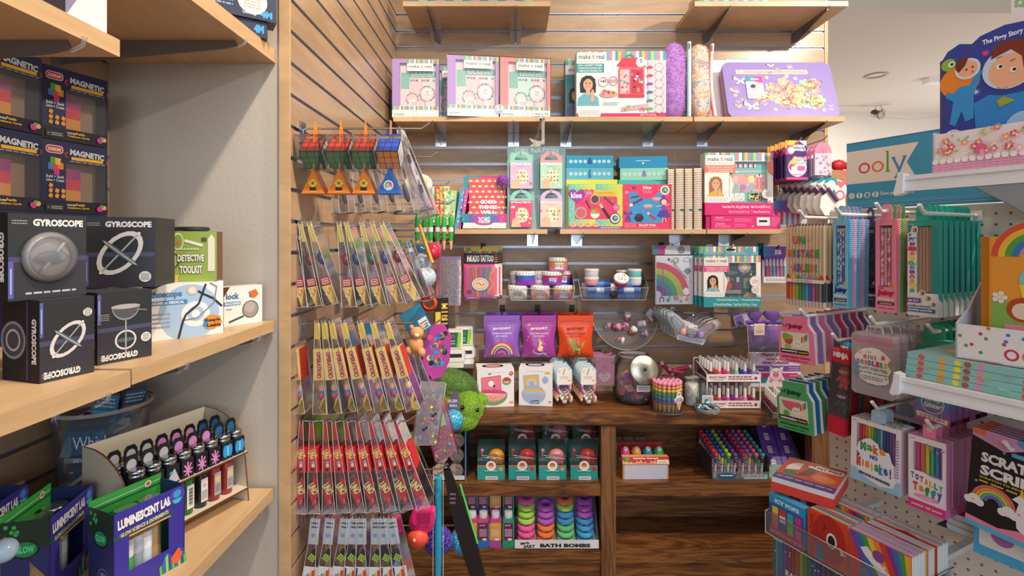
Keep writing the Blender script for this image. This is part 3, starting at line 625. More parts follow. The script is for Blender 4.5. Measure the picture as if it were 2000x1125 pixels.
def nail(c1,c2,hd):
 w,h=.088,.115;m=MB();q=[(-w/2,0),(w/2,0),(w/2,h),(-w/2,h)]
 m.box(-w/2,0,0,w/2,.016,h,c1);arch=[(w/2*math.cos(a),h+.034*math.sin(a)) for a in [PI*k/10 for k in range(11)]];inn=[(w*.3*math.cos(a),h+.022*math.sin(a)) for a in [PI*k/10 for k in range(11)]]
 for k in range(10):m.cuboid8([(arch[k][0],0,arch[k][1]),(inn[k][0],0,inn[k][1]),(inn[k][0],.004,inn[k][1]),(arch[k][0],.004,arch[k][1]),(arch[k+1][0],0,arch[k+1][1]),(inn[k+1][0],0,inn[k+1][1]),(inn[k+1][0],.004,inn[k+1][1]),(arch[k+1][0],.004,arch[k+1][1])],hd)
 A=m.front(-w/2,0,w/2,h);A.r(0,.92,1,1,hd);A.t("Lil' Fingers Nail Art",.5,.86,.92,.09,'FFFFFF',.03);A.g(.3,.75,.7,.8,1,c2,2)
 A.c(.55,.42,.3,'F6EBC8',14,ry=.26);k=A.l;cols=['B08A5A','5A7A6A','C8708A','F0B848','6A6A8A']
 for j in range(3):
  for i in range(4):A.l=k+.0001;A.c(.34+i*.15,.56-j*.14,.042,cols[(i+j*2) % 5],8)
 A.l=k+.0003;A.dots(.04,.05,.96,.7,12,.035,['F4C040',c2,'FFFFFF','E05A6A'],len(c1)+ord(c1[1]),'f')
 for i,(x,y) in enumerate(((.12,.26),(.22,.33),(.32,.35),(.42,.3))):A.p([(.14+i*.05,.05),(x-.03,y-.02),(x,y+.03),(x+.035,y),(.24+i*.07,.05)],'EDBFA0');A.c(x,y+.005,.022,'E87898',8)
 A.p([(.06,0),(.1,.16),(.4,.18),(.5,.0)],'EDBFA0')
 hk=MB();hk.tube([(0,.004,h+.028),(0,-.006,h+.028),(0,-.008,h+.036)],.0022,'E8E0D8',6);return m,hk
for i,(dx,dz,c1,c2,hd,lb) in enumerate(((-.063,.158,'D8B4D8','B090C8','8FCFC0','lilac nail art pack at the upper left of the dove stand'),(.058,.158,'B4E0CC','6AB098','F29CA8','mint nail art pack at the upper right of the dove stand'),(-.063,.004,'F0507E','C83060','8FCFC0','hot pink nail art pack at the lower left of the dove stand'),(.058,.004,'F6CFC8','E0A0A0','D8B8E0','pale pink nail art pack at the lower right of the dove stand'))):
 m,hk=nail(c1,c2,hd);o=pack('nail_art_pack',lb,'nail art',(loc[0]+dx,Y2-.0145,Z2+dz+.004),[('card_pack',m),('hook',hk)],0,'nail art packs on the dove stand')
# strip hanging from the shelf above
solo(MB().box(-.006,0,-.10,.006,.002,0,CLR('F0F0F0',.25)).tube([(-.004,-.004,0),(0,-.012,.004),(0,-.014,.014)],.004,CLR('F0F0F0',.3),6),'clear_hanging_strip','clear plastic strip clipped over the gap in the long shelf','shelf strip',(.125,2.055,ZB+.006))
# flat gift boxes and makeup boxes
def plain(px0,px1,pt,pb,Y,d,c,side,top,name,label,fn=None,rz=0,group=None):
 z=(470-pb)/1000*Y;x0,x1=(px0-1000)/1000*Y,(px1-1000)/1000*Y;h=(470-pt)/1000*Y-z
 m,A=pk(x1-x0,d,h,c,side,top)
 if fn:fn(A,m,x1-x0,h)
 return pack(name,label,'box',((x0+x1)/2,Y,max(z,Z2) if abs(z-Z2) < .004 else z),[('box_body',m)],rz,group)
def beads(sym,col):
 def f(A,m,w,h):
  for i in range(9):
   x=.1+i*.1
   if i == 4:A.p([(x-.045,.3),(x-.02,.8),(x+.02,.8),(x+.045,.3)] if sym == 0 else [(x-.03,.15),(x-.03,.5),(x-.01,.9),(x+.02,.85),(x+.01,.5),(x+.04,.2)],col)
   else:A.c(x,.5,.036,'CFEAF4');A.c(x,.5,.015,'8AB8C8',8)
 return f
GB='flat blue and mint gift boxes stacked on the lower shelf'
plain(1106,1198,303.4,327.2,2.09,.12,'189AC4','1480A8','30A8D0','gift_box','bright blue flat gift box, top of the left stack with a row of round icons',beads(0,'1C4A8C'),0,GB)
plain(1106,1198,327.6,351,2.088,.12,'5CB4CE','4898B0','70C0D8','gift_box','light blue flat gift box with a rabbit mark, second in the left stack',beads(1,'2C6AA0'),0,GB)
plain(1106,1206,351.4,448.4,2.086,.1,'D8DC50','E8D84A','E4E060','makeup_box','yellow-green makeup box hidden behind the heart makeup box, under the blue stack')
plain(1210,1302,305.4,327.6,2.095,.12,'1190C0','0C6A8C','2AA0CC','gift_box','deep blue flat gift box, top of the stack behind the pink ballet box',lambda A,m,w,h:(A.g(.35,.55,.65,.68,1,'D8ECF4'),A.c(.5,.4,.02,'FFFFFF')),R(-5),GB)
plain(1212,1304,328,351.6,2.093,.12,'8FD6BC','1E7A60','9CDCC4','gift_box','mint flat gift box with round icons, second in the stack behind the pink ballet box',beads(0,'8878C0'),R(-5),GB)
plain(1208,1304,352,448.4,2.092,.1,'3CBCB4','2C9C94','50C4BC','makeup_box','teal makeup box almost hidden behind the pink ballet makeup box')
def klee(A,m,w,h):
 A.stripes(0,0,1,1,['6CC8C0','7CCEB4','8CD4A4','9CD890','B0DC78','C4DE68','D4E05C','DEE056'],16)
 k=A.l
 for j in range(8):
  for i in range(12):A.l=k;A.heart(.04+i*.084+(j % 2)*.03,.08+j*.125,.014,'B8ECD8' if i < 6 else 'E8EC9C')
 A.l=k+.0001;A.r(0,0,1,.06,'B04A9C');A.g(.6,.015,.95,.045,1,'F4E8F0')
 A.r(.12,.22,.9,.72,'E83C6C',.015);A.dots(.14,.24,.88,.7,40,.012,['F07898'],4,'h')
 A.heart(.16,.74,.165,'9A3CA8');A.t('klee',.15,.75,.2,.13,'FFFFFF',.02);A.heart(.38,.8,.1,'E84C84');A.g(.33,.77,.44,.83,3,'FFD8E8')
 A.p([(.46,.76),(.86,.72),(.9,.84),(.48,.88)],'F2C23C');A.g(.52,.78,.82,.82,1,'B07820')
 for x,y,r,c,d_ in ((.23,.36,.11,'C8686C','B8A8A8'),(.49,.66,.09,'6A3A38','C0B4B0')):A.c(x,y,r,d_);A.c(x,y,r*.78,c)
 A.c(.49,.34,.085,'8CC04C',18,0,180);A.c(.49,.34,.085,'F2EFE0',18,180,360);A.p([(.5,.36),(.56,.36),(.55,.47),(.5,.49)],'E8703C')
 A.ln([(.32,.64),(.4,.46)],.025,'4A2A2C');A.ln([(.58,.56),(.76,.24)],.05,'4A1E2C');A.ln([(.66,.72),(.86,.5)],.035,'7A4A3A');A.ln([(.58,.56),(.63,.47)],.052,'D8C0B8')
 A.c(.88,.48,.065,'E070A8');A.g(.85,.46,.91,.5,2,'FBE0EC');A.c(.86,.24,.1,'6C2C84');A.c(.86,.24,.083,'F4F0F0');A.c(.86,.24,.055,'1E8C64');A.c(.87,.25,.025,'8CD8A8')
 for i in range(4):A.c(.08+i*.14,.1,.05,'F6C8D0');A.c(.08+i*.14,.1,.038,'F2A83C')
plain(1110,1216,361,449,Y2-.004,.016,'8CD4A4','C83C6C','DCE060','makeup_box','yellow and mint play makeup box with a big purple heart logo',klee)
def kleek(A,m,w,h):
 A.r(.13,.14,.8,.82,'3C9CD8',.01);A.p([(.28,.83),(.72,.83),(.66,.72),(.5,.67),(.34,.72)],'EF3A6A')
 A.t('klee',.5,.93,.17,.075,'FFFFFF',.02);A.t('kids',.5,.84,.17,.075,'F08AA8',.02);A.heart(.23,.92,.045,'4A3C9C');A.r(.04,.79,.12,.85,'B8A0B8',.01)
 A.c(.86,.87,.095,'F4F0F0');A.c(.86,.87,.065,'1E8C64');A.c(.87,.88,.03,'8CD8A8')
 A.ln([(.16,.7),(.34,.74)],.022,'2A2A34');A.ln([(.14,.52),(.4,.68)],.05,'8A2A5C');A.ln([(.14,.52),(.2,.555)],.052,'F4E8EC');A.ln([(.5,.36),(.67,.22)],.045,'C8304C');A.ln([(.5,.36),(.54,.33)],.047,'F4D0D8')
 for x,y in ((.7,.66),(.51,.5)):A.r(x-.1,y-.055,x+.1,y+.03,'A88890',.02);A.c(x,y+.02,.1,'C8B8BC',ry=.035)
 A.c(.33,.25,.1,'26262C',6,ry=.09);A.c(.33,.3,.08,'3A3A42',6,ry=.05)
 A.p([(.78,.44),(.9,.44),(.97,.28),(.84,.24),(.7,.3)],'5A3CA8');A.ln([(.82,.26),(.8,.14)],.02,'F4C0B0');A.ln([(.86,.26),(.88,.16)],.02,'F4C0B0');A.r(.79,.42,.88,.54,'7A50C0');A.ln([(.8,.52),(.67,.5)],.016,'F4C0B0');A.ln([(.87,.52),(.96,.56)],.016,'F4C0B0')
 A.c(.84,.63,.085,'8C2CA0',ry=.07);A.c(.84,.6,.058,'F6CDB8');A.c(.83,.72,.035,'8C2CA0')
 for s in (-1,1):A.p([(.11,.35),(.11+s*.08,.42),(.11+s*.08,.33)],'5A4CB8');A.p([(.11+s*.01,.34),(.11+s*.06,.2),(.11+s*.03,.16),(.11+s*.0,.24)],'5A4CB8')
 A.t('BALLET STAR',.5,.085,.34,.05,'FFFFFF',.03);A.g(.3,.025,.7,.045,1,'F8B0C4');A.g(.03,.03,.26,.13,3,'F8B0C4');A.dots(.03,.3,.97,.97,12,.01,['F8A0BC'],4)
plain(1216.5,1312,361.5,449,Y2-.004,.018,'EF3A6A','D82C5C','F05A80','makeup_box','pink play makeup box with a purple-skirted ballerina',kleek)
# four spiral notebooks, spines forward
def spiral(w,d,h,c1,c2):
 m=MB();m.box(-w/2,.006,0,w/2,d,h,'EDE6D8');m.box(-w/2-.001,.006,-.0,-w/2+.001,d,h,c1);m.box(w/2-.001,.006,0,w/2+.001,d,h,c1)
 m.left(.006,0,d,h,-w/2-.001).r(0,.3,1,.5,c2)
 A=m.front(-w/2,0,w/2,h,.006);A.r(.55,.3,.98,.5,'E8E4DC');A.r(.55,.3,.98,.34,'1F7C70')
 s=MB();mt=C('D8C8A8',.25,.7)
 for i in range(26):
  z=.008+i*(h-.016)/25;s.lathe([(w*.40,-.0011),(w*.47,0),(w*.40,.0011)],mt,10,(0,.005,z),cap=False)
 return m,s
for i,(a,b_,pt) in enumerate(((1304.5,1318.5,330),(1320,1337,329),(1338,1354,329),(1355.5,1372.5,328))):
 loc,w,h=slot(a,b_,pt,Z2,2.066);m,s=spiral(w-.002,.17,h,'B0704C','F0EDE6')
 pack('spiral_notebook','%s terracotta spiral notebook, wire spine forward, left of the eye makeup box' % ['leftmost','second from left','third from left','rightmost'][i],'notebook',(loc[0],2.066,Z2),[('pages',m),('spiral_binding',s)],0,'spiral notebooks on the lower shelf')
# eye makeup box on a flat pink box
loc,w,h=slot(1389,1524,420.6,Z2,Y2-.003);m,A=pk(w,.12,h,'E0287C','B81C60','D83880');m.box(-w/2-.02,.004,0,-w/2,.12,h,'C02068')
A.t('WARNING:',.12,.84,.12,.12,'F8B8D4',.03);A.g(.05,.6,.28,.76,2,'F08CB8');A.t('ATTENTION:',.13,.38,.14,.12,'F8B8D4',.03);A.g(.05,.1,.28,.3,2,'F08CB8',5);A.g(.34,.5,.58,.8,3,'F08CB8',6);A.g(.34,.15,.5,.4,2,'F08CB8',7)
A.r(.66,.24,.85,.86,'F4F2F0',.01);A.r(.69,.5,.81,.66,'222222');A.g(.87,.2,.99,.85,7,'F08CB8',8);A.c(.6,.2,.015,'F8B8D4')
pk1=pack('makeup_box','flat magenta makeup box lying under the eye makeup box, barcode label on its edge','box',loc,[('box_body',m)])
def mirbox(w,h,d,base,band,edge,teal,hair,shirt,fn):
 m=MB();f=.36*w;a=.10*h;b_=.2*h
 m.box(-w/2,.0,0,w/2,d,b_,base);m.box(-w/2,0,h*.86,w/2,d,h,'E4EEEC');m.box(-w/2,0,b_,-w/2+f,d,h*.86,'F2F0EC');m.box(w/2-.08*w,0,b_,w/2,d,h*.86,'F2F0EC');m.box(-w/2+f,.012,b_,w/2-.08*w,d,h*.86,'6FC0BA')
 A=m.front(-w/2,0,w/2,h);A.stripes(0,.87,1,1,STR,24);A.r(0,.68,.45,.86,edge)
 mir(A,.22,.88,.42,.16)
 for i in range(3):A.t(['EYE MAKEUP BEAUTY COSMETICS SET','ENSEMBLE DE BEAUTE','SET DE COSMETICOS'][i],.23,.765-i*.035,[.4,.34,.36][i],.022,'FFF0E8',.02)
 girl(A,.16,.5,.062,hair,shirt,SKIN,3.2);A.r(.02,.2,.36,.3,'F7F4F2',.02);A.g(.04,.215,.34,.285,3,'C8B8C8',4);A.r(0,0,1,.2,base)
 A.p([(.36,.2),(.42,.5),(.36,.66)],'F2F0EC');A.c(.9,.34,.07,'F2EEEA');A.ring(.9,.34,.062,.006,'A8A8A8');A.g(.86,.3,.94,.37,3,'C08890');A.t('7 PCS/PZS',.9,.22,.13,.03,'7A8A90',.02)
 I=m.front(-w/2,0,w/2,h,.012);fn(I,A)
 wn=MB();wn.poly([(-w/2+f,.001,b_),(w/2-.08*w,.001,b_),(w/2-.08*w,.001,h*.86),(-w/2+f,.001,h*.86)],CLR('FFFFFF',.03,.3));return m,wn
def eye(I,A):
 I.r(.46,.76,.78,.84,'8A7A98',.01);I.stripes(.47,.77,.77,.83,['C8B8D0','5A4A6A','E8E0EC'],12);I.ln([(.44,.7),(.9,.71)],.02,'C8CCD0');I.p([(.44,.68),(.52,.7),(.44,.73)],'F0F0EC');I.r(.4,.38,.9,.66,'F0A8A8',.01);I.dots(.41,.39,.89,.65,40,.012,['E07888','F8D0C8','C86880'],3,'f')
 for x,y,c in ((.47,.58,'F0C0BC'),(.58,.58,'F4A8A0'),(.7,.58,'F2E8A0'),(.47,.45,'7CC8C0'),(.58,.45,'A888C8'),(.7,.45,'88BCE0')):I.c(x,y,.05,c)
 for x in (.79,.84):I.ln([(x,.43),(x,.62)],.022,'D86888');I.c(x,.63,.018,'F4ECE8')
 I.r(.38,.23,.6,.36,'F6F2F2',.01);I.dots(.39,.24,.59,.35,30,.01,['E05A8A','F0B040','7AB85C','9A6AC0'],5,'s');I.r(.65,.22,.87,.36,'3C9C94',.01);I.dots(.7,.25,.83,.33,9,.03,['E87888','F2A84C','F4D060'],6,'f');I.c(.36,.5,.04,'F0A080');I.c(.37,.56,.03,'5A2A30');A.p([(.93,.68),(1,.64),(1,.86),(.9,.86)],'F08878')
 A.t('Total Net Wt. 10.2 g (0.36 oz)   Net 7.5 ml (0.25 fl oz)',.6,.13,.7,.05,'FFFFFF',.02);A.t('Net 7.5 ml (0.25 fl oz)   1 Sheet/Feuille/Hoja',.65,.05,.6,.05,'F8C0DC',.02)
z3=loc[2]+h+.0006
l2,w2,h2=slot(1376.5,1510,298,z3,Y2-.003);m,wn=mirbox(w2,h2,.05,'E0287C','F08070','F0806C','6FC0BA','A8714A','E8B040',eye)
pack('eye_makeup_box','large eye makeup box with a long-haired girl, on the flat magenta box','box',l2,[('box_body',m),('window',wn)])
m,A=pk(.12,.05,.26,'B03060','8A2850');A.stripes(0,.88,1,1,STR,20);pack('makeup_box','crimson makeup box behind the eye makeup box, only its left edge showing','box',(.805,2.18,Z2),[('box_body',m)])
# lip gloss pack behind at the right
def gloss(w,h,lower,n,c0,c1,tube='E83C6C'):
 m=MB();m.box(-w/2,0,0,w/2,.012,h*.16,lower);m.box(-w/2,0,h*.62,w/2,.012,h,c0);m.box(-w/2,.010,h*.16,w/2,.012,h*.62,'E4E4EC')
 A=m.front(-w/2,0,w/2,h);A.stripes(0,.72,1,1,c1,9);A.t('3C4G',.5,.84,.22,.13,'FFFFFF',.04);A.c(.85,.68,.09,'F6F2F4');A.g(.1,.04,.7,.12,2,'8888A0')
 tb=MB()
 for i in range(n):
  x=-w*.38+w*.62*i/(n-1);tb.lathe([(.0052,0),(.0052,h*.3)],C(['A83C6C','C87098','6A9CC0','9A7ACC','C85A8A','5AB0B8'][i % 6],.2),8,(x,.005,h*.17));tb.lathe([(.0056,0),(.0056,h*.2)],tube,8,(x,.0045,h*.46))
 return m,tb
l3,w3,h3=slot(1510,1579,392,Z2,2.12);m,tb=gloss(w3,h3,'F0ECE6',5,'7A4CB0',['3C8CC0','4C74B8','6C5CB4','8C4CB0','A844A8','C43C9C','D83488','E03478','E83C6C'])
pack('lip_gloss_set','pink-capped lip gloss set at the right end of the lower shelf','lip gloss',l3,[('card_pack',m),('tube_row',tb)])
# hanging packs of putty (professor pinwheel's)
def hook(L,up=.012,r=.0028,mat=None):
 m=MB();mat=mat or STEEL()
 m.tube([(0,L,0),(0,0.012,0),(0,.003,.003),(0,-.012,up)],r,mat,7);m.box(-.014,L-.004,-.022,.014,L-.001,.012,mat);return m
HK='wall hooks'
def bhook(px,py,L=.2,lab='',mat=None):
 Y=D-L;m=hook(L,mat=mat);return solo(m,'display_hook',lab,'hook',((px-1000)/1000*Y,Y,(470-py)/1000*Y))
loc,w,h=slot(1535,1580,302,(470-351)/1000*2.0,2.0)
m=MB();m.box(-w/2,.0,0,w/2,.012,h,'4A2C7C');hw_=MB();hw_.box(-w/2-.003,.0035,h+.001,w/2-.006,.006,h+.056,'4A2C7C')
A=m.front(-w/2,0,w/2,h);A.r(.0,0,1,.1,'E84C90');A.c(.5,.5,.42,'F4F0F4');A.p([(.1,.6),(.35,.95),(.7,.85),(.3,.5)],'F2A83C');A.p([(.12,.55),(.3,.85),(.55,.85),(.28,.5)],'F4D04C');A.c(.25,.5,.14,'E83C84');A.c(.32,.45,.1,'FFFFFF');A.r(.48,.36,.85,.55,'F06CA8',.08);A.c(.9,.88,.1,'E84C90')
A.t("PROFESSOR",.62,.84,.55,.13,'2A1A4A',.05);A.t("PINWHEEL'S",.62,.7,.6,.13,'2A1A4A',.05);A.t("PROFESSOR",.62,.845,.54,.12,'FFFFFF',.02);A.t("PINWHEEL'S",.62,.705,.59,.12,'FFFFFF',.02);A.t('Unicorn Putty',.5,.2,.45,.09,'D84888',.01)
A=hw_.front(-w/2-.003,h+.001,w/2-.006,h+.056,.0035);A.p([(.0,1),(.7,1),(.3,.4),(0,.5)],'F2A83C');A.p([(0,.4),(.3,.5),(.5,1),(.2,1)],'F4D04C');A.p([(.0,0),(.35,0),(.3,.6),(.1,.7)],'E83C84');A.c(.28,.3,.16,'F4F0F4');A.t("PROFESSOR",.65,.6,.55,.22,'FFFFFF',.05);A.t("PINWHEEL'S",.65,.35,.6,.2,'FFFFFF',.05);A.p([(.6,1),(1,.6),(1,1)],'F0D8E4')
t=pack('putty_pack','x','putty',(loc[0],2.0,loc[2]),[('box_body',m),('header_card',hw_)],R(4))
series(t,8,(.003,.034,.001),'purple unicorn putty pack hanging by the right end of the shelf, %s','unicorn putty packs on one hook',R(2))
bhook(1562,276,.31,'steel hook through the unicorn putty packs')
# second stack: nail card packs
m=MB();w,h=.066,.085;m.box(-w/2,0,0,w/2,.01,h,'D8CCE4');A=m.front(-w/2,0,w/2,h);A.dots(.1,.1,.9,.9,24,.05,['8A7AC0','F0F0F8','E088A8'],3,'f');A.ring(.5,1.0,.5,.2,'E88AB0',14,0,180,ry=.5)
t=pack('nail_sticker_pack','x','nail stickers',P(1608,342,1.98),[('card_pack',m)],R(2));series(t,7,(.002,.03,.0),'pink-arched nail sticker pack beside the unicorn putty, %s','nail sticker packs on one hook')
bhook(1612,272,.32,'steel hook through the pink-arched nail sticker packs')
# lip balm cards
m=MB();out=[(-.035,0),(.02,0),(.05,.03),(.045,.07),(.06,.1),(.04,.13),(.0,.14),(-.03,.12),(-.02,.09),(-.05,.07),(-.055,.03)]
m.prism(out,0,.003,'F2EEE8');A=m.front(-.06,0,.06,.14);A.ring(.42,.82,.25,.09,'1E9CB8',14,0,180);A.heart(.75,.85,.14,'F0708C');A.c(.72,.55,.16,'F0708C');A.c(.72,.55,.1,'F4F0EC');A.p([(.4,.6),(.52,.72),(.6,.58),(.48,.52)],'1E9CB8');A.g(.4,.06,.75,.16,2,'8A8A92')
tb=MB().tube([(-.03,-.006,.105),(.012,-.006,.055)],.0065,C('7A4A80',.25),10);tb.tube([(-.042,-.006,.119),(-.03,-.006,.105)],.0066,C('E8E0E4',.3),10)
t=pack('lip_balm_card','x','lip balm',P(1628,421,1.93),[('card',m),('balm_tube',tb)],R(6));series(t,8,(-.004,.038,.004),'white lip balm card with a teal arch by the blue sign, %s','lip balm cards on one hook')
bhook(1618,345,.33,'steel hook through the white lip balm cards')
# gift bag with red bow
m=MB();w,h,d=.16,.2,.06;m.box(-w/2,0,0,w/2,d,h,'B98A62');A=m.front(-w/2,0,w/2,h)
for p_ in (((.5,.0),(.5,.8)),((.5,.8),(.2,.55)),((.5,.8),(.8,.5)),((.5,.8),(.25,1)),((.5,.8),(.75,1))):A.ln(list(p_),.035,'E8606C')
A.ring(.38,.88,.1,.03,'E8707C');A.ring(.62,.88,.1,.03,'E8707C')
bw=MB();bw.ball((-.035,.02,h+.022),.034,.02,.024,'C81E2C',10,6);bw.ball((.04,.02,h+.03),.036,.02,.03,'C81E2C',10,6);bw.ball((0,.018,h+.02),.014,.016,.016,'A81420',8,6);bw.tube([(-.05,.02,h),(-.052,.02,h+.03),(-.03,.02,h+.045)],.004,'C81E2C',6)
pack('kraft_gift_bag','kraft gift bag with pink ribbon and a red bow, behind the blue sign','gift bag',P(1660,425,2.15),[('bag_body',m),('bow',bw)])

# ================================================================ GOODS HANGING UNDER THE MIDDLE SHELF
def hang(px0,px1,pt,pb,Y):z=(470-pb)/1000*Y;return (((px0+px1)/2000-1)*Y,Y,z),(px1-px0)/1000*Y,(pb-pt)/1000*Y
def clipb(px,py,lab):  # flat black hook clipped into a groove
 m=MB();k=C('1C1E22',.35);m.box(-.012,D-.004-2.16,-.012,.012,D-.0005-2.16,.02,k);m.tube([(0,D-.004-2.16,0),(0,.0,-.004),(0,-.012,-.002),(.006,-.018,.012)],.0026,k,6)
 return solo(m,'display_hook',lab,'hook',((px-1000)/1000*2.16,2.16,(470-py)/1000*2.16))
# tattoo pen pack
loc,w,h=hang(906,974,482,586,2.15)
m=MB();m.box(-w/2,0,0,w/2,.004,h,'D8C83C');A=m.front(-w/2,0,w/2,h);A.r(0,0,1,.82,'C03C84');A.r(0,.05,.12,.85,'E0408C');A.r(.88,.05,1,.8,'E8E4E0');A.r(0,.68,1,.88,BLK);A.stripes(0,.88,1,.92,['E0408C','3CA8B0','D8C83C','C03C84'],14)
A.t('INKADO TATTOO',.47,.78,.76,.13,'F0F0EE',.03);A.g(.88,.7,.97,.86,4,'E8904C');A.c(.12,.95,.06,'3CA8B0');A.g(.08,.93,.22,.97,1,'C03C3C');A.r(.0,0,1,.07,'8A2C84');A.r(.06,.24,.22,.3,'C03C84') ;A.c(.15,.15,.07,'26202C');A.g(.08,.02,.45,.06,2,'E8D8E4');A.r(.78,.015,.98,.06,BLK);A.g(.8,.03,.96,.05,1,'F0F0F0')
for i in range(7):A.ring(.8,.2+.06*i,.1-.008*i,.012,'F2B03C' if i % 2 else 'F0806C',10,-60,200)
A.p([(.62,.1),(.95,.1),(.95,.6),(.8,.66),(.62,.4)],'E8507C');A.ln([(.7,.15),(.85,.3),(.72,.45),(.88,.6)],.03,'F2B03C')
pn=MB()
for i,(c,a) in enumerate((('E0701E',-.14),('E8A050',-.08),('D83C50',-.03),('E05CA0',.0),('2C88C8',.02),('9C7CD0',.06),('2EA45A',.13))):
 x=-.026+i*.0085;pn.tube([(x*1.15+a*.06,-.004,h*.62),(x*.9-a*.05,-.004,.014)],[.0042,.0034],c,7)
wn=MB();wn.box(-w*.42,-.010,.01,w*.42,-.0095,h*.66,CLR('FFFFFF',.05));A=wn.front(-w*.42,.01,w*.42,h*.66,-.0101);A.c(.47,.42,.28,'F4F2EE',ry=.19);A.c(.47,.42,.25,'3CA8A8',ry=.165);A.c(.47,.42,.23,'E8C4A0',ry=.145);A.ln([(.32,.42),(.42,.46),(.5,.38),(.62,.43)],.02,'8A5A3A')
t=pack('tattoo_pen_pack','tattoo pen pack with black lettered band and coloured pens, hanging at the left','craft kit',loc,[('backing_card',m),('pen_row',pn),('blister',wn)])
dup(t,(loc[0]+.014,loc[1]+.03,loc[2]+.002),None,'second tattoo pen pack, directly behind the front one')
clipb(940,484,'black hook holding the tattoo pen packs')
# sequin pouch
loc,w,h=hang(856,899,500,596,2.12)
m=MB();HOL=GLIT('C8B8DC','F4F0FA',170,.15,.28)
m.prism([(-w*.62,0),(-w*.2,-.004),(w/2,0),(w/2+.003,h*.6),(w/2,h),(-w*.35,h*.98),(-w*.55,h*.5)],.0,.014,HOL);A=m.front(-w/2,0,w/2,h);A.r(-.2,.93,1,1,'7A5CA0',.02);A.r(-.1,.05,.35,.9,'E06CA8');A.stripes(-.08,.08,.3,.86,['E88CBC','D8508C','F4B8D4'],6)
m.box(-w/2,-.006,.0,w/2,-.0055,h*.98,CLR('FFFFFF',.12,.5))
sq=MB();rnd=random.Random(3)
for i in range(150):x,z=rnd.uniform(-w*.5,w*.46),rnd.uniform(.01,h*.85);sq.ball((x,-.002,z),.0022,.0012,.0022,['E04C8C','3CA0C0','F4F0F4','B89CDC','3A4A8C','F0A8C0'][i % 6],5,3)
pack('sequin_pouch','clear holographic pouch full of pink and silver sequins, beside the tattoo pens','pouch',loc,[('pouch_body',m),('sequins',sq)],R(-6))
# acrylic bins and slime tubs
def bin_(w,d,h,lip):
 c=CLR('EEF4F8',.06,.35);e=CLR('FFFFFF',.5,.5);m=MB();sl=.010
 m.cuboid8([(-w/2+sl,-d,0),(w/2-sl,-d,0),(w/2-sl,0,0),(-w/2+sl,0,0),(-w/2+sl,-d,.002),(w/2-sl,-d,.002),(w/2-sl,0,.002),(-w/2+sl,0,.002)],c)
 m.poly([(-w/2+sl,-d,0),(w/2-sl,-d,0),(w/2,-d-.006,lip),(-w/2,-d-.006,lip)],c);m.poly([(-w/2,0,0),(w/2,0,0),(w/2,0,h),(-w/2,0,h)],c)
 for s in (-1,1):m.poly([(s*(w/2-sl),-d,0),(s*(w/2-sl),0,0),(s*w/2,0,h),(s*w/2,-d*.35,h*.96),(s*w/2,-d-.006,lip)],c);m.tube([(s*(w/2-sl),-d,.001),(s*w/2,-d-.006,lip),(s*w/2,-d*.35,h*.96),(s*w/2,0,h)],.0011,e,5)
 m.tube([(-w/2,-d-.006,lip),(w/2,-d-.006,lip)],.0013,e,5);m.tube([(-w/2+sl,-d,.001),(w/2-sl,-d,.001)],.0013,e,5);m.box(-w*.3,.0,h-.004,w*.3,.006,h+.004,c);return m
def tub(c,c2,lab,lid='F2F0F0',r=.043,h=.058,two=None):
 b=MB();b.lathe([(r*.88,0),(r*.93,h*.05),(r*.95,h*.45)],c,20,cap=True);b.lathe([(r*.95,h*.45),(r*.97,h*.76)],two or c,20,cap=False)
 l=MB();l.lathe([(r,h*.72),(r,h*.97),(r*.94,h)],lid,20)
 for k in range(20):
  a=k*PI/10;l.box(0,0,0,0,0,0,lid) if 0 else l.poly([(r*1.004*math.cos(a+q),r*1.004*math.sin(a+q),z) for q,z in ((-.04,h*.75),(.04,h*.75),(.14,h*.95),(.06,h*.95))],'9A9CA4')
 if lab:
  pts=[];n=6
  for k in range(n):a=-PI/2-.42+.84*k/n;a2=a+.84/n;b.poly([(r*.985*math.cos(a),r*.985*math.sin(a),h*.14),(r*.985*math.cos(a2),r*.985*math.sin(a2),h*.14),(r*.985*math.cos(a2),r*.985*math.sin(a2),h*.62),(r*.985*math.cos(a),r*.985*math.sin(a),h*.62)],lab)
  A=b.front(-r*.38,h*.2,r*.38,h*.58,-r*.995);A.g(0,.3,1,.95,3,c2,5);A.star(.75,.3,.14,c2)
 return b,l
GT='slime tubs in the clear wall bins'
binz,_,_=hang(990,1121,520,588,2.27);wb=.131*2.2
solo(bin_(.272,.155,.118,.052),'acrylic_bin','left clear acrylic wall bin filled with slime tubs','bin',(.124,D-.002,-.250))
solo(bin_(.285,.150,.118,.052),'acrylic_bin','right clear acrylic wall bin with small pots and blue tubes','bin',(.425,D-.002,-.248))
def puttub(x,y,z,c,c2,lab,label,**k):
 b,l=tub(c,c2,lab,**k);t=pack('slime_tub',label,'slime',(x,y,z),[('tub_body',b),('lid',l)],0,GT)
 rm=MB().lathe([(.0434,.041),(.0436,.0425),(.0434,.044)],'C8CAD0',20,cap=False);rm.obj('lid_rim',[q for q in kids(t) if q.name.startswith('lid')][0],(0,0,0));return t
zb=-.2475
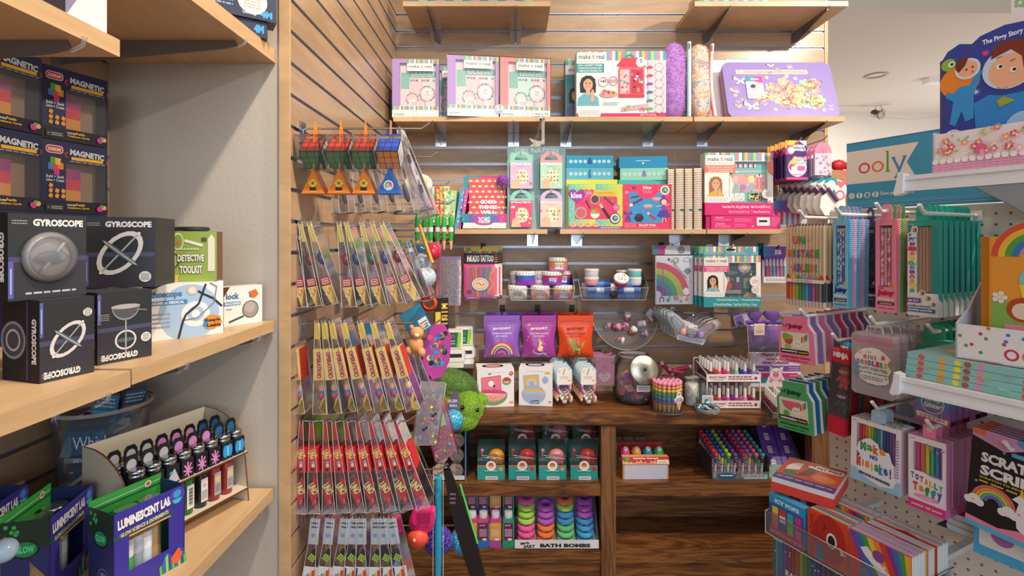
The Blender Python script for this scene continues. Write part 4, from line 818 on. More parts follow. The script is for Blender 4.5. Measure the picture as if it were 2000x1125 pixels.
for x,y,z,c,c2,lb,label,k in (
 (.024,2.178,zb,'EDE8DC','4A4438','F6F2E8','cream slime tub, left of the front row in the left bin',{}),(.120,2.178,zb,'EBA9A0','C84848','F6E8DE','salmon slime tub, middle of the front row in the left bin',{}),(.216,2.178,zb,'DC70B0','8A8A90','EDEAE6','orange over pink slime tub, right of the front row in the left bin',{'two':'E8A03C'}),
 (.034,2.244,zb,'B8B8C0','444','E8E4DC','grey slime tub behind the cream one in the left bin',{}) if 0 else (.056,2.188,zb+.0592,'8C3CB8','FFFFFF',None,'purple, blue and red slime tub, left of the upper row in the left bin',{'two':'2C6CD8'}),
 (.172,2.188,zb+.0592,'9038B0','FFFFFF','7C5CC0','purple slime tub with violet label, upper row of the left bin',{'two':'D82C60'}),
 (.197,2.19,zb+.1188,'E880B8','909090','E8E6E0','orange and pink slime tub standing alone on top of the left bin',{'two':'E8982C'})):
 puttub(x,y,z,c,c2,lb,label,**k)
for i,(x,c,label) in enumerate(((.028,'B4B4BE','grey slime tub at the back left of the left bin'),(.124,'D8B8C8','pale pink speckled slime tub at the back middle of the left bin'),(.222,'3C50B8','dark blue and red slime tub at the back right of the left bin'))):
 b,l=tub(c,'55555F','E4E0E4',r=.0215*1.9,two='C8305C' if i == 2 else None);pack('slime_tub',label,'slime',(x-.002,2.245,zb+.0594),[('tub_body',b),('lid',l)],0,GT)
zc=-.2455
for x,y,z,c,label,rx in ((.338,2.175,.058,'F0A098','coral pot, lower of the two stacked at the left of the right bin',0),(.338,2.175,.0925,'D8DCE8','pale grey pot, upper of the two stacked at the left of the right bin',0),(.478,2.21,.086,'B86C3C','brown pot behind the tilted one in the right bin',0),(.52,2.175,.058,'E4E4F4','white speckled pot, lower of the two at the right of the right bin',0),(.52,2.175,.0925,'7CD0D0','turquoise pot, upper of the two at the right of the right bin',0),(.45,2.125,.068,'C83C7C','raspberry pot with blue-specked lid, tilted forward in the right bin',38)):
 b,l=tub(c,'3C5C9C',None,r=.031,h=.034)
 if rx:A=l.top(-.031,-.031,.031,.031,.0341);A.c(.5,.5,.42,'F4F4F8');A.dots(.2,.2,.8,.8,26,.045,['3C5C9C','2C4480'],4,'s')
 pack('small_pot',label,'slime',(x,y,zc+z),[('tub_body',b),('lid',l)],0,GT,rx=R(rx))
for i,(x,c,label) in enumerate(((.345,'DCD8E0','white slime tub at the back left of the right bin'),(.425,'C8C4CC','grey slime tub at the back middle of the right bin'),(.51,'D8D4DC','pale slime tub at the back right of the right bin'))):
 b,l=tub(c,'6A6A78',None,r=.040);pack('slime_tub',label,'slime',(x-.002,2.244,zc+.001),[('tub_body',b),('lid',l)],0,GT)
for i in range(6):
 x=.365 if i < 3 else .49;m=MB();m.lathe([(.011,-.05),(.012,-.045),(.012,.045),(.011,.05)],C('2C6CC0',.3),12,axis='x');m.lathe([(.0124,-.02+.01*(i % 2)),(.0124,.022)],'D8E4F0' if i % 3 == 1 else '4C8CD8',12,axis='x',cap=False)
 solo(m,'putty_tube',['lowest','middle','uppermost'][i % 3]+' blue tube lying at the '+('left' if i < 3 else 'right')+' front of the right bin','tube',(x,2.155+.004*(i % 3),zc+.0125+.0165*(i % 3)*1.5),0,'blue tubes in the right bin')
solo(MB().ball((0,0,0),.018,.006,.016,'2A2A32',10,6),'paw_sticker','dark paw-shaped sticker on the front of the right acrylic bin','sticker',(.424,2.131,zc+.022))
# rainbow art kit
loc,w,h=hang(1279,1354,499,594,2.12);d=.03
m=MB();m.box(-w/2,0,0,w/2,.004,h,'E8E8F0');A=m.front(-w/2,0,w/2,h)
for r_,c in ((.88,'D83C6C'),(.72,'B8C83C'),(.56,'4CA480'),(.42,'2C90A8'),(.28,'6C4CA8'),(.14,'E8E8F0')):A.c(.03,.17,r_,c,16,0,90);
for x,c,l in ((.85,'D83C6C',.1),(.7,'B8C83C',.06),(.5,'4CA480',.09),(.38,'2C90A8',.08),(.16,'6C4CA8',.05),(.2,'D83C6C',-.58)):A.ln([(x,.18),(x,.18-l)],.025,c)
A.r(0,0,.03,1,'D0D0DC');A.ring(.55,.9,.08,.012,'4A4A54');A.c(.52,.91,.01,'4A4A54');A.c(.58,.91,.01,'4A4A54');A.ring(.55,.9,.045,.01,'4A4A54',8,200,340);A.star(.36,.92,.05,'2A2A34',4);A.ring(.84,.88,.1,.012,'3C9CA8',14,0,180);A.ln([(.74,.88),(.94,.88)],.012,'3C9CA8');A.heart(.88,.5,.06,'E87898');A.heart(.88,.5,.045,'F4F0F4')
A.p([(.76,.68),(.82,.74),(.9,.74),(.96,.68),(.86,.6)],'7A8890');A.t('LET YOUR COLORS SHINE',.62,.72,.62,.05,'4A4A54',.01,-48);A.c(.82,.26,.1,'F4C0CC');A.c(.82,.26,.085,'F8F4F6');A.t('♪',.15,.08,.1,.1,'222222',0) if 0 else A.ln([(.12,.04),(.12,.13),(.22,.14),(.22,.05)],.02,'222222');A.star(.34,.08,.07,'3CA0B0',5);A.r(.5,.08,.62,.16,'E87898',.01);A.star(.68,.06,.05,'3C8CC0',6);A.star(.84,.1,.07,'F2B03C',5);A.c(.84,.1,.03,'E8707C')
hd=MB();hd.box(-w/2-.006,.004,h+.004,w/2-.008,.024,h+.042,'C8D0DC');A=hd.front(-w/2-.006,h+.004,w/2-.008,h+.042,.004);A.p([(0,1),(.35,1),(.3,0),(.1,0)],'B83C84');A.r(0,0,.12,1,'2E8C98');A.c(.75,.5,.1,'3CA890');A.c(.75,.5,.06,'E05C8C');A.g(.3,.3,.6,.7,2,'F4F4F8')
cs=MB();cs.box(-w/2-.001,-.004,0,w/2+.001,d,h+.0,CLR('F4F8FC',.06,.35))
pack('rainbow_art_kit','boxed art kit with a dripping rainbow, hanging right of the acrylic bins','craft kit',loc,[('notebook_front',m),('header',hd),('clear_case',cs)],R(4))
clipb(1309,482,'black hook holding the dripping rainbow kit')
# nail spa kit
def nailkit(I,A):
 I.r(.56,.58,.9,.86,'3A5A68',.02);I.c(.74,.78,.11,'D0A8B8');I.c(.74,.78,.05,'F0E4A8');I.dots(.58,.62,.88,.72,8,.02,['9A6AC0','3CA8A0','F4D060'],5);I.r(.42,.62,.56,.7,'5C8890',.01)
 for x,c in ((.45,'F0604C'),(.62,'7A4C8C')):I.r(x-.025,.48,x+.025,.58,'D8D8DC');I.c(x,.41,.07,c,ry=.075)
 I.r(.72,.36,.92,.56,'8A9C98',.02);I.c(.52,.53,.03,'D83C6C');I.r(.38,.26,.68,.33,'C8B0A8')
 for i in range(6):I.c(.4+i*.05,.2,.018,['C8A060','8A5A3C','E8D0A0'][i % 3],8)
 I.p([(.7,.2),(.78,.29),(.92,.28),(.94,.2)],'F0A870');A.c(.9,.5,.1,'F2F0EC');A.ring(.9,.5,.09,.006,'C08890');A.g(.85,.46,.95,.54,3,'C08890')
 for i,s in enumerate(('2 Sheets/Feuilles/Hojas   1 Sheet/Feuille/Hoja','32 Pieces/Pieces/Piezas   Total Net 1.01 fl oz / 1 Sheet')):A.t(s,.6-.05*i,.14-.085*i,.76,.05,'E4F4F4',.02)
loc,w,h=hang(1375,1485,499,600,2.07);m,wn=mirbox(w,h,.012,'2E9CA4','','E0508C','','2A1C1A','6CC0CC',nailkit)
hd=MB();hd.box(-w/2+.0,.004,h+.002,w/2-.008,.007,h+.036,'4C98B0');A=hd.front(-w/2,h+.002,w/2-.008,h+.036,.004);A.stripes(0,.35,1,1,STR,22);A.r(0,0,1,.35,'6CB4CC');A.c(.84,.45,.07,'5CA4BC');A.r(.42,.5,.58,.75,'26282C',.02)
t=pack('nail_kit','x','craft kit',loc,[('box_body',m),('window',wn),('header_card',hd)],R(-2))
series(t,5,(-.0085,.029,.0),'teal-based nail polish kit with a dark-haired girl, %s on its hook','nail kits on one hook');bhook(1430,484,.24,'steel hook through the nail polish kits')
loc,w,h=hang(1491,1548,481,552,2.15);m,tb=gloss(w,h,'E8E4E8',6,'5C3C98',['2E8CB0','4C74B8','5C5CB4','6C4CB0','7C44A8','7C3C9C','8C3490'],'D8C8DC')
t=pack('lip_gloss_set','purple-topped lip gloss set hanging behind the tall pencil packs','lip gloss',loc,[('card_pack',m),('tube_row',tb)]);dup(t,(loc[0]-.012,loc[1]+.03,loc[2]),None,'second purple-topped lip gloss set, behind the first')
clipb(1515,484,'black hook holding the purple-topped lip gloss sets')
# three bath bomb pouches
def pouch(w,h,c,cd,cl,title,fn):
 m=MB();NX,NZ=14,16;vs=[];rnd=random.Random(len(title))
 for s in (-1,1):
  for j in range(NZ+1):
   t=j/NZ
   for i in range(NX+1):
    u=i/NX*2-1;wd=w/2*(1-.10*math.sin(PI*min(1,t*1.4))+(.02 if t < .1 else 0));puff=.026*(1-u*u)**.7*math.sin(PI*min(1,t*1.25)**.6)*(1 if t < .8 else .12)
    vs.append((u*wd,s*puff+(.0018*math.sin(9*u+7*t)*(t < .75)) - (0 if s > 0 else .0008),h*t))
 n=(NX+1)*(NZ+1)
 for s,q in ((0,0),(1,n)):m.add(vs[q:q+n],[((j*(NX+1)+i),(j*(NX+1)+i+1),((j+1)*(NX+1)+i+1),((j+1)*(NX+1)+i)) for j in range(NZ) for i in range(NX)],C(c,.22),True)
 m.box(-w*.46,-.0022,h*.80,w*.46,-.0012,h*.803,cd);m.box(-w*.46,-.0022,h*.86,w*.46,-.0012,h*.862,cd)
 pr=MB();A=pr.front(-w/2,0,w/2,h,-.0275)
 L=A.l;fn(A);A.t('garb2ART',.5,.69,.5,.07,'F4F0F4' if c[0] != 'D' else '1E1A1C',.015)
 for i,s in enumerate(title):A.t(s,.5,.58-i*.06,[.56,.34][i],.036,'F0E4F0' if c[0] != 'D' else '2A1A1A',.0)
 # wrap print onto the puffed front
 def bend(p):
  u=p[0]/(w/2);t=p[2]/h;u=max(-.97,min(.97,u));puff=.026*(1-u*u)**.7*math.sin(PI*min(1,t*1.25)**.6)*(1 if t < .8 else .12)
  return (p[0]*(1-.10*math.sin(PI*min(1,t*1.4))),-puff-.0022+(p[1]+.0275),p[2])
 pr.v=[bend(p) for p in pr.v];return m,pr
def rain(A):
 for r_,c in ((.36,'C03C50'),(.33,'E8904C'),(.3,'E8D88C'),(.265,'3C6CA8'),(.23,'E0C88C') ,(.2,'6C4CA8'),(.15,'C04CA8')):A.ring(.5,.08,r_,.034,c,22,0,180)
 A.ring(.5,.08,.12,.05,'E85CB0',14,0,180)
def uni(A):
 A.p([(.42,.2),(.5,.36),(.62,.42),(.7,.34),(.68,.22),(.6,.14)],'E86C7C');A.p([(.44,.24),(.5,.3),(.5,.38),(.58,.4),(.64,.32),(.6,.2),(.5,.16)],'F0DCA8');A.p([(.5,.38),(.48,.49),(.55,.4)],'F2C04C');A.p([(.46,.36),(.42,.42),(.52,.4)],'4C8CC8');A.c(.55,.32,.014,'2A2A2A',8)
 A.ln([(.3,.2),(.36,.12),(.5,.1),(.62,.12),(.72,.08)],.045,'C4A8E0');A.ln([(.3,.14),(.5,.07),(.74,.13)],.02,'8CB0E0');A.star(.22,.78,.05,'F0A060');A.star(.16,.5,.03,'F0C080');A.c(.12,.42,.01,'FFFFFF');A.ln([(.12,.76),(.2,.8)],.01,'F0A060')
def dino(A):
 g='8CA84C';A.p([(.34,.08),(.4,.2),(.38,.3),(.3,.36),(.22,.38),(.24,.45),(.34,.47),(.42,.42),(.52,.36),(.64,.34),(.78,.42),(.68,.26),(.62,.2),(.62,.08),(.56,.08),(.55,.18),(.48,.2),(.42,.08)],g);A.p([(.22,.38),(.3,.4),(.24,.42)],'B83C1C')
 for i in range(5):A.ln([(.44+i*.05,.22+.01*i),(.46+i*.045,.34-.005*i)],.012,'4C6C2C')
 A.ln([(.34,.26),(.28,.22),(.3,.18)],.02,g);A.c(.32,.44,.012,'F4E8A0',8)
for i,(a,b_,c,cd,ti,fn,lb) in enumerate(((945,1015,'8C5CBC','5C3488',('RAINBOW SURPRISE','BATH BOMB'),rain,'lilac bath bomb pouch with a rainbow, left of three'),(1019,1086,'A0409C','6C1C74',('UNICORN SURPRISE','BATH BOMB'),uni,'magenta bath bomb pouch with a unicorn head, middle of three'),(1089,1159,'DC4C20','8C2C10',('DINOSAUR SURPRISE','BATH BOMB'),dino,'orange bath bomb pouch with a green dinosaur, right of three'))):
 loc,w,h=hang(a,b_,616,697,2.15);m,pr=pouch(w,h,c,cd,'',ti,fn);tp=MB();tp.tube([(-.006,-.0045,h*.80),(.008,-.008,h*.9)],.0022,'2A1A34',6)
 t=pack('bath_bomb_pouch',lb,'bath bomb',loc,[('pouch_body',m),('print',pr)],R(2-i))
 b2=MB();b2.__dict__.update({k:v for k,v in m.__dict__.items()});pack('bath_bomb_pouch','same pouch colour hanging behind the '+['lilac','magenta','orange'][i]+' bath bomb pouch','bath bomb',(loc[0]+.008,loc[1]+.062,loc[2]+.006),[('pouch_body',b2)])
 clipb((a+b_)/2,612,'black hook holding the '+['lilac','magenta','orange'][i]+' bath bomb pouches')
# half-bowl of small jars
bw=MB();pts=[(.145*math.cos(PI+PI*k/14),.15*math.sin(PI+PI*k/14)) for k in range(15)];c=CLR('EEF4F8',.08,.4)
vs=[(x,-.06-.055*math.sin(PI*k/14),.13+z) for k,(x,z) in enumerate(pts)]+[(x,0,.13+z) for x,z in pts]
bw.add(vs,[(k,k+1,k+16,k+15) for k in range(14)],c,True);bw.poly([vs[k] for k in range(15)],c);bw.poly([(-.135,0,0.02),(.135,0,.02),(.135,0,.15),(-.135,0,.15)],c);bw.tube(vs[:15],.0016,CLR('FFFFFF',.5,.5),5)
bx,bz=.49,-.445
solo(bw,'clear_wall_bowl','clear half-round wall bowl holding little glitter jars','bowl',(bx,D-.003,bz))
rnd=random.Random(8)
for i,(x,z,y,ry,rx,c_,cap) in enumerate(((-.09,.06,-.05,60,20,'5A1E34',0),(-.058,.07,-.075,75,30,'8C2C50',0),(-.02,.065,-.08,60,-30,'9C3C60',1),(.016,.045,-.085,35,30,'8A5030',1),(.008,.098,-.06,5,30,'B04C70',1),(.054,.08,-.06,80,10,'C8C0C8',1),(.09,.085,-.045,55,0,'8C4C38',1),(.06,.038,-.08,70,20,'6A6A80',0),(-.045,.022,-.08,100,10,'7A2440',1),(.106,.112,-.04,30,10,'D8D8E0',1))):
 b=MB();b.lathe([(.013,0),(.0165,.003),(.0165,.022),(.013,.026)],GLIT(c_,'E8C0D0',400,.2,.06),14);l=MB();l.lathe([(.0145,.026),(.0145,.036),(.013,.038)],'EDEAE8' if cap else C('D8A8B8',.2),14)
 t=pack('glitter_jar',['leftmost','pink-lidded second','white-capped raspberry','brown front','highest','white-capped silver','brown right-hand','grey bottom','dark bottom-left','rightmost clear'][i]+' little glitter jar in the clear wall bowl','jar',(bx+x,D-.003+y,bz+z),[('jar_body',b),('lid',l)],rx=R(rx),ry=R(ry),group='glitter jars in the wall bowl')
# butterfly kits
def wing(s,k=1):return [(s*.004,.05),(s*.03,.075),(s*.07,.118),(s*.115,.14),(s*.14,.125),(s*.135,.095),(s*.105,.06),(s*.09,.045),(s*.08,.015),(s*.045,-.004),(s*.01,.0)]
m=MB();out=[(x,z) for x,z in wing(1)[1:]]+[(x,z) for x,z in reversed(wing(-1)[1:])]
m.prism(out,.006,.009,'A8B4BC');A=m.front(-.14,0,.14,.14,.006)
for s in (-1,1):
 c='C8D8DC' if s < 0 else 'F0B8BC'
 for f,cc in ((.9,c),(.72,'8A949C'),(.52,c)):A.p([(.5+(s*.075+(x-s*.075)*f)/.28,(.075+(z-.075)*f)/.14) for x,z in wing(s)],cc)
 for q in range(4):A.ln([(.5+s*.1,.45),(.5+s*(.42-.05*q),.85-.2*q)],.01,'F4F4F6')
lb=MB();lb.prism([(-.07,.0),(.07,-.006),(.08,.02),(.05,.036),(-.05,.038),(-.078,.02)],-.006,-.004,'F2F0F2');A=lb.front(-.08,-.006,.08,.04,-.006);A.r(.12,.72,.9,.98,'3C8CC0',.02);A.p([(.4,.6),(.6,.6),(.95,.74),(.85,1),(.15,1),(.1,.8)],'7A4CA8');A.t('3C4G',.5,.82,.16,.22,'FFFFFF',.04);A.g(.12,.15,.88,.55,3,'8CA8C0')
gd=MB()
for x,c in ((-.045,'F0A890'),(.05,'B488D0')):gd.lathe([(.014,.03),(.017,.036),(.015,.058),(.006,.064)],C(c,.2),12,(x,-.002,.0));gd.lathe([(.006,.064),(.005,.09)],C('D8D8F0',.2),10,(x,-.002,0))
gd.box(-.022,-.004,.04,.024,.004,.09,'E8E8EC');A=gd.front(-.022,.04,.024,.09,-.004);A.dots(.1,.1,.9,.9,14,.08,['3CA0A8','D8508C','6A6A8A'],4,'s')
sh=MB();sh.prism([(x*1.06,.062+(z-.062)*1.08) for x,z in out],-.008,.014,CLR('F4F8FC',.06,.45));sh.prism([(x*.96,.062+(z-.062)*.95) for x,z in out],-.014,-.008,CLR('FFFFFF',.04,.45))
t=pack('butterfly_kit','x','craft kit',(.715,2.06,-.405),[('backing_card',m),('label_card',lb),('polish_bottles',gd),('clear_shell',sh)],R(0),ry=R(10));t.scale=(.76,.76,.76)
series(t,5,(-.006,.026,.003),'butterfly-shaped clear makeup kit hanging above the nail polish rack, %s','butterfly kits on one hook');bhook(1352,620,.24,'steel hook through the butterfly kits')
# bin with purple gift bags
ab=bin_(.20,.15,.13,.11)
solo(ab,'acrylic_bin','clear bin holding purple organza gift bags, above the pig sign','bin',(1.025,D-.12,-.443))
ORG=CLR('8C5CC8',.55,.4,.3)
for i,(x,y,c,lb,tg) in enumerate(((1.04,2.10,'B06CA0','purple organza gift bag with a cream price tag, in the clear bin',1),(1.115,2.10,'A04C88','purple organza gift bag at the right of the clear bin',0))):
 b=MB();b.lathe([(.02,0),(.038,.01),(.042,.05),(.03,.09),(.012,.105),(.02,.115),(.036,.14),(.03,.15)],ORG,14,sy=.8)
 cn=MB();rnd=random.Random(i)
 for q in range(9):cn.ball((rnd.uniform(-.022,.022),rnd.uniform(-.018,.01),.014+.008*q*.9),.011,.010,.011,['6CA8C8','C86C9C','9C5CA8','D888B0','7C6CC0'][q % 5],8,5)
 for q in (-1,1):cn.lathe([(.009,.055),(.009,.075)],'B03C6C',10,(q*.012,-.012,0));cn.lathe([(.006,.075),(.0055,.098)],'F0ECEC',10,(q*.012,-.012,0))
 ps=[('bag_body',b),('contents',cn)]
 rb=MB();rb.tube([(.016*math.cos(a),.014*math.sin(a),.106) for a in [k*.7 for k in range(10)]],.002,'4A2C84',5)
 for s in (-1,1):rb.ball((s*.022,-.012,.108),.018,.005,.009,'6C44A8',8,5)
 ps.append(('ribbon',rb))
 if tg:m=MB();m.box(-.026,-.05,.062,.018,-.048,.108,'E8D4B8');A=m.front(-.026,.062,.018,.108,-.05);A.g(.15,.15,.85,.45,3,'9C3C6C');A.ring(.5,.68,.16,.03,'8A6A5A');m.T=None;ps.append(('price_tag',m))
 pack('organza_gift_bag',lb,'gift bag',(x-.05,y,-.440),ps,R(-8 if i else 5),'purple organza gift bags')
m=MB();m.box(-.05,0,0,.05,.002,.04,'8C8CA8');A=m.front(-.05,0,.05,.04);A.r(.05,.1,.4,.9,'6C4C9C');A.g(.45,.2,.9,.8,3,'E8E4F0');solo(m,'shelf_card','small grey and purple card standing in the clear bin beside the gift bags','card',(.955,2.085,-.333),R(10),ry=R(-18))

# ================================================================ ON THE COUNTER
ZC0=ZT+.0006
# small white card machines on a clear riser
solo(MB().box(-.075,0,0,.075,.1,.003,CLR('EEF4F8',.08)).box(-.075,.097,-.0,.075,.1,.2,CLR('EEF4F8',.05)).box(.073,0,-.14,.075,.1,0,CLR('EEF4F8',.08)).box(-.075,0,-.14,-.073,.1,0,CLR('EEF4F8',.08)),'clear_riser','clear acrylic riser carrying the small white cameras','riser',(-.235,2.12,-.53))
def cam_(lb,x,y,rz,grp='toy cameras on the riser'):
 b=MB();b.box(-.042,0,0,.042,.05,.022,'F0EEE8',.003);b.box(-.044,.0,.024,.044,.055,.075,'F4F2EC',.005);b.box(-.038,.006,.078,.038,.05,.155,'F4F2EC',.003);b.box(-.034,-.002,.044,.034,.001,.058,'2A2E34')
 s=MB();s.box(-.031,.003,.086,.031,.0055,.146,'2A6A60');A=s.front(-.031,.086,.031,.146,.003);A.p([(.7,0),(1,0),(1,1),(.8,1)],'8CD84C');A.p([(.85,0),(1,0),(1,.6)],'E8E84C');A.g(.1,.15,.6,.3,1,'D0E8DC');A.g(.2,.35,.6,.46,1,'F0F0F0');A.g(.3,.6,.6,.85,2,'E85C3C')
 k=MB();k.box(.045,.01,.03,.05,.04,.06,'C8C8C8')
 return pack('toy_camera',lb,'toy',(x,y,-.5268),[('case',b),('screen',s),('side_button',k)],R(rz),grp)
cam_('white toy camera with a green and yellow hologram screen, above the plush turtle',-.242,2.12,6);cam_('second white toy camera, partly hidden behind the first',-.205,2.185,6)
# plush turtle hanging over the counter edge
tt=thing('plush_turtle','bright green plush turtle with a darker shell, its head resting over the counter edge','plush toy',(-.243,1.985,ZC0));tt.scale=(.82,.82,.82)
DG,LG=TIE('shell_plush',[(0,'4E7A2E'),(1,'6E9A42')],30),TIE('lime_plush',[(0,'8CC01E'),(1,'A8D634')],30)
sh=MB();sh.ball((-.03,.09,.115),.125,.085,.055,DG,20,12);sh.fur((-.03,.09,.115),(.125,.085,.055),9000,.012,DG,1,.0011)
sh.ball((.005,.07,.10),.105,.08,.022,DG,18,8);sh.fur((.005,.07,.10),(.105,.08,.022),3500,.012,DG,4,.0011);sh.T=Matrix.Rotation(R(8),4,'Y');o=sh.obj('shell',tt,(0,0,0));o.rotation_euler=(R(8),R(14),0)
bd=MB();bd.ball((.0,.06,.07),.115,.08,.06,LG,20,12);bd.fur((.0,.06,.07),(.115,.08,.06),8000,.01,LG,2,.0011);bd.ball((.06,.015,.055),.06,.06,.05,LG,16,10);bd.fur((.06,.015,.055),(.06,.06,.05),4000,.01,LG,3,.0011)
bd.obj('body',tt,(0,0,0))
hd=MB();hd.ball((.095,-.045,.045),.062,.06,.068,LG,20,14);hd.fur((.095,-.045,.045),(.062,.06,.068),9000,.011,LG,5,.0011);hd.ball((.085,-.07,.0),.05,.045,.042,LG,16,10);hd.fur((.085,-.07,.0),(.05,.045,.042),5000,.010,LG,6,.0011)
hdo=hd.obj('head',tt,(0,0,0))
for x,y,z in ((.072,-.106,.065),(.138,-.092,.05)):e=MB();e.ball((x,y,z),.010,.008,.010,C('140F0C',.05),12,8);e.ball((x-.002,y-.007,z+.004),.002,.002,.002,WHITE,6,4);e.obj('eye',hdo,(0,0,0))
for x,y,z,s_,n in ((-.1,.02,.035,(.045,.06,.03),'flipper'),(.125,.06,.05,(.05,.04,.03),'flipper')):f=MB();f.ball((x,y,z),*s_,LG,14,8);f.fur((x,y,z),s_,3000,.009,LG,9,.0011);f.obj(n,tt,(0,0,0))
# two music boxes in white cartons
def mbox(w,d,h,c1,c2,c3,fn):
 m,A=pk(w,d,h,'EEEEF2','E4E6EE','F2F2F4');T=m.top(-w/2,0,w/2,d,h);T.c(.45,.5,.3,c3,ry=.25);T.c(.45,.5,.22,c1,ry=.17);L=m.left(0,0,d,h,-w/2);L.c(.5,.62,.2,c3,ry=.12)
 A.g(.25,.9,.8,.93,1,'C0C0C8');fn(A);A.t('A',.9,.12,.05,.06,'D8342C',.02);A.t('S',.95,.12,.04,.06,'D8342C',.02);return m
def mel(A):
 A.p([(.1,.78),(.64,.84),(.66,.42),(.12,.44)],'E0587C');A.p([(.12,.76),(.62,.81),(.64,.45),(.14,.47)],'EC7C98');A.c(.38,.62,.08,'F8F4F4',8);A.c(.46,.56,.03,'222831');A.ln([(.46,.53),(.47,.44)],.02,'1E7C74')
 A.c(.44,.32,.38,'6FA870',20,180,360,.28);A.p([(.06,.38),(.14,.46),(.72,.42),(.84,.34)],'D04C74');A.c(.44,.34,.34,'F4A49C',20,180,360,.2);A.c(.36,.26,.012,'6A3030',6);A.c(.5,.26,.012,'6A3030',6);A.ring(.43,.24,.03,.008,'6A3030',8,200,340)
 for i in range(9):A.c(.14+i*.075,.22-.06*math.sin(i*.39),.012,'5A3A1C',6)
 A.c(.8,.68,.12,'B84C3C',14,0,180,.1);A.c(.8,.68,.12,'6FA870',14,180,360,.1);A.c(.8,.68,.08,'F4A49C',12,180,360,.06);A.c(.92,.88,.055,'D8342C');A.t('5+',.92,.885,.05,.05,'FFFFFF',.02);A.r(.3,.87,.38,.89,'3A3A40')
def sky(A):
 A.p([(.12,.8),(.6,.84),(.62,.44),(.16,.42)],'A8BCD8');A.p([(.17,.77),(.56,.8),(.58,.47),(.2,.46)],'F0C038');A.c(.38,.6,.15,'C8D0E4',12);A.c(.38,.6,.07,'A8B4D0',10);A.ln([(.38,.56),(.39,.46)],.025,'8A9AC0')
 A.c(.44,.3,.36,'A4B8DC',20,ry=.25);A.p([(.12,.38),(.2,.45),(.72,.44),(.78,.38)],'F0C038');A.p([(.12,.38),(.78,.38),(.76,.3),(.14,.3)],'B4C4E2');A.dots(.15,.14,.74,.34,24,.006,['FFFFFF']);A.r(.32,.05,.62,.13,'8CA0CC',.01);A.ln([(.36,.12),(.6,.15)],.02,'2A3040');A.c(.5,.09,.02,'F0C038')
 A.c(.79,.7,.09,'A4B8DC',ry=.09);A.c(.86,.86,.09,'F0C038',12,0,180,.06);A.c(.66,.26,.03,'F0C038')
m=mbox(.150,.11,.153,'F4A49C','','6FA870',mel);pack('music_box','white carton printed with a watermelon music box, pink inside, beside the plush turtle','toy box',(-.066,2.07,ZC0),[('carton',m)],R(7))
m=mbox(.137,.12,.153,'C8D0E4','','A4B8DC',sky);pack('music_box','white carton printed with a blue music box, yellow inside, right of the watermelon one','toy box',(.096,2.085,ZC0),[('carton',m)],R(-7))
# bead necklace cards on hooks
def neck():
 c=MB();out=[(-.033,.006),(-.026,0),(.026,0),(.033,.006),(.033,.062),(.022,.075),(-.022,.075),(-.033,.062)]
 c.prism([(x,z+.068) for x,z in out],0,.0022,'A8CCE4');c.prism([(x*.9,.07+z*.93) for x,z in out],-.0006,0,'F0EEE6');A=c.front(-.033,.068,.033,.143,-.0007);A.g(.25,.3,.75,.5,2,'D8B0A0');A.c(.8,.28,.1,'F2B050',10,180,360);A.c(.2,.75,.04,'E87888');A.c(.8,.85,.04,'6CA8D8');A.ln([(.42,.55),(.55,.9)],.05,'7A8CA0')
 b=MB();cs=['8CD8D0','E85C8C','B88CE0','F4D08C','F49CB0','7CC0E8'];rnd=random.Random(2)
 for i in range(17):
  a=PI*i/16;b.ball((-.026*math.cos(a),-.004,.066-.036*math.sin(a)-.0),.0048,.0048,.0048,cs[i % 6],8,6)
 for i in range(14):b.ball((rnd.uniform(-.03,.03),rnd.uniform(-.008,.004),rnd.uniform(.0,.03)),.0065,.005,.008,['F0F0F0','F49CB0','D8C078','E88CA0','8CD8D0'][i % 5],7,5)
 return c,b
for j,(px,gl) in enumerate(((1102,'left'),(1149,'right'))):
 c,b=neck();x=(px-1000)/1000*2.08
 t=pack('bead_necklace_card','x','necklace',(x,2.08,ZC0+.018),[('card',c),('beads',b)],R(4));series(t,6,(-.0035,.024,.002),'pastel bead necklace on a blue-white card, '+gl+' hook, %s',gl+' hook of bead necklaces');clipb(px-2,706,'black hook holding the '+gl+' bead necklaces')
m=MB();m.prism([(-.035,0),(.04,.008),(.042,.08),(.025,.1),(-.012,.1),(-.034,.085)],0,.003,'EC5CA0');A=m.front(-.04,0,.045,.1);A.c(.5,.32,.2,'F4E0EC',ry=.14);A.c(.35,.4,.14,'F4E0EC');A.c(.65,.42,.15,'F4E0EC');A.g(.3,.35,.7,.5,2,'C88C50');A.ring(.5,.36,.13,.03,'B8884C',12,180,360);A.ln([(.4,.72),(.62,.86)],.04,'7A1C50')
pw=MB();pw.box(-.036,-.002,.0,.044,-.0015,.12,CLR('FFFFFF',.08,.5));pw.prism([(-.03,.1),(.035,.1),(.05,.13),(.02,.12),(-.01,.132),(-.045,.125)],0,.003,CLR('F49CC8',.4,.5))
t=pack('bracelet_card','pink card with a small bracelet on a white cloud, in a clear bag','bracelet',(.381,2.12,-.60),[('card',m),('clear_bag',pw)],R(-4));clipb(1178,706,'black hook holding the pink bracelet cards')
dup(t,(.372,2.155,-.598),None,'second pink bracelet card behind the first, only its left edge showing')
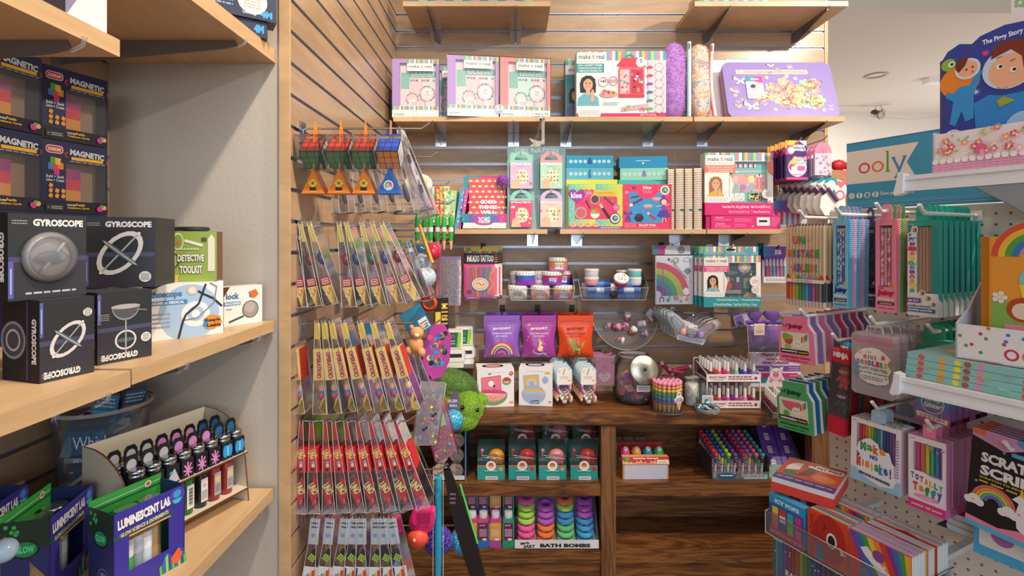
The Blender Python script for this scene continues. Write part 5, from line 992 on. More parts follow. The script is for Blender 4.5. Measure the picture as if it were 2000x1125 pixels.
# big jar with tilted steel lid
cj=thing('candy_jar','large tilted glass jar with a brushed steel lid, full of pink sachets','jar',(.51,2.15,ZC0+.001))
j=MB();j.lathe([(.055,0),(.075,.006),(.085,.03),(.088,.08),(.084,.13),(.07,.165),(.058,.185)],CLR('F0F4F6',.06,.4),26,sy=.9);j.lathe([(.058,.185),(.064,.19),(.064,.196)],CLR('FFFFFF',.4,.5),26,sy=.9,cap=False);j.obj('glass_body',cj,(0,0,0))
ld=MB();ld.lathe([(.001,.017),(.012,.018),(.056,.014),(.061,.010),(.061,0),(.0,0)],C('C8C4B4',.28,1),32,cap=False);kn=MB().lathe([(.006,.018),(.007,.026),(.001,.028)],C('6A6A68',.3,.8),12)
o=ld.obj('steel_lid',cj,(.022,-.076,.148));kn.obj('lid_knob',o,(0,0,0));o.rotation_euler=(R(72),0,R(6))
cn=MB();rnd=random.Random(6)
for i in range(60):
 a,r=rnd.uniform(0,6.28),rnd.uniform(.0,.062);z=rnd.uniform(.014,.125);k=rnd.uniform(.014,.02);th=.005;Mx=Matrix.Translation((r*math.cos(a),r*math.sin(a)*.85,z)) @ Matrix.Rotation(rnd.uniform(0,3),4,(rnd.random(),rnd.random(),rnd.random()));cn.T=Mx
 cn.box(-k,-th/2,-k*.8,k,th/2,k*.8,['E87890','D84C6C','F4B0B8','C83C5C','F0A0A0','8C5C9C','3C508C','E8A0A8'][i % 8] if i % 9 else 'B88CA0')
cn.T=None;cn.obj('sachets',cj,(0,0,0))['kind']='stuff'
tg=MB();tg.box(-.027,-.085,.062,.027,-.083,.088,'E8E8EC');A=tg.front(-.027,.062,.027,.088,-.085);A.g(.15,.2,.85,.8,2,'8A8A94');tg.obj('price_tag',cj,(.02,0,0))
# rainbow crayon tub
rt=thing('rainbow_pen_tub','clear round tub of rainbow ball-topped pens with an ice cream label','tub',(.615,2.03,ZC0+.001))
t_=MB();t_.lathe([(.058,0),(.060,.004),(.060,.096)],CLR('F4F8FA',.05,.35),28,cap=False);t_.lathe([(.0595,0),(.0595,.002)],CLR('F4F8FA',.2,.3),28);t_.obj('tub_body',rt,(0,0,0))
pcs=['F09AC0','F4A468','F0DC50','6CC060','58B8E0','8C78C8','E8943C']
spots=[(x,y) for r_,n in ((.050,18),(.034,12),(.016,6)) for x,y in [(r_*math.cos(2*PI*k/n),r_*math.sin(2*PI*k/n)) for k in range(n)]]
p0=None
for i,(x,y) in enumerate(spots):
 if y > .02:continue
 if p0 is None:
  p0=MB()
  p0.lathe([(.001,.004),(.006,.034)],'F0B060',8,(0,0,0))
  for q,c in enumerate(['8C78C8','58B8E0','6CC060','F0DC50','F4A468']):p0.ball((0,0,.042+q*.0142),.0078,.0078,.0078,c,9,6)
  p0.ball((0,0,.1125),.0086,.0086,.008,'F09AC0',9,6);p0=solo(p0,'ball_pen','rainbow stacked-ball pen standing in the clear tub on the counter','pen',(.615+x,2.03+y,ZC0+.003),0,'rainbow pens in the tub')
 else:
  o=p0.copy();COL.objects.link(o);o.location=W((.615+x,2.03+y,ZC0+.003))
lb=MB();lb.T=Matrix.Rotation(R(28),4,'Z');lb.prism([(-.022,.05),(-.024,.062),(-.014,.07),(-.01,.084),(0,.09),(.01,.084),(.014,.07),(.024,.062),(.022,.05),(.012,.046),(.0,.016),(-.012,.046)],-.0625,-.0615,'F6F4F4');A=lb.front(-.024,.016,.024,.09,-.0625);A.p([(.3,.38),(.5,.08),(.7,.38)],'F0A030');A.t('SCOOPS',.5,.5,.8,.16,'8C4CA8',.05);A.r(.2,.6,.8,.66,'6CC060');A.c(.5,.8,.16,'E85CA0',14,0,180);A.obj if 0 else None
lb.T=None;lb.obj('ice_cream_label',rt,(0,0,0))
# jars behind
b=MB();b.lathe([(.031,0),(.032,.003),(.032,.108),(.028,.112)],CLR('F4F8FA',.08,.35),22,cap=False);w_=MB();w_.lathe([(.028,.003),(.028,.085),(.02,.09)],GLIT('D0C8BC','F4F0E8',90,.6,.2),18);l_=MB();l_.ball((-.012,0,.11),.02,.02,.006,CLR('F0E8F0',.3,.4),10,6);l_.ball((.014,.004,.112),.02,.02,.006,CLR('F0E8F0',.3,.4),10,6)
pack('clear_canister','tall clear canister of whitish threads between the rainbow tub and polish rack','jar',(.737,2.10,ZC0+.001),[('canister',b),('threads',w_),('bag_tops',l_)])
for i,(x,z,ry,c,lb) in enumerate(((.66,.118,-42,'A81C4C','red tube sticking up at the left of the jar behind the rainbow tub'),(.70,.105,-75,'C03C6C','pink tube lying across the jar behind the rainbow tub'),(.735,.118,80,'A8305C','crimson tube lying over the clear canister'))):
 m=MB();m.lathe([(.008,-.03),(.009,-.026),(.009,.022)],C(c,.2),12);m.lathe([(.0094,.022),(.0094,.034),(.006,.037)],C('D8A8B8',.2),12);solo(m,'candy_tube',lb,'tube',(x,2.19,ZC0+z+.01),0,None,0,R(ry))
b=MB();b.lathe([(.038,0),(.04,.004),(.04,.1)],CLR('F4F8FA',.08,.35),20,cap=False).lathe([(.036,.001),(.036,.09)],GLIT('A04464','E8B8C8',120,.4,.1),16);pack('clear_canister','clear canister of red glitter tubes behind the rainbow tub','jar',(.66,2.185,ZC0+.001),[('canister',b)])
# dish of candy
dt=thing('candy_dish','low round glass dish of blue and silver wrapped candy with a small card','dish',(.768,2.015,ZC0+.001))
b=MB();b.lathe([(.044,0),(.048,.003),(.048,.018),(.045,.018),(.044,.006)],CLR('E8F0F0',.2,.5),26,cap=False);b.lathe([(.0,.002),(.046,.002)],CLR('E8F0F0',.3,.3),26,cap=False);b.obj('glass_dish',dt,(0,0,0))
cn=MB();rnd=random.Random(9)
for i in range(50):a,r=rnd.uniform(0,6.28),rnd.uniform(0,.036);cn.ball((r*math.cos(a),r*math.sin(a),.01+(.04-r)*.8*rnd.uniform(.4,1)),.007,.007,.007,C(['4C9CC0','D8E4EA','2C7CA8','A8D0E0','3A3A44'][i % 5],.2,.3),7,5)
cn.obj('wrapped_candy',dt,(0,0,0))['kind']='stuff';m=MB();m.box(-.022,.0,.03,.022,.0015,.062,'E4E8EA');A=m.front(-.022,.03,.022,.062);A.g(.1,.2,.9,.8,3,'7A9CA8');m.obj('card',dt,(.004,.004,0))
b=MB();b.lathe([(.03,0),(.031,.002),(.031,.085)],CLR('F0F6F8',.1,.4),20,cap=False);pack('clear_beaker','empty clear beaker behind the candy dish, left of the polish rack','jar',(.776,2.075,ZC0+.001),[('beaker',b)])
# nail polish rack, two tiers
rk=thing('polish_rack','white two-tier wire rack of nail polish on the counter','rack',(.887,2.05,ZC0));rw,rd=.205,.15
for z,nm in ((.108,'upper_tray'),(.002,'lower_tray')):
 m=MB();m.box(-rw/2,0,z,rw/2,rd,z+.003,'E8E8EC');m.box(-rw/2-.002,-.002,z,rw/2+.002,0,z+.030,'F4F2F4',.002);m.box(-rw/2-.002,-.003,z+.001,rw/2+.002,.0,z+.006,'FFFFFF')
 A=m.front(-rw/2,z,rw/2,z+.03,-.003);A.p([(.03,.5),(.08,.85),(.33,.85),(.36,.5),(.3,.2),(.08,.2)],'F4F2F4');A.t('PIGGY PAINT',.19,.6,.32,.3,'B8285C',.04);A.g(.08,.22,.3,.34,1,'444444');A.g(.4,.22,.87,.85,2,'B84868',7);A.c(.93,.5,.03,'C8344C')
 m.obj(nm,rk,(0,0,0))
fr=MB()
for s in (-1,1):
 x=s*(rw/2+.004);fr.tube([(x,0,0),(x,0,.14)],.003,'F0F0F2',6);fr.tube([(x,rd,0),(x,rd,.17)],.003,'F0F0F2',6);fr.tube([(x,0,.14),(x,rd*.8,.165)],.0025,'F0F0F2',6);fr.tube([(x,0,.004),(x,rd,.004)],.0025,'F0F0F2',6)
fr.tube([(-rw/2-.004,rd,.17),(rw/2+.004,rd,.17)],.0025,'F0F0F2',6);fr.obj('wire_frame',rk,(0,0,0))
def polish(c,lab,x,y,z,grp):
 if c not in PB:
  b=MB();b.lathe([(.0085,0),(.0095,.002),(.0095,.024),(.0045,.029)],C(c,.12,0,.5),10,sy=.85);cp=MB();cp.lathe([(.0058,.029),(.0052,.056),(.0046,.058)],'F2F0F0',9)
  PB[c]=pack('nail_polish',lab,'nail polish',(x,y,z),[('bottle',b),('cap',cp)],0,grp);PB[c].scale=(1.15,1.15,1.24);PB[c+'t']=tree(PB[c]);return PB[c]
 return dup(PB[c],(x,y,z),None,lab,grp,kk=PB[c+'t'])
PB={};RWN=['in the front row','in the second row','in the third row','in the fourth row','in the back row']
names={'5A2C3C':'plum','E8503C':'coral red','E83C84':'hot pink','8CC09C':'pale green','2C5CC0':'royal blue','8C6CD0':'violet','6CA8B8':'grey-blue','C8503C':'brick red','D83CA0':'fuchsia','9C3C98':'purple','E87CB0':'candy pink','A82C6C':'raspberry'}
for i,c in enumerate(('5A2C3C','E8503C','E83C84','8CC09C','2C5CC0','8C6CD0')):
 for j in range(5):polish(c,'%s nail polish %s on the top tier of the rack' % (names[c],RWN[j]),.887-.0865+i*.0346,2.064+j*.029,ZC0+.1115,'top tier nail polishes')
for i,c in enumerate(('6CA8B8','C8503C','D83CA0','9C3C98','E87CB0','A82C6C')):
 for j in range(3):polish(c,'%s nail polish %s on the bottom tier of the rack' % (names[c],RWN[j]),.887-.0865+i*.0346,2.064+j*.04,ZC0+.0055,'bottom tier nail polishes')
# pig sign and its tray
m=MB();w,h=.205,.150;m.box(-w/2,0,0,w/2,.004,h,'D8C8E0');A=m.front(-w/2,0,w/2,h);A.r(0,.62,1,1,'E4D8EA');A.r(0,.42,1,.58,'7C4CA4');A.r(0,.24,1,.38,'C83470');A.r(0,.1,1,.24,'3CA0B4');A.r(0,.38,1,.42,'F4F0F4');A.r(0,.0,1,.1,'F0ECF4');A.p([(.28,0),(.4,.38),(.62,.4),(.75,0)],'F0ECF2')
A.t('PIGGY PAINT',.5,.9,.56,.13,'5A1C5C',.06);A.t('PIGGY PAINT',.5,.9,.55,.12,'B83C84',.02);A.t('Natural as Mud',.5,.77,.36,.07,'C83470',.03);A.t('Glitter Collection',.5,.67,.54,.08,'4A2A6A',.03)
A.g(.04,.46,.26,.54,1,'C8A8DC');A.g(.76,.44,.98,.56,2,'C8A8DC');A.g(.04,.27,.24,.35,1,'F0A0C0');A.g(.78,.28,.97,.34,1,'F0A0C0');A.g(.04,.14,.2,.2,1,'C0E4EC')
A.p([(.38,.4),(.38,.58),(.46,.52)],'F0ECF2');A.p([(.64,.4),(.66,.56),(.56,.52)],'F0ECF2');A.c(.51,.36,.13,'F2EEF4');A.ring(.51,.36,.13,.008,'5A4A6A');A.c(.51,.33,.07,'F088A8');A.c(.48,.33,.015,'A83C60',8);A.c(.54,.33,.015,'A83C60',8);A.c(.46,.43,.012,'2A2A34',8);A.c(.56,.43,.012,'2A2A34',8);A.c(.42,.18,.04,'F088A8');A.c(.6,.18,.04,'F088A8')
solo(m,'pig_sign','purple, pink and teal cardboard sign with a cartoon pig','sign',(1.09,2.12,-.605),0)
tr=MB();c=CLR('EEF4F8',.1,.4);e=CLR('FFFFFF',.5,.5)
tr.box(-.065,0,0,.09,.19,.0025,c);tr.box(-.065,0,0,.09,.002,.022,c);tr.box(-.065,0,0,-.063,.19,.028,c);tr.box(.088,0,0,.09,.19,.028,c);tr.tube([(-.065,.19,.03),(-.065,0,.022),(.09,0,.022)],.0013,e,5);tr.box(-.0,-.0035,.002,.05,-.001,.02,'E8E6EA')
solo(tr,'acrylic_tray','clear sloped tray of white-capped nail polishes below the pig sign','tray',(1.05,1.925,ZC0),R(-12))
for i in range(4):
 for j in range(6):x,y=-.045+i*.033,.022+j*.029;a=R(-12);polish('8C2450' if (i+j) % 3 else '5C1C40','dark red nail polish, %s column, %s' % (['left','second','third','right'][i],(RWN+['in the rearmost row'])[j].replace('in the back row','in the fifth row')+' of the clear tray'),1.05+x*math.cos(a)-y*math.sin(a),1.925+x*math.sin(a)+y*math.cos(a),ZC0+.0035,'nail polishes in the clear tray')
# ================================================================ INSIDE THE COUNTER COMPARTMENTS
ZU,ZL=-.9526,-1.2176
# squishy fruit boxes
def sq(c1,c2):
 m=MB();w,h,d=.109,.128,.09;T_='2CA49C';m.box(-w/2,0,0,w/2,d,.058,T_);m.box(-w/2,d-.002,.058,w/2,d,h,'1E7C78')
 A=m.front(-w/2,0,w/2,.058);A.r(0,.92,1,1,'E85C5C');A.r(.3,.0,.75,.24,'DCE0E8');A.g(.35,.06,.7,.18,1,'5A5A64');A.p([(.22,.5),(.78,.5),(.72,.72),(.28,.72)],'1E8C86');A.g(.26,.56,.74,.68,1,'E8F4F0');A.c(.86,.74,.07,c1)
 bd=MB();A=bd.front(-.02,.038,.02,.074,-.0008);A.c(.5,.5,.5,'F0ECEA');A.c(.5,.48,.3,'C8643C',14,0,180);A.c(.5,.46,.28,'E8B080',14,180,360,.2);A.g(.3,.75,.7,.85,1,'3A3A3A')
 bl=MB();bl.ball((.02,.045,.072),.034,.034,.036,C(c1,.3),16,10);bl.box(-.02,.02,.062,.05,.03,.064,c2)
 for q in range(4):bl.tube([(-.005+q*.014,.012,.06),(.0+q*.014,.011,.072)],.005,C(c1,.3),6)
 st=MB();st.tube([(-.038,.03,.06),(-.038,.03,.1)],.0022,c2,6);st.ball((-.037,.03,.104),.008,.005,.008,c2,8,6);st.ball((-.04,.03,.068),.006,.004,.006,c2,8,5)
 cl=MB();cl.box(-w/2,.0005,.058,w/2,d-.003,h,CLR('F4F8FA',.03,.3));cl.tube([(-.035,-.001,.098),(.05,-.001,.084)],.0009,C('E8ECF0',.1,.6),4);cl.tube([(-.03,-.001,.09),(.02,-.001,.085)],.0008,C('E8ECF0',.1,.6),4)
 return [('tray_box',m),('badge',bd),('squishy_fruit',bl),('stick',st),('clear_cover',cl)]
GS='teal squishy fruit boxes in the counter compartment'
for px,c1,c2,lb,up in ((959,'F2A01C','E87CA8','with a yellow squishy, leftmost of the front row',0),(1020,'D82C24','C82C3C','with a red squishy, second in the front row',0),(1079,'F09898','E87CA8','with a pink squishy, third in the front row',0),(1141,'D8302C','C82C3C','with a red squishy, rightmost of the front row',0),(1020,'A82018','C82C3C','on the raised back row, red squishy, leftmost',1),(1085,'C86C7C','E87CA8','on the raised back row, pink squishy, middle',1),(1144,'8C1814','6C1C1C','on the raised back row, dark red squishy, rightmost',1)):
 pack('squishy_box','teal box '+lb,'toy',((px-1000)/1000*(2.04 if not up else 2.16),2.04 if not up else 2.16,ZU if not up else ZU+.062),sq(c1,c2),0,GS)
solo(MB().box(-.17,0,0,.17,.10,.0612,'1E7C78'),'riser_box','dark teal riser under the back row of squishy fruit boxes','riser',(.17,2.155,ZU))
# tray of glitter tins, standing on edge
dt=thing('tin_display_tray','white and blue cardboard tray of round glitter tins at the left of the counter','display box',(-.25,2.03,ZU));m=MB();m.box(-.06,0,0,.065,.2,.004,'DCE4EC');m.box(.062,0,0,.065,.2,.222,'2C6C9C');m.box(-.06,0,0,.065,.003,.02,'DCE4EC');m.box(-.06,.197,0,.065,.2,.222,'2C6C9C');m.box(.0655,-.002,0,.0665,.003,.222,'E8ECF0');m.obj('tray',dt,(0,0,0))
for i in range(8):
 x,z,y=-.256-.03+(i % 2)*.062,ZU+.044+(i//2)*.05,2.05+(i//2)*.024
 m=MB();m.lathe([(.03,0),(.031,.002),(.031,.02)],C('C8C4B8',.2,.9),20,axis='y',cap=False);m.lathe([(.0,.003),(.029,.003)],GLIT('D8CCB4','8A6A4A',260,.2,.14),20,axis='y',cap=False);l=MB();l.lathe([(.0,.001),(.03,.001)],CLR('FFFFFF',.03,.3),20,axis='y',cap=False)
 pack('glitter_tin','round glitter tin at the %s of the %s row in the blue tray' % (['left','right'][i % 2],['lowest','second','third','top'][i//2]),'tin',(x,y,z-.012),[('tin',m),('clear_lid',l)],0,'glitter tins in the blue tray')
# body wash bottles
def bottle(c1,c2,c3):
 b=MB();b.box(-.024,.0,.0,.024,.05,.030,C(c1,.15),.004);b.box(-.0235,.001,.028,.0235,.049,.098,C(c2,.15),.004);b.box(-.022,.002,.096,.022,.048,.112,C(c3,.15),.01)
 A=b.front(-.019,.026,.019,.098,.0002);A.r(0,0,1,1,'7A1E5C' if c1 != 'B84CA8' else 'E8A83C');A.t('garb 2 ART',.42,.86,.6,.1,'F0E8F0',.03);A.g(.12,.25,.88,.68,7,'E8D8E8',4);A.r(.45,.04,.85,.16,'F0F0F0')
 c=MB();c.lathe([(.0165,.112),(.0165,.13),(.015,.133)],'DCE0E8',16,(0,.025,0),sy=.95);return [('bottle',b),('cap',c)]
BC=[('2878C8','3C84CC','D85C8C','blue and pink'),('B84CA8','D8A83C','D84C9C','magenta, yellow and pink'),('1E9C74','2CA880','2CA890','green')]
n_=0;GB2='body wash bottles in the lower compartment'
for r_ in range(2):
 for i,px in enumerate((921,943,967.5,993) if r_ else (900,921.5,943.5,967.5,993)):
  k=[2,0,1,2][i] if r_ else [0,1,0,1,2][i];Y=2.03 if not r_ else 2.085
  pack('body_wash_bottle','%s body wash bottle, %s from right in the %s row' % (BC[k][3],['fifth','fourth','third','second','first'][i+(1 if r_ else 0)],['front','raised back'][r_]),'bottle',((px-1000)/1000*Y,Y,ZL+.0+(.1 if r_ else 0)),bottle(*BC[k][:3]),0,GB2)
solo(MB().box(-.12,0,0,.12,.06,.0992,'4A3A5A'),'riser_box','dark cardboard riser under the back row of body wash bottles','riser',(-.10,2.082,ZL))
# bath bomb box
bb=thing('bath_bomb_box','white cardboard tray lettered BATH BOMBS','display box',(.177,2.02,ZL));bw_=.332
m=MB();m.box(-bw_/2,0,0,bw_/2,.003,.036,'E8E8EE');m.box(-bw_/2,0,0,bw_/2,.19,.003,'DCDCE4');m.box(-bw_/2,.187,0,bw_/2,.19,.198,'C8CCDC')
for s in (-1,1):m.poly([(s*bw_/2,0,0),(s*bw_/2,.19,0),(s*bw_/2,.19,.198),(s*bw_/2,.13,.198),(s*bw_/2,0,.036)],'DCDCE4');m.poly([(s*(bw_/2-.003),0,0),(s*(bw_/2-.003),.19,0),(s*(bw_/2-.003),.19,.198),(s*(bw_/2-.003),.13,.198),(s*(bw_/2-.003),0,.036)],'DCDCE4')
A=m.front(-bw_/2,0,bw_/2,.036);A.t('garb',.12,.66,.11,.36,'1A1A1E',.05);A.t('2ART',.17,.32,.14,.36,'1A1A1E',.05);A.t('BATH BOMBS',.6,.42,.6,.42,'1A1A1E',.06)
m.obj('tray',bb,(0,0,0))
cols=[['F05CA0','F05CA0','F05CA0','A8DC5C','A8DC5C','A8DC5C','E05CB0'],['F0803C','F0803C','F0803C','B85CC8','B85CC8','B85CC8'],['6CD08C','6CD08C','5CC878','3C94D0','3C94D0','A8DC5C','E8704C'],['3C9CD8','3CA4D8','3C94D0','3C88C8','9C4CB8','A84CB8','9C4CB8']]
PBm={}
cn_={'F05CA0':'pink','A8DC5C':'lime','E05CB0':'magenta','F0803C':'orange','B85CC8':'lilac','6CD08C':'mint','5CC878':'green','3C94D0':'blue','E8704C':'orange-red','3C9CD8':'bright blue','3CA4D8':'sky blue','3C88C8':'deep blue','9C4CB8':'purple','A84CB8':'violet'}
for i,cc in enumerate(cols):
 for j,c in enumerate(cc):
  x=.177-.119+i*.079;y=2.064+j*.0055;z=ZL+.020+j*.0236;lb='%s ring bath bomb, %s from the bottom of the %s column' % (cn_[c],['first','second','third','fourth','fifth','sixth','seventh'][j],['leftmost','second','third','rightmost'][i])
  if c in PBm:dup(PBm[c][0],(x,y,z),None,lb,kk=PBm[c][1]);continue
  m=MB();prof=[(.013,0),(.03,-.009),(.036,0),(.034,.007),(.022,.012),(.014,.008),(.013,0)];m.lathe(prof,C(c,.8),22,cap=False)
  s_=MB();rnd=random.Random(i*9+j)
  for q in range(90):a=rnd.uniform(0,6.28);t=rnd.uniform(-.6,.1);s_.ball((.0352*math.cos(a)*(1-.12*abs(t)),.0352*math.sin(a)*(1-.12*abs(t)),.009*t),.0017,.0017,.0014,['F0F0F0','E85C8C','3CA0D0','F2C83C','4A3A6A','A8A8B0'][q % 6],5,3)
  t=pack('ring_bath_bomb',lb,'bath bomb',(x,y,z),[('ring',m),('sprinkles',s_)],0,'ring bath bombs in the white tray',rx=R(14));PBm[c]=(t,tree(t))
# squishy scoop box
loc,w,h=slot(1216,1306,901,ZU,2.045);sb=thing('squishy_ball_box','small counter box with four coloured balls and a dripping red label','toy box',loc,R(1))
m=MB();m.box(-w/2,0,0,w/2,.1,h*.82,'C89868');A=m.front(-w/2,0,w/2,h*.82);A.r(.04,0,.97,.98,'C8CCE0')
m.cuboid8([(-w/2,-.001,h*.82),(w/2+.004,-.001,h*.82),(w/2,.03,h*.82),(-w/2,.03,h*.82),(-w/2,.008,h*1.22),(w/2+.002,.008,h*1.22),(w/2,.03,h*1.22),(-w/2,.03,h*1.22)],'E8B070')
A=m.face((-w/2,-.0012,h*.82),(1,0,0),(0,.009,h*.4),w+.003,h*.41);A.r(0,.6,1,1,'C8242C');A.stripes(.0,0,1,.08,['C87838'],1)
for q in range(10):A.c(.05+q*.1,.6,.035+.012*(q % 3),'C8242C',10,180,360)
A.t('Squishy Scoop!',.5,.8,.54,.26,'F8F0EC',.04);A.r(.74,.1,.98,.62,'E8E4D8');A.g(.77,.2,.95,.5,2,'3A8C5C');A.c(.1,.7,.05,'4CA04C');A.g(.3,.14,.68,.26,1,'C83C2C');m.box(-w/2,.09,h*.8,w/2,.1,h*1.6,'B8342C');m.obj('box_body',sb,(0,0,0))
for i,c in enumerate(('E8488C','F0A02C','2C8CC8','3CB050')):
 b=MB();b.ball((0,0,0),.0215,.022,.0215,C(c,.3),16,10);b.T=Matrix.Translation((0,-.0135,.0165)) @ Matrix.Rotation(R(38),4,'X');b.lathe([(.0,.003),(.010,.001)],'F0E8E4',14,cap=False);b.T=None
 solo(b,'squishy_ball','%s squishy ball in the counter box' % ['pink','orange','blue','green'][i],'ball',(loc[0]-w/2+.022+i*.0455,2.045+.055,ZU+h*1.24))
for i in range(3):m=MB();m.box(-.022,0,0,.022,.06,.105,CLR('F4F4F8',.35));m.box(-.018,.003,.07,.018,.05,.1,'D8D8E0');solo(m,'clear_pack','pale clear pack behind the squishy scoop box, %s' % ['leftmost','middle','rightmost'][i],'pack',(loc[0]-.085+i*.05,2.155,ZU),0,'pale packs behind the scoop box')
# pen rack
tr=MB();tr.box(-.10,0,0,.125,.19,.003,CLR('E8F0F4',.2));tr.box(-.10,-.003,0,.125,0,.032,CLR('DCE4EC',.12));tr.box(-.102,0,0,-.10,.19,.09,CLR('D0D8E0',.12));tr.box(.125,0,0,.127,.19,.09,CLR('D0D8E0',.15))
A=tr.front(-.1,0,.125,.032,-.0032);A.c(.25,.5,.17,'1E5C8C',ry=.42);A.g(.14,.4,.36,.75,1,'E8F4FA');A.r(.55,.15,.97,.75,'8CD8E0',.02);A.t('SUGAR JOY',.75,.48,.38,.4,'E0304C',.05)
solo(tr,'acrylic_tray','clear divided tray full of ball-topped pens on the upper right counter shelf','tray',(.898,2.04,ZU),0)
PC=[('E02838','red'),('2848C8','blue'),('8CCC28','lime'),('7C34A0','purple'),('D81C6C','crimson'),('A46CC8','lilac'),('F0689C','pink'),('3CB0B0','turquoise')]
for i,(c,nm) in enumerate(PC):
 b=MB();b.lathe([(.0058,0),(.0058,.085)],GLIT('E4E0E8',c,330,.3,.2),8);b.lathe([(.0062,.06),(.0062,.082)],[('3C5C8C','D8D84C','2C8C5C','4A4A5A')[i % 4]][0],8,cap=False);tp=MB();tp.ball((0,0,.093),.0095,.0095,.0095,C(c,.15),10,7)
 x0=-.083+i*.0255+(.008 if i > 3 else 0);g='ball-topped pens in the clear tray'
 t=pack('ball_topped_pen','x','pen',(.898+x0,2.06,ZU+.004),[('barrel',b),('ball_top',tp)],rx=R(8));t['label']=nm+' ball-topped pen in the clear tray, frontmost';t['group']=g;tk=tree(t)
 for j in range(1,7):dup(t,(.898+x0-.002*j,2.06+j*.022,ZU+.004+.0075*j),None,nm+' ball-topped pen in the clear tray, '+NTH[j],g,kk=tk)
# purple boxes display
dx=thing('night_light_display','sloped green-edged display of purple star-and-moon boxes in the counter','display box',(1.093,2.06,ZU));m=MB()
m.poly([(-.062,0,0),(-.062,.19,0),(-.062,.19,.215),(-.062,0,.05)],'5A6A60');m.poly([(.08,0,0),(.08,.19,0),(.08,.19,.215),(.08,0,.05)],'2CA040');m.poly([(-.062,-.001,0),(.08,-.001,0),(.08,-.001,.05),(-.062,-.001,.05)],'A8D0B0');A=m.front(-.062,0,.08,.05,-.0012);A.dots(.05,.1,.95,.9,14,.03,['4CA870','F0F0F0'],3,'f');m.obj('tray',dx,(0,0,0))
first=None
for j in range(5):
 for i in range(2):
  if not first:
   b=MB();w,h=.067,.052;b.box(-w/2,0,0,w/2,.026,h,'5A34A8');A=b.front(-w/2,0,w/2,h);A.r(0,0,1,1,'5A38AC');A.r(.36,.45,.64,1,'E4E0E8',.04);A.g(.39,.68,.61,.92,2,'3A2478');A.g(.4,.52,.6,.64,1,'3A2478');A.dots(.03,.08,.97,.9,22,.02,['9C80DC','B8A4E8','C8BCF0'],4,'s');A.ring(.8,.5,.08,.03,'B8A4E8',12,60,300);A.ring(.2,.3,.07,.02,'9C80DC',12,60,300);A.g(.05,.03,.3,.1,1,'3CA0B0')
   first=solo(b,'star_moon_box','purple star-and-moon box, left column, bottom of the sloped display','box',(1.067,2.055,ZU+.012),0,'purple star-and-moon boxes',rx=R(-38));o=first
  else:o=first.copy();COL.objects.link(o)
  o.location=W((1.067+i*.0695,2.064+j*.03,ZU+.018+j*.042));o['label']='purple star-and-moon box, %s column, %s row of the sloped display' % (['left','right'][i],['bottom','second','third','fourth','top'][j])

# ================================================================ WHITE PEGBOARD FIXTURE AT THE RIGHT (faces the aisle at a slant)
GA=math.atan2(-.894427,.447214);B0=(.93,1.5)
def Gt(px,n):p=(px-1000)/1000;return (p*(B0[1]-.4472*n)-B0[0]+.8944*n)/(.4472+.8944*p)
def Gp(t,n,z):return (B0[0]-.8944*n+.4472*t,B0[1]-.4472*n-.8944*t,z)
def G(px,py,n):a=Gp(Gt(px,n),n,0);return (a[0],a[1],(470-py)/1000*a[1])
def gs(a,b,pt,pb,n):
 t0,t1=Gt(a,n),Gt(b,n);Y=Gp(t0,n,0)[1];z=(470-pb)/1000*Y;return Gp((t0+t1)/2,n,z),t1-t0,(pb-pt)/1000*Y
BK=(.8944,.4472)                                   # direction back towards the board
fx=thing('pegboard_fixture','white pegboard display fixture slanting across the right side','display fixture',Gp(0,0,-1.45),GA)
PEG=C('E9E4DC',.5)
m=MB();m.box(0,0,0,1.3,.03,1.535,PEG,.002)
for j in range(0,46):
 for i in range(0,34):
  x,z=.022+i*.0254,.42+j*.0254
  if z < 1.52:m.poly([(x+.0034*math.cos(a),-.0004,z+.0034*math.sin(a)) for a in [k*PI/3 for k in range(6)]],'8A7458')
m.obj('pegboard',fx,(0,0,0))
for x in (.56,.66):MB().box(x,-.012,0,x+.03,-.0006,1.2,'D4D8DC').obj('upright',fx,(0,0,0))
MB().box(-.01,-.30,0,1.3,.03,.1,PEG).obj('base',fx,(0,0,0))
# blue sign
t0,t1=Gt(1649,.02),Gt(1900,.02);m=MB();w=t1-t0+.12;m.box(0,0,0,w,.006,.186,'3C9CC8');A=m.front(0,0,w,.186)
A.p([(0,.87),(.001,.38),(.42,.38),(.365,.62),(.43,.87)],'EFE8E0');A.r(.0,.98,1,1,'2C84B0')
k=A.l
A.ring(.115,.6,.036,.011,'E0305C',28);A.ring(.198,.6,.036,.011,'F0782C',28);A.ln([(.257,.52),(.257,.8)],.012,'58A83C');A.ln([(.245,.52),(.27,.52)],.01,'58A83C');A.ln([(.247,.8),(.259,.8)],.01,'58A83C')
A.ln([(.29,.7),(.322,.53)],.013,'3C8CC8');A.ln([(.356,.7),(.308,.42)],.013,'3C8CC8');A.ln([(.28,.7),(.302,.7)],.009,'3C8CC8');A.ln([(.344,.7),(.366,.7)],.009,'3C8CC8');A.ln([(.297,.42),(.318,.42)],.01,'3C8CC8')
for i in range(4):A.c(.035+i*.05,.2,.02,'F0EAE2',18)
A.ring(.035,.2,.011,.003,'3C9CC8',12);A.t('f',.085,.2,.012,.12,'3C9CC8',.03);A.r(.125,.17,.145,.23,'3C9CC8',.003);A.t('p',.185,.19,.014,.1,'3C9CC8',.03);A.t('Share your creations',.31,.2,.19,.07,'E8F0F4',.01)
for i in range(4):A.r(0,.03+i*.025,1,.038+i*.025,['8CCCE8','6CB8DC'][i % 2])
solo(m,'blue_brand_sign','blue sign with a cream ribbon and four coloured letters, above the pegboard','sign',Gp(t0,.009,.0875),GA)
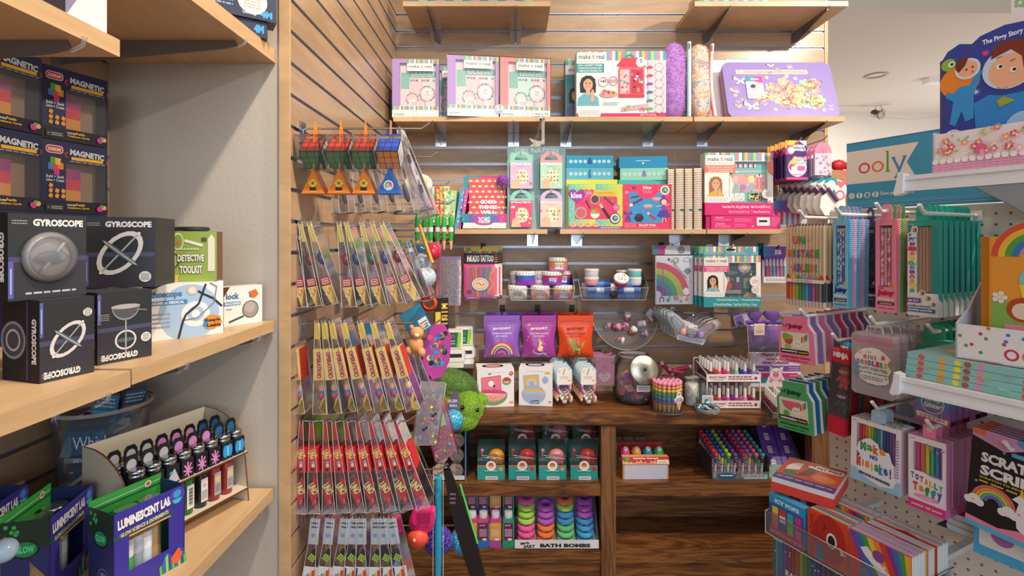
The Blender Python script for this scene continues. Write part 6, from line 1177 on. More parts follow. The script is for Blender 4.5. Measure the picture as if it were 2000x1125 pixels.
# white pegs
def peg(px,py,n,lab,L=None):
 L=L or n;m=MB();wt=C('F2F0EC',.35);m.tube([(0,L-.002,0),(0,.02,0),(0,0,.018)],.0042,wt,8);m.box(-.012,L-.004,-.012,.012,L-.001,.012,wt)
 return solo(m,'white_peg',lab,'hook',G(px,py,n),GA)
def tab(w,h,c,y=0,tw=.5,th=.034):
 m=MB();a,b=w*tw/2,h+th;m.prism([(-a,h),(a,h),(a,b-.006),(a-.006,b),(-a+.006,b),(-a,b-.006)],y,y+.0015,c);A=m.front(-a,h,a,b,y);A.r(.3,.45,.7,.7,'D8D4CC',.1);return m
def row(t,n,s,lab,grp,cols=None):series(t,n,(BK[0]*s,BK[1]*s,0),lab,grp)
# coloured pencil wallets
loc,w,h=gs(1534,1611,436,594,.22)
def wallet(w,h):
 p=MB();cs=['E0382C','F07828','F4B428','A8C830','3CA03C','2E9C8C','58B4E8','3C60C0','D060A8','8C6448','8A8E94','222226']
 for i,c in enumerate(cs):
  x=-w/2+w*(i+.5)/12;r=w/26;p.lathe([(r,.0),(r,h*.07)],'E8D8CC',7,(x,r,0),cap=False);p.lathe([(r,h*.07),(r,h*.30)],c,7,(x,r,0),cap=False);p.lathe([(r,h*.30),(r,h*.96)],'F0D6AE',7,(x,r,0),cap=False);p.lathe([(r,h*.96),(r*.2,h*.995)],'4A3A30',7,(x,r,0))
 s=MB();s.poly([(-w/2-.002,-.0012,-.004),(w/2+.002,-.0012,-.004),(w/2+.002,-.0012,h+.012),(-w/2-.002,-.0012,h+.012)],CLR('FFFFFF',.03,.25));A=s.front(-w/2,0,w/2,h,-.0014)
 x=.16
 for q,(tx,y,hh,xs) in enumerate((('UN-',.79,.1,.2),('MISTAKE',.63,.1,.07),('-ABLES!',.46,.1,.1))):
  n=len(tx);wd=[.5,.82,.76][q]/n
  for i,ch in enumerate(tx):A.t(ch,xs+wd*(i+.5),y,wd*.88 if ch not in '-I!' else wd*.4,hh if ch != '-' else .012,['D8482C','2C9C4C','E8602C','1E8C7C','7C4CA8','C83C5C','3C6CB8'][(i+q*2) % 7],.05)
 for i in range(7):A.p([(.02+i*.14,.33),(.16+i*.14,.33),(.09+i*.14,.39)],cs[(i*2) % 12])
 A.r(0,.285,1,.325,'E8E0DC');A.t('12 ERASABLE',.45,.305,.5,.025,'C86C3C',.03);A.t('COLORED PENCILS',.45,.262,.75,.025,'3C5CA0',.03);A.t('ooly',.14,.96,.18,.03,'D0508C',.02);return [('pencils',p),('clear_wallet',s)]
t=pack('pencil_wallet','x','coloured pencils',loc,wallet(w,h),GA);row(t,3,.024,'clear wallet of twelve natural wood coloured pencils, %s','pencil wallets on the white peg');peg(1561,424,.23,'white peg above the natural wood pencil wallets')
def tall(w,h,d,c,stripe,dk,pcol,name,fl,fc,oc):
 m=MB();f=.2*w;m.box(-w/2,0,0,w/2,d,h*.27,c);m.box(-w/2,0,h*.93,w/2,d,h,c);m.box(-w/2,0,h*.27,-w/2+f,d,h*.93,c);m.box(w/2-f,0,h*.27,w/2,d,h*.93,c);m.box(-w/2+f,d*.8,h*.27,w/2-f,d,h*.93,dk)
 R_=m.right(0,0,d,h,w/2)
 R_.r(0,0,1,1,stripe[0])
 for i in range(44):R_.p([(0,i/44),(1,(i+.6)/44),(1,(i+1.1)/44),(0,(i+.5)/44)],stripe[1])
 A=m.front(-w/2,0,w/2,h);A.r(.0,.955,.3,.985,oc);A.t('ooly',.15,.97,.24,.014,'F4F0EC',.02)
 A.t("LiL'",.3,.262,.3,.035,fc,.04);A.t('Juicy',.5,.2,.84,.072,fc,.09);A.t(name,.5,.135,.8,.035,'F4F0F0',.03);A.r(.1,.075,.9,.11,'2C2C4C',.05);A.t('scented',.5,.093,.6,.02,'F2C04C',.03);A.t('6 graphite pencils',.5,.04,.8,.02,fc,.02);A.c(.8,.28,.1,fl,8,ry=.02)
 p=MB()
 for i in range(4):p.lathe([(w*.07,h*.28),(w*.07,h*.86)],pcol[i % 2],8,(-w*.24+i*w*.16,d*.45,0));p.lathe([(w*.072,h*.86),(w*.072,h*.9)],'D8D8DC',8,(-w*.24+i*w*.16,d*.45,0))
 cl=MB();cl.poly([(-w*.3,.0004,h*.27),(w*.3,.0004,h*.27),(w*.3,.0004,h*.93),(-w*.3,.0004,h*.93)],CLR('FFFFFF',.03,.3))
 return [('box_body',m),('pencils',p),('window',cl),('hang_tab',tab(w,h,c,.004))]
loc,w,h=gs(1627,1657,429,600,.21)
bl=GLIT('3C60B8','E8F0F4',120,.4,.25);bl2=GLIT('E8ECF0','58A0D8',120,.4,.2)
for i,(c,st) in enumerate((('7CC0DC',('2CA8E0','7CD0F0')),('C8A0CC',('D890C8','F0C0E0')),('6CB8D8',('2CA8E0','7CD0F0')),('C49CCC',('D890C8','F0C0E0')),('5CB0D4',('2CA8E0','7CD0F0')))):
 l=(loc[0]+BK[0]*.0172*i,loc[1]+BK[1]*.0172*i,loc[2]);pack('pencil_box',('blue blueberry' if i % 2 == 0 else 'lilac')+' scented pencil box with striped side, '+NTH[i]+' on its peg','pencils',l,tall(w,h,.0145,c,st,'2C4C8C',(bl,bl2),'blueberry','F09C3C','1E2C6C','5CA0C0'),GA,'blue and lilac pencil boxes')
peg(1631,418,.245,'white peg above the blue and lilac pencil boxes')
loc,w,h=gs(1685,1712,432,598,.10);pack('pencil_box','dark purple pencil box between the blue and the pink ones','pencils',loc,tall(w,h,.014,'5C4474',('4C3464','7C5C98'),'2A2040',(GLIT('3C3068','8C78C0',150),'5C4C8C'),'grape','F09C3C','1E1430','7C6498'),GA)
loc,w,h=gs(1710,1751,428,607,.21);rd=GLIT('E05C84','F8E0E0',110,.4,.3)
for i,(c,st) in enumerate((('E88CA4',('F07890','F8B8C4')),('58B070',('58B84C','8CDC80')),('E88CA4',('F07890','F8B8C4')),('58B070',('58B84C','8CDC80')))):
 l=(loc[0]+BK[0]*.0178*i,loc[1]+BK[1]*.0178*i,loc[2]);pack('pencil_box',('pink strawberry' if i % 2 == 0 else 'green watermelon')+' scented pencil box, '+NTH[i]+' on its peg','pencils',l,tall(w,h,.0145,c,st,'8C3C54',(rd,'F0A8B4'),'strawberry','F07C2C','C81E50','D878A0'),GA,'pink and green pencil boxes')
peg(1711,412,.245,'white peg above the pink pencil boxes')
loc,w,h=gs(1772.5,1833,431,614,.205);T_='2CB4A4'
def hexa(A,x,y,r):q=A.w/A.h;A.p([(x+r*math.cos(k*PI/3+.52),y+q*r*math.sin(k*PI/3+.52)) for k in range(6)],'F4F2F0');[A.p([(x,y),(x+r*.72*math.cos(k*PI/3+.52),y+q*r*.72*math.sin(k*PI/3+.52)),(x+r*.72*math.cos((k+1)*PI/3+.52),y+q*r*.72*math.sin((k+1)*PI/3+.52))],RB[k]) for k in range(6)]
def kal(full):
 m=MB();d=.016;x1=w/2-.22*w;m.box(-w/2,0,0,w/2,d,h*.24,'F0F2F4');m.box(-w/2,0,h*.94,w/2,d,h,T_);m.box(-w/2,0,h*.24,-w/2+.3*w,d,h*.94,'F0F2F4' if full else T_);m.box(x1,0,h*.24,w/2,d,h*.94,'2C9C94');m.box(-w/2+.3*w,d*.85,h*.24,x1,d,h*.94,'7A5A48')
 R_=m.right(0,0,d,h,w/2);R_.r(0,0,1,1,T_);R_.p([(0,0),(1,0),(1,.14),(0,.2)],'F0F2F0');A=m.front(-w/2,0,w/2,h);A.r(0,.97,1,1,'3CA89C')
 if full:
  A.p([(0,.86),(.2,.9),(.1,.97),(0,.97)],'2C9C94');A.t('ooly',.12,.96,.17,.02,'E4F0EE',.01);hexa(A,.24,.9,.13);hexa(A,.08,.85,.09)
  for i,ch in enumerate('kaleidoscope'):A.t(ch,.17,.80-.049*i,.043*h/w,.17*w/h*(1.6 if ch in 'kldp' else 1),RB[(i+4) % 6],.03,-90)
  A.r(0,.135,.46,.185,'7C5CA0',.02);A.t('set of 6',.21,.16,.34,.026,'F4F0F4',.03);A.t('multi-colored',.4,.105,.7,.026,'5A6A78',.03);A.r(0,.04,.92,.08,'2C78A8',.02);A.t('chunky pencils',.42,.06,.8,.026,'F4F4F4',.04);hexa(A,.5,.24,.13);hexa(A,.7,.19,.13);hexa(A,.86,.13,.12)
 else:hexa(A,.8,.14,.14)
 p=MB()
 for i in range(4):p.lathe([(w*.055,h*.25),(w*.055,h*.93)],'C8A080',8,(-w*.12+i*w*.11,d*.45,0))
 return [('box_body',m),('pencils',p)]+([('window',MB().poly([(-w*.2,.0004,h*.24),(x1,.0004,h*.24),(x1,.0004,h*.94),(-w*.2,.0004,h*.94)],CLR('FFFFFF',.05,.35)))] if full else [])+[('hang_tab',tab(w,h,T_,.004))]
t=pack('chunky_pencil_box','teal and white box of chunky pencils with cursive rainbow lettering, frontmost on its peg','pencils',loc,kal(1),GA,'teal pencil boxes')
l1=(loc[0]+BK[0]*.021,loc[1]+BK[1]*.021,loc[2]);t=pack('chunky_pencil_box','x','pencils',l1,kal(0),GA);tk=tree(t);t['group']='teal pencil boxes';t['label']='teal chunky pencil box, second from the front on its peg'
for i in range(1,7):dup(t,(l1[0]+BK[0]*.0245*i,l1[1]+BK[1]*.0245*i,l1[2]),None,'teal chunky pencil box, '+NTH[i+1]+' on its peg','teal pencil boxes',kk=tk)
peg(1795,416,.25,'white peg above the teal chunky pencil boxes')
# carton-shaped eraser packs
def eraser(w,h,c,c2,nm,txt,wm,fc='8C1E3C',simple=False):
 q=[(-w/2,0),(w/2,0),(w/2,h*.66),(w*.36,h*.84),(w*.36,h),(-w*.30,h),(-w*.30,h*.84),(-w/2,h*.62)]
 m=MB();m.prism(q,0,.003,c);m.prism([(x*.98,z*.985+.001) for x,z in q],.003,.014,'D8D4E4' if simple else c2);A=m.front(-w/2,0,w/2,h)
 A.t("Lil'",.24,.8,.16,.07,fc,.04);A.t('Juicy',.52,.78,.44,.12,fc,.09)
 A.r(.08,.22,.88,.66,'E4DCC8',.03)
 if wm:A.c(.42,.6,.24,'E8607C',12,180,360,.17);A.ring(.42,.6,.26,.03,'58A050',12,180,360,ry=.19)
 else:A.c(.3,.5,.13,'D83C5C',ry=.11);A.c(.3,.5,.16,'8CBC4C',8,20,160,.12);A.c(.22,.56,.1,'7CB048',8)
 A.c(.56,.42,.12,'F0ECDC',ry=.08);A.c(.52,.42,.015,'2A2A2A',6);A.c(.6,.42,.015,'2A2A2A',6)
 for i,cc in enumerate(('E8503C','F2B03C','58B04C','3C80D0')):A.p([(.66+i*.045,.44+.02*i),(.7+i*.045,.45+.02*i),(.72+i*.045,.58+.02*i),(.68+i*.045,.57+.02*i)],cc)
 A.c(.28,.34,.1,'58B04C' if wm else '9CC05C',8,ry=.07);A.r(.06,.2,.86,.29,'2A1A20',.03);A.t(txt,.32,.247,.46,.055,'F4F0F0',.04);A.t('scented',.7,.247,.26,.04,'F2B83C',.04);A.t('pencil topper erasers',.48,.12,.8,.06,fc,.04);A.g(.2,.03,.8,.07,1,fc)
 return m
for (a,b_,pt,pb,n_,cs,nm,txt,wm,fc,sp) in ((1523,1592,614,702,.26,['F080A0','9C7CB8','F080A4','A884C0','E8508C','9C70B0','E05890','8C649C'],'pink or purple','strawberry',0,'A01E44',.034),(1520,1590,739,831,.26,['4CA868','1E78B0','4C9C60','2878B0','3C7C50','2A6A48'],'green or blue','watermelon',1,'0C4C2C',.027)):
 loc,w,h=gs(a,b_,pt,pb,n_)
 for i,c in enumerate(cs):
  cn={'F':'pink','9':'purple','A':'purple','E':'pink','4':'green','1':'blue','2':'blue','3':'green','8':'purple'}[c[0]]
  o=solo(eraser(w,h,c,'D8D4DC',nm,txt,wm,fc),'eraser_pack','%s milk-carton shaped eraser pack, %s on the %s peg' % (cn,NTH[i],['upper','lower'][wm]),'erasers',(loc[0]+BK[0]*sp*i,loc[1]+BK[1]*sp*i,loc[2]+.001*i),GA,'eraser packs on the %s peg' % ['upper','lower'][wm],0,R(-4))
 peg((a+b_)/2+6,pt+4,n_+.02,'white peg through the %s milk-carton eraser packs' % ['pink','green'][wm])
# ninja pack
loc,w,h=gs(1615,1649,676,834,.22)
m=MB();q=[(-w/2,0),(w/2,0),(w/2,h),(-w/2,h)];m.box(-w/2,0,h*.83,w/2,.05,h,'C8202C');m.box(-w/2,0,-.01,w/2,.05,.035*1,'C82038');m.box(-w/2,.048,0,w/2,.05,h,'6A1820');m.box(w/2-.001,.018,0,w/2,.05,h,'B81C28')
A=m.front(-w/2,h*.83,w/2,h);A.t('NINJA',.5,.5,.86,.5,'F4F0EC',.06);A.r(0,.82,.4,.98,'E85C64');A=m.right(0,0,.05,h,w/2);A.star(.6,.92,.12,'F0E8E4',4);A.t('NINJA',.65,.6,.3,.05,'F0D8D4',.03)
fg=MB()
for i,c in enumerate(('222226','D82C24','2498D0')):
 z=.052+i*.062;x=.001;fg.ball((x,.022,z+.03),.014,.013,.0135,C(c,.3),12,8);fg.ball((x,.011,z+.03),.0105,.005,.004,'F0D8C4',10,6);fg.ball((x-.004,.007,z+.03),.0018,.0015,.0018,'1A1A1A',6,4);fg.ball((x+.005,.007,z+.03),.0018,.0015,.0018,'1A1A1A',6,4);fg.ball((x,.023,z+.008),.011,.010,.013,C(c,.3),10,7)
 for s in (-1,1):fg.tube([(x+s*.008,.02,z+.016),(x+s*.014,.014,z+.004)],.0042,C(c,.3),6);fg.tube([(x+s*.005,.02,z),(x+s*.006,.018,z-.012)],.0048,C(c,.3),6)
cs=MB();cs.box(-w/2,-.001,.035,w/2,.048,h*.83,CLR('F4F0F4',.07,.45))
t=pack('ninja_pack','tall red pack of blue, red and black ninja figures, frontmost','toy',loc,[('card_box',m),('ninja_figures',fg),('clear_case',cs)],GA,'red ninja packs on one peg',0,R(4));peg(1626,666,.24,'white peg above the tall ninja packs')
for i in range(3):dup(t,(loc[0]+BK[0]*.056*(i+1),loc[1]+BK[1]*.056*(i+1),loc[2]-.004),None,'tall red ninja pack, '+NTH[i+1]+' on its peg')
# gel pen case
loc,w,h=gs(1663,1748,646,764,.25)
def doodle(front):
 c=MB();c.box(-w/2,0,0,w/2,.022,h,CLR('F4EEF4',.30,.3),.006);c.box(-w/2+.003,.0195,.004,w/2-.003,.021,h-.004,'F0E6EE');c.box(-w/2+.004,-.001,h*.84,w/2-.004,0,h*.96,CLR('F0B8D0',.35,.3));c.tube([(-w*.2,.01,h),(-w*.16,.01,h+.016),(w*.16,.01,h+.016),(w*.2,.01,h)],.003,CLR('F4F4F8',.3,.4),6)
 p=MB()
 for i in range(10):
  z=h*(.07+i*.088)
  for s in (-1,1):p.tube([(s*w*.03,.011,z),(s*w*.44,.011,z)],.0042,CLR(['C8A8D8','A8B0E0','9CC8E8','98D8CC','B8DC9C','E8E08C','F0C888','F0A888','F09098','F094C0'][i],.62,.2),6)
 r=[('clear_case',c),('gel_pens',p)]
 if front:
  l=MB();k=[(.43,0),(.34,.1),(.42,.2),(.3,.28),(.16,.34),(0,.36),(-.18,.33),(-.32,.26),(-.42,.16),(-.36,.04),(-.42,-.06),(-.3,-.14),(-.28,-.22),(-.1,-.28),(.12,-.29),(.3,-.26),(.38,-.2),(.36,-.1)];l.prism([(x*w,h*.46+z*h*.9) for x,z in k],-.0022,-.0012,'F2EEF0');A=l.front(-w/2,0,w/2,h,-.0022)
  A.t('ooly',.42,.7,.14,.035,'8A8A94',.01);x=0
  for s,y,xs,wd,hh in (('MINI',.625,.3,.08,.07),('DOODLERS',.53,.14,.09,.085)):
   for i,ch in enumerate(s):A.t(ch,xs+wd*(i+.5),y,wd*.86 if ch != 'I' else wd*.35,hh,['E0508C','58A84C','F0782C','3C8CD0','9C5CB8','D83C50','3CA8A0','F2B02C'][i % 8],.08)
  A.t('FRUITY SCENTED',.5,.44,.68,.045,'3C6C58',.01);A.t('set of 20 gel pens',.5,.375,.6,.035,'3C78B8',.03);A.g(.25,.26,.75,.33,2,'8A8AA0');A.c(.76,.64,.045,'E84C74');A.c(.76,.68,.02,'58A84C');A.p([(.1,.4),(.16,.58),(.2,.4),(.15,.3)],'4CA8D8');A.p([(.18,.33),(.2,.42),(.24,.32)],'E8703C');A.c(.24,.68,.03,'F2B02C');A.g(.8,.3,.86,.45,3,'7CB04C');r.append(('label',l))
 return r
t=pack('gel_pen_case','clear handled case of gel pens with a white cloud label','gel pens',loc,doodle(1),GA,'clear gel pen cases')
l1=(loc[0]+BK[0]*.034,loc[1]+BK[1]*.034,loc[2]);t=pack('gel_pen_case','x','gel pens',l1,doodle(0),GA);row(t,4,.036,'clear pinkish gel pen case behind the labelled one, %s of those','clear gel pen cases');peg(1700,634,.27,'white peg above the clear gel pen cases')
# boxed pens: generic window box
def pbox(w,h,d,c,side,top,fn,wc,win=(.1,.5,.9,.88),cols=RB,nb=12,r=.0045):
 x0,z0,x1,z1=win;X0,X1,Z0_,Z1_=-w/2+x0*w,-w/2+x1*w,z0*h,z1*h;m=MB()
 m.box(-w/2,0,0,w/2,d,Z0_,c);m.box(-w/2,0,Z1_,w/2,d,h,c);m.box(-w/2,0,Z0_,X0,d,Z1_,c);m.box(X1,0,Z0_,w/2,d,Z1_,c);m.box(X0,d*.9,Z0_,X1,d,Z1_,wc)
 if side:m.right(0,0,d,h,w/2).r(0,0,1,1,side);m.left(0,0,d,h,-w/2).r(0,0,1,1,side)
 T=m.top(-w/2,0,w/2,d,h);T.r(0,0,1,1,top[0])
 if len(top) > 1:T.dots(.05,.1,.95,.9,22,.02,[top[1]],3)
 fn(m.front(-w/2,0,w/2,h),m);p=MB()
 for i in range(nb):x=X0+(X1-X0)*(i+.5)/nb;p.lathe([(min(r,(X1-X0)/nb*.46),Z0_*.7),(min(r,(X1-X0)/nb*.46),Z1_-.003)],cols[i % len(cols)],8,(x,d*.45,0))
 return [('box_body',m),('pens',p),('window',MB().poly([(X0,.0003,Z0_),(X1,.0003,Z0_),(X1,.0003,Z1_),(X0,.0003,Z1_)],CLR('FFFFFF',.03,.3)))]
MK=['D83048','E8503C','F0903C','F0D048','A0C848','2E9C60','2C9CA8','8CC8E8','2C50A8','28408C','6C4CA8','9C78C8','8C4C98']
def mnm(A,m):
 A.r(0,0,1,.2,'9CD0EC');A.t('ooly',.08,.955,.1,.03,'E0607C',.02)
 A.p([(.12,.2),(.08,.36),(.2,.42),(.12,.5),(.16,.62),(.28,.7),(.4,.74),(.56,.68),(.6,.6),(.78,.6),(.84,.46),(.92,.4),(.92,.2),(.86,.08),(.6,.04),(.3,.1)],'F4F4F6')
 for i,ch in enumerate('Make'):A.t(ch,.26+i*.13,.58,.12,.14 if ch in 'Mk' else .1,['2C9C50','58A84C','E8702C','F0903C'][i],.09)
 A.t('NO',.48,.45,.16,.07,'2C60A8',.06)
 for i,ch in enumerate('Mistake!'):A.t(ch,.17+i*.092,.32-.004*i,.085 if ch not in 'i!t' else .03,.16 if ch in 'Mtk!' else .11,['D83C3C','E8602C','F0902C','F0B02C','3CA050','2C9CA8','2C6CC0','7C3C98'][i],.09)
 A.t('ERASABLE MARKERS',.5,.14,.62,.045,'2A2A3C',.04,-4);A.g(.88,.25,.97,.85,14,'A86CA8',3)
loc,w,h=gs(1661,1758,812,932,.22);loc0=loc
t=pack('erasable_marker_box','white box of rainbow markers with a cloud label, frontmost on its peg','markers',loc,pbox(w,h,.026,'F0F0F4','ECE4EC',('EDEAF0','3A2A44'),mnm,'C8C0CC',(.12,.2,.9,.93),MK,13)+[('hang_tab',tab(w,h,'A8D4EC',.012,.3,.028))],GA,'erasable marker boxes',0,R(1))
tk=tree(t);dup(t,(loc[0]+BK[0]*.03,loc[1]+BK[1]*.03,loc[2]),None,'white box of rainbow markers, second from the front on its peg',kk=tk);dup(t,(loc[0]+BK[0]*.115,loc[1]+BK[1]*.115,loc[2]),None,'white box of rainbow markers, rearmost on its peg',kk=tk);peg(1703,800,.25,'white peg above the rainbow marker boxes')
def taffy(A,m):
 A.t('ooly',.12,.955,.14,.025,'E0607C',.02);A.r(0,0,1,.12,'E83C98');A.p([(.04,.14),(.0,.3),(.05,.52),(.4,.53),(.6,.5),(.95,.46),(.96,.3),(.9,.14)],'F4F2F6')
 for i,ch in enumerate('TOTALLY'):A.t(ch,.12+i*.125,.45-.012*i,.1,.085,['2CA8C0','6C4CA8','E8503C','F0902C','F0B83C','58A84C','2CA8A0'][i],.08)
 for i,ch in enumerate('Taffy'):A.t(ch,.2+i*.16,.31-.012*i,.13,.12 if ch in 'Tfy' else .08,['E8503C','F0902C','3CA050','2C9CA8','7C4CB0'][i],.09)
 A.c(.5,.19,.34,'F0A0C4',14,ry=.035);A.t('& scented',.5,.19,.3,.03,'F8E8F0',.02);A.t('pastel gel pens',.5,.06,.8,.045,'F4F0A8',.03);A.dots(.5,.84,.95,.94,8,.03,['F06C9C','B8A0C8'],3)
loc,w,h=gs(1774,1848,846,986,.225)
t=pack('pastel_pen_box','x','gel pens',loc,pbox(w,h,.023,'F0ECF2','E080B8',('E89CC8',),taffy,'8C6C8C',(.14,.5,.9,.92),['D84CA0','F07858','E8E048','3CC878','3C88D8','A05CC8'],6,.0055)+[('hang_tab',tab(w,h,'F090B4',.01,.34,.03))],GA);row(t,6,.0265,'white and pink box of pastel pens on the pegboard, %s','pastel pen boxes');peg(1810,838,.25,'white peg above the pastel pen boxes')
def glit(A,m):
 A.stripes(0,0,1,1,['8C5CA8'],1)
 for i in range(10):A.r(0,i/10,1,(i+1.05)/10,['C84C9C','B458A4','9C60AC','8868B4','7070B8','6078B8','5484B8','4C90B8','5098BC','58A0C0'][i])
 A.ring(.5,.66,.34,.02,'F0ECC8',26);A.t('Oh My',.5,.78,.44,.14,'F0ECC8',.03);A.t('Glitter!',.52,.6,.56,.17,'F0ECC8',.03);A.p([(.0,.32),(.95,.2),(.92,.03),(.05,.14)],'E8E0BC');A.g(.12,.1,.85,.25,2,'6C5C8C');A.dots(.02,.05,.98,.95,26,.008,['E8E0F0'],4)
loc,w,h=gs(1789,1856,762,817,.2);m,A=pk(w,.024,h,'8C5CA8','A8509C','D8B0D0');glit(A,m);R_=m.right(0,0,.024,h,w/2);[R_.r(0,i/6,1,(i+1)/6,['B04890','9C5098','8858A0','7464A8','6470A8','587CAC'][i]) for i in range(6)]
t=pack('glitter_pen_box','x','gel pens',loc,[('box_body',m)],GA);row(t,6,.0275,'ombre blue to pink pen box under the lower white shelf, %s','glitter pen boxes')
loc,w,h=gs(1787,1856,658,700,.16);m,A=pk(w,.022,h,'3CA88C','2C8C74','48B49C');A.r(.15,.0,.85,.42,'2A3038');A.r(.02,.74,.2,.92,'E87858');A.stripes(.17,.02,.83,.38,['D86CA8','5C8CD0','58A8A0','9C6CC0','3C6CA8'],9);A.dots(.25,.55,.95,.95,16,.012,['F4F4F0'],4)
t=pack('teal_pen_box','x','pens',loc,[('box_body',m),('hang_tab',tab(w,h,'3CB490',.01,.6,.034))],GA);row(t,4,.03,'green-teal dotted pen box behind the stacked books, %s','green-teal pen boxes');peg(1812,650,.2,'white peg above the green-teal dotted pen boxes')
# scratch and scribble pack
ws,hs=.165,.195;m=MB();m.box(-ws/2,0,0,ws/2,.004,hs,'1C1A20');A=m.front(-ws/2,0,ws/2,hs)
A.p([(0,.92),(.3,.84),(.5,.92),(.8,.82),(1,.9),(1,1),(0,1)],'D8A0C8');A.p([(.4,.95),(.6,.84),(.9,.86),(1,1),(.4,1)],'6CA0D8');A.r(0,0,1,.05,'58B8E0');A.p([(0,.05),(1,.05),(1,.11),(.7,.09),(.5,.14),(.3,.08),(0,.1)],'F088A8');A.r(.0,.94,.12,1,'E87858');A.r(.36,.82,.56,.86,'58B4E0',.02)
for i,s in enumerate(('SCRATCH &','SCRIBBLE')):A.t(s,.46,.73-.13*i,.72,.1,'F0F0EC',.05)
A.t('SCRATCH TO REVEAL FUN COLORS',.46,.525,.72,.02,'D8D04C',.03);A.g(.1,.47,.82,.5,1,'D8D04C')
for r_,c in ((.2,'E8706C'),(.17,'F0A04C'),(.14,'D8D04C'),(.11,'58B8A0'),(.08,'7C6CC0')):A.ring(.24,.3,r_,.026,c,16,0,180)
for x in (.07,.38):A.c(x,.28,.06,'F0F0F0');A.c(x+.05,.26,.045,'F0F0F0');A.c(x-.05,.26,.045,'F0F0F0')
A.p([(.46,.16),(.44,.3),(.46,.4),(.4,.42),(.46,.48),(.52,.46),(.54,.36),(.66,.34),(.74,.3),(.76,.14),(.72,.14),(.68,.22),(.56,.22),(.52,.12)],'F0F0EE');A.p([(.46,.48),(.48,.56),(.5,.47)],'F2C83C');A.heart(.66,.27,.035,'E85C7C');A.p([(.72,.28),(.84,.36),(.8,.2)],'8CD0C0');A.dots(.05,.1,.95,.9,12,.02,['F2D03C','8C8CE0','F088A8','6CC8E0'],5,'s')
loc=G(1884,1024,.24);a=Gp(Gt(1884,.24)+ws/2,.24,loc[2])
t=pack('scratch_art_pack','x','craft kit',a,[('card_pack',m)],GA,None,0,R(4));row(t,5,.016,'black scratch art pack with a white unicorn and rainbow, %s','scratch art packs');peg(1962,882,.27,'white peg through the scratch art packs')
# ---- shelves bolted to the fixture
def gshelf(px,py,n,name,lab,th=.026):
 t0=Gt(px,n);Y=Gp(t0,n,0)[1];z=(470-py)/1000*Y;wt=C('EDEFF2',.25)
 t=thing(name,lab,'shelf',Gp(t0,0,z),GA);m=MB();L=1.25-t0
 m.box(.006,-n,-.004,L,-.012,0,wt);m.prism([(.0,0)]*0 or [(.004,-th),(L,-th),(L,.003),(.004,.003)],-n-.006,-n,wt);m.box(.004,-n-.012,-.004,L,-n,.004,wt);m.box(.004,-n-.012,-th,L,-n,-th+.006,wt);m.obj('shelf_board',t,(0,0,0))
 e=MB();e.prism([(-.006,-th-.008),(.006,-th-.004),(.008,.008),(-.002,.012),(-.004,-.006),(-.010,-th-.004)],-n-.018,-n+.004,wt);e.obj('end_cap',t,(0,0,0))
 for x in (.08,):
  b=MB();b.add([(x+s,y,z_) for s in (0,.003) for y,z_ in ((-.002,-.004),(-n+.03,-.004),(-n+.05,-.016),(-n*.4,-.05),(-.002,-.085))],[(0,1,2,3,4),(9,8,7,6,5)]+[(i,i+5,(i+1) % 5+5,(i+1) % 5) for i in range(5)],C('B8B8BC',.4));b.obj('bracket',t,(0,0,0))
 return t,t0,z
su,tu,zu=gshelf(1765,349,.37,'white_shelf','upper white metal shelf at the right edge, carrying the book display')
sl_,tl,zl=gshelf(1758,737,.37,'white_shelf','lower white metal shelf at the right edge, carrying stacked teal books')
# books on the lower shelf
for i in range(4):
 m=MB();L,d,hh=.48,.21,.0115;m.box(0,0,0,L,d,hh,'8CCCC4');m.box(.002,-.0004,.0024,L-.002,d-.002,hh-.0024,'F0EEE8') if 0 else m.box(.003,.003,0.0026,L,d,hh-.0026,'EFEDE6')
 A=m.front(0,0,L,hh);A.r(0,0,1,1,'8CC8C4');k=A.l
 for x,c in ((.05,'D8605C'),(.12,'F2A83C'),(.17,'F4E03C'),(.2,'A85C4C'),(.24,'F08CB8'),(.37,'E8583C'),(.42,'E8583C'),(.5,'E84C6C'),(.54,'F4F0F0'),(.64,'C87850'),(.7,'6CA0C8'),(.8,'E87858'),(.9,'8C6CC0')):A.l=k;A.c(x,.5,.012,c,8,ry=.45)
 T=m.top(0,0,L,d,hh);T.r(0,0,1,1,'A8D4D0');T.dots(.03,.05,.97,.95,24,.03,['E8A0A8','F4F0EC','F2C87C','8CB8D8'],i+1,'f')
 p=Gp(Gt(1768,.35),.35,zl+.0006+i*.0122);solo(m,'activity_book','teal illustrated book lying on the lower white shelf, %s in the stack' % ['lowest','second from bottom','third from bottom','topmost'][i],'book',(p[0]+.0015*i,p[1],p[2]),GA,'teal books stacked on the white shelf')
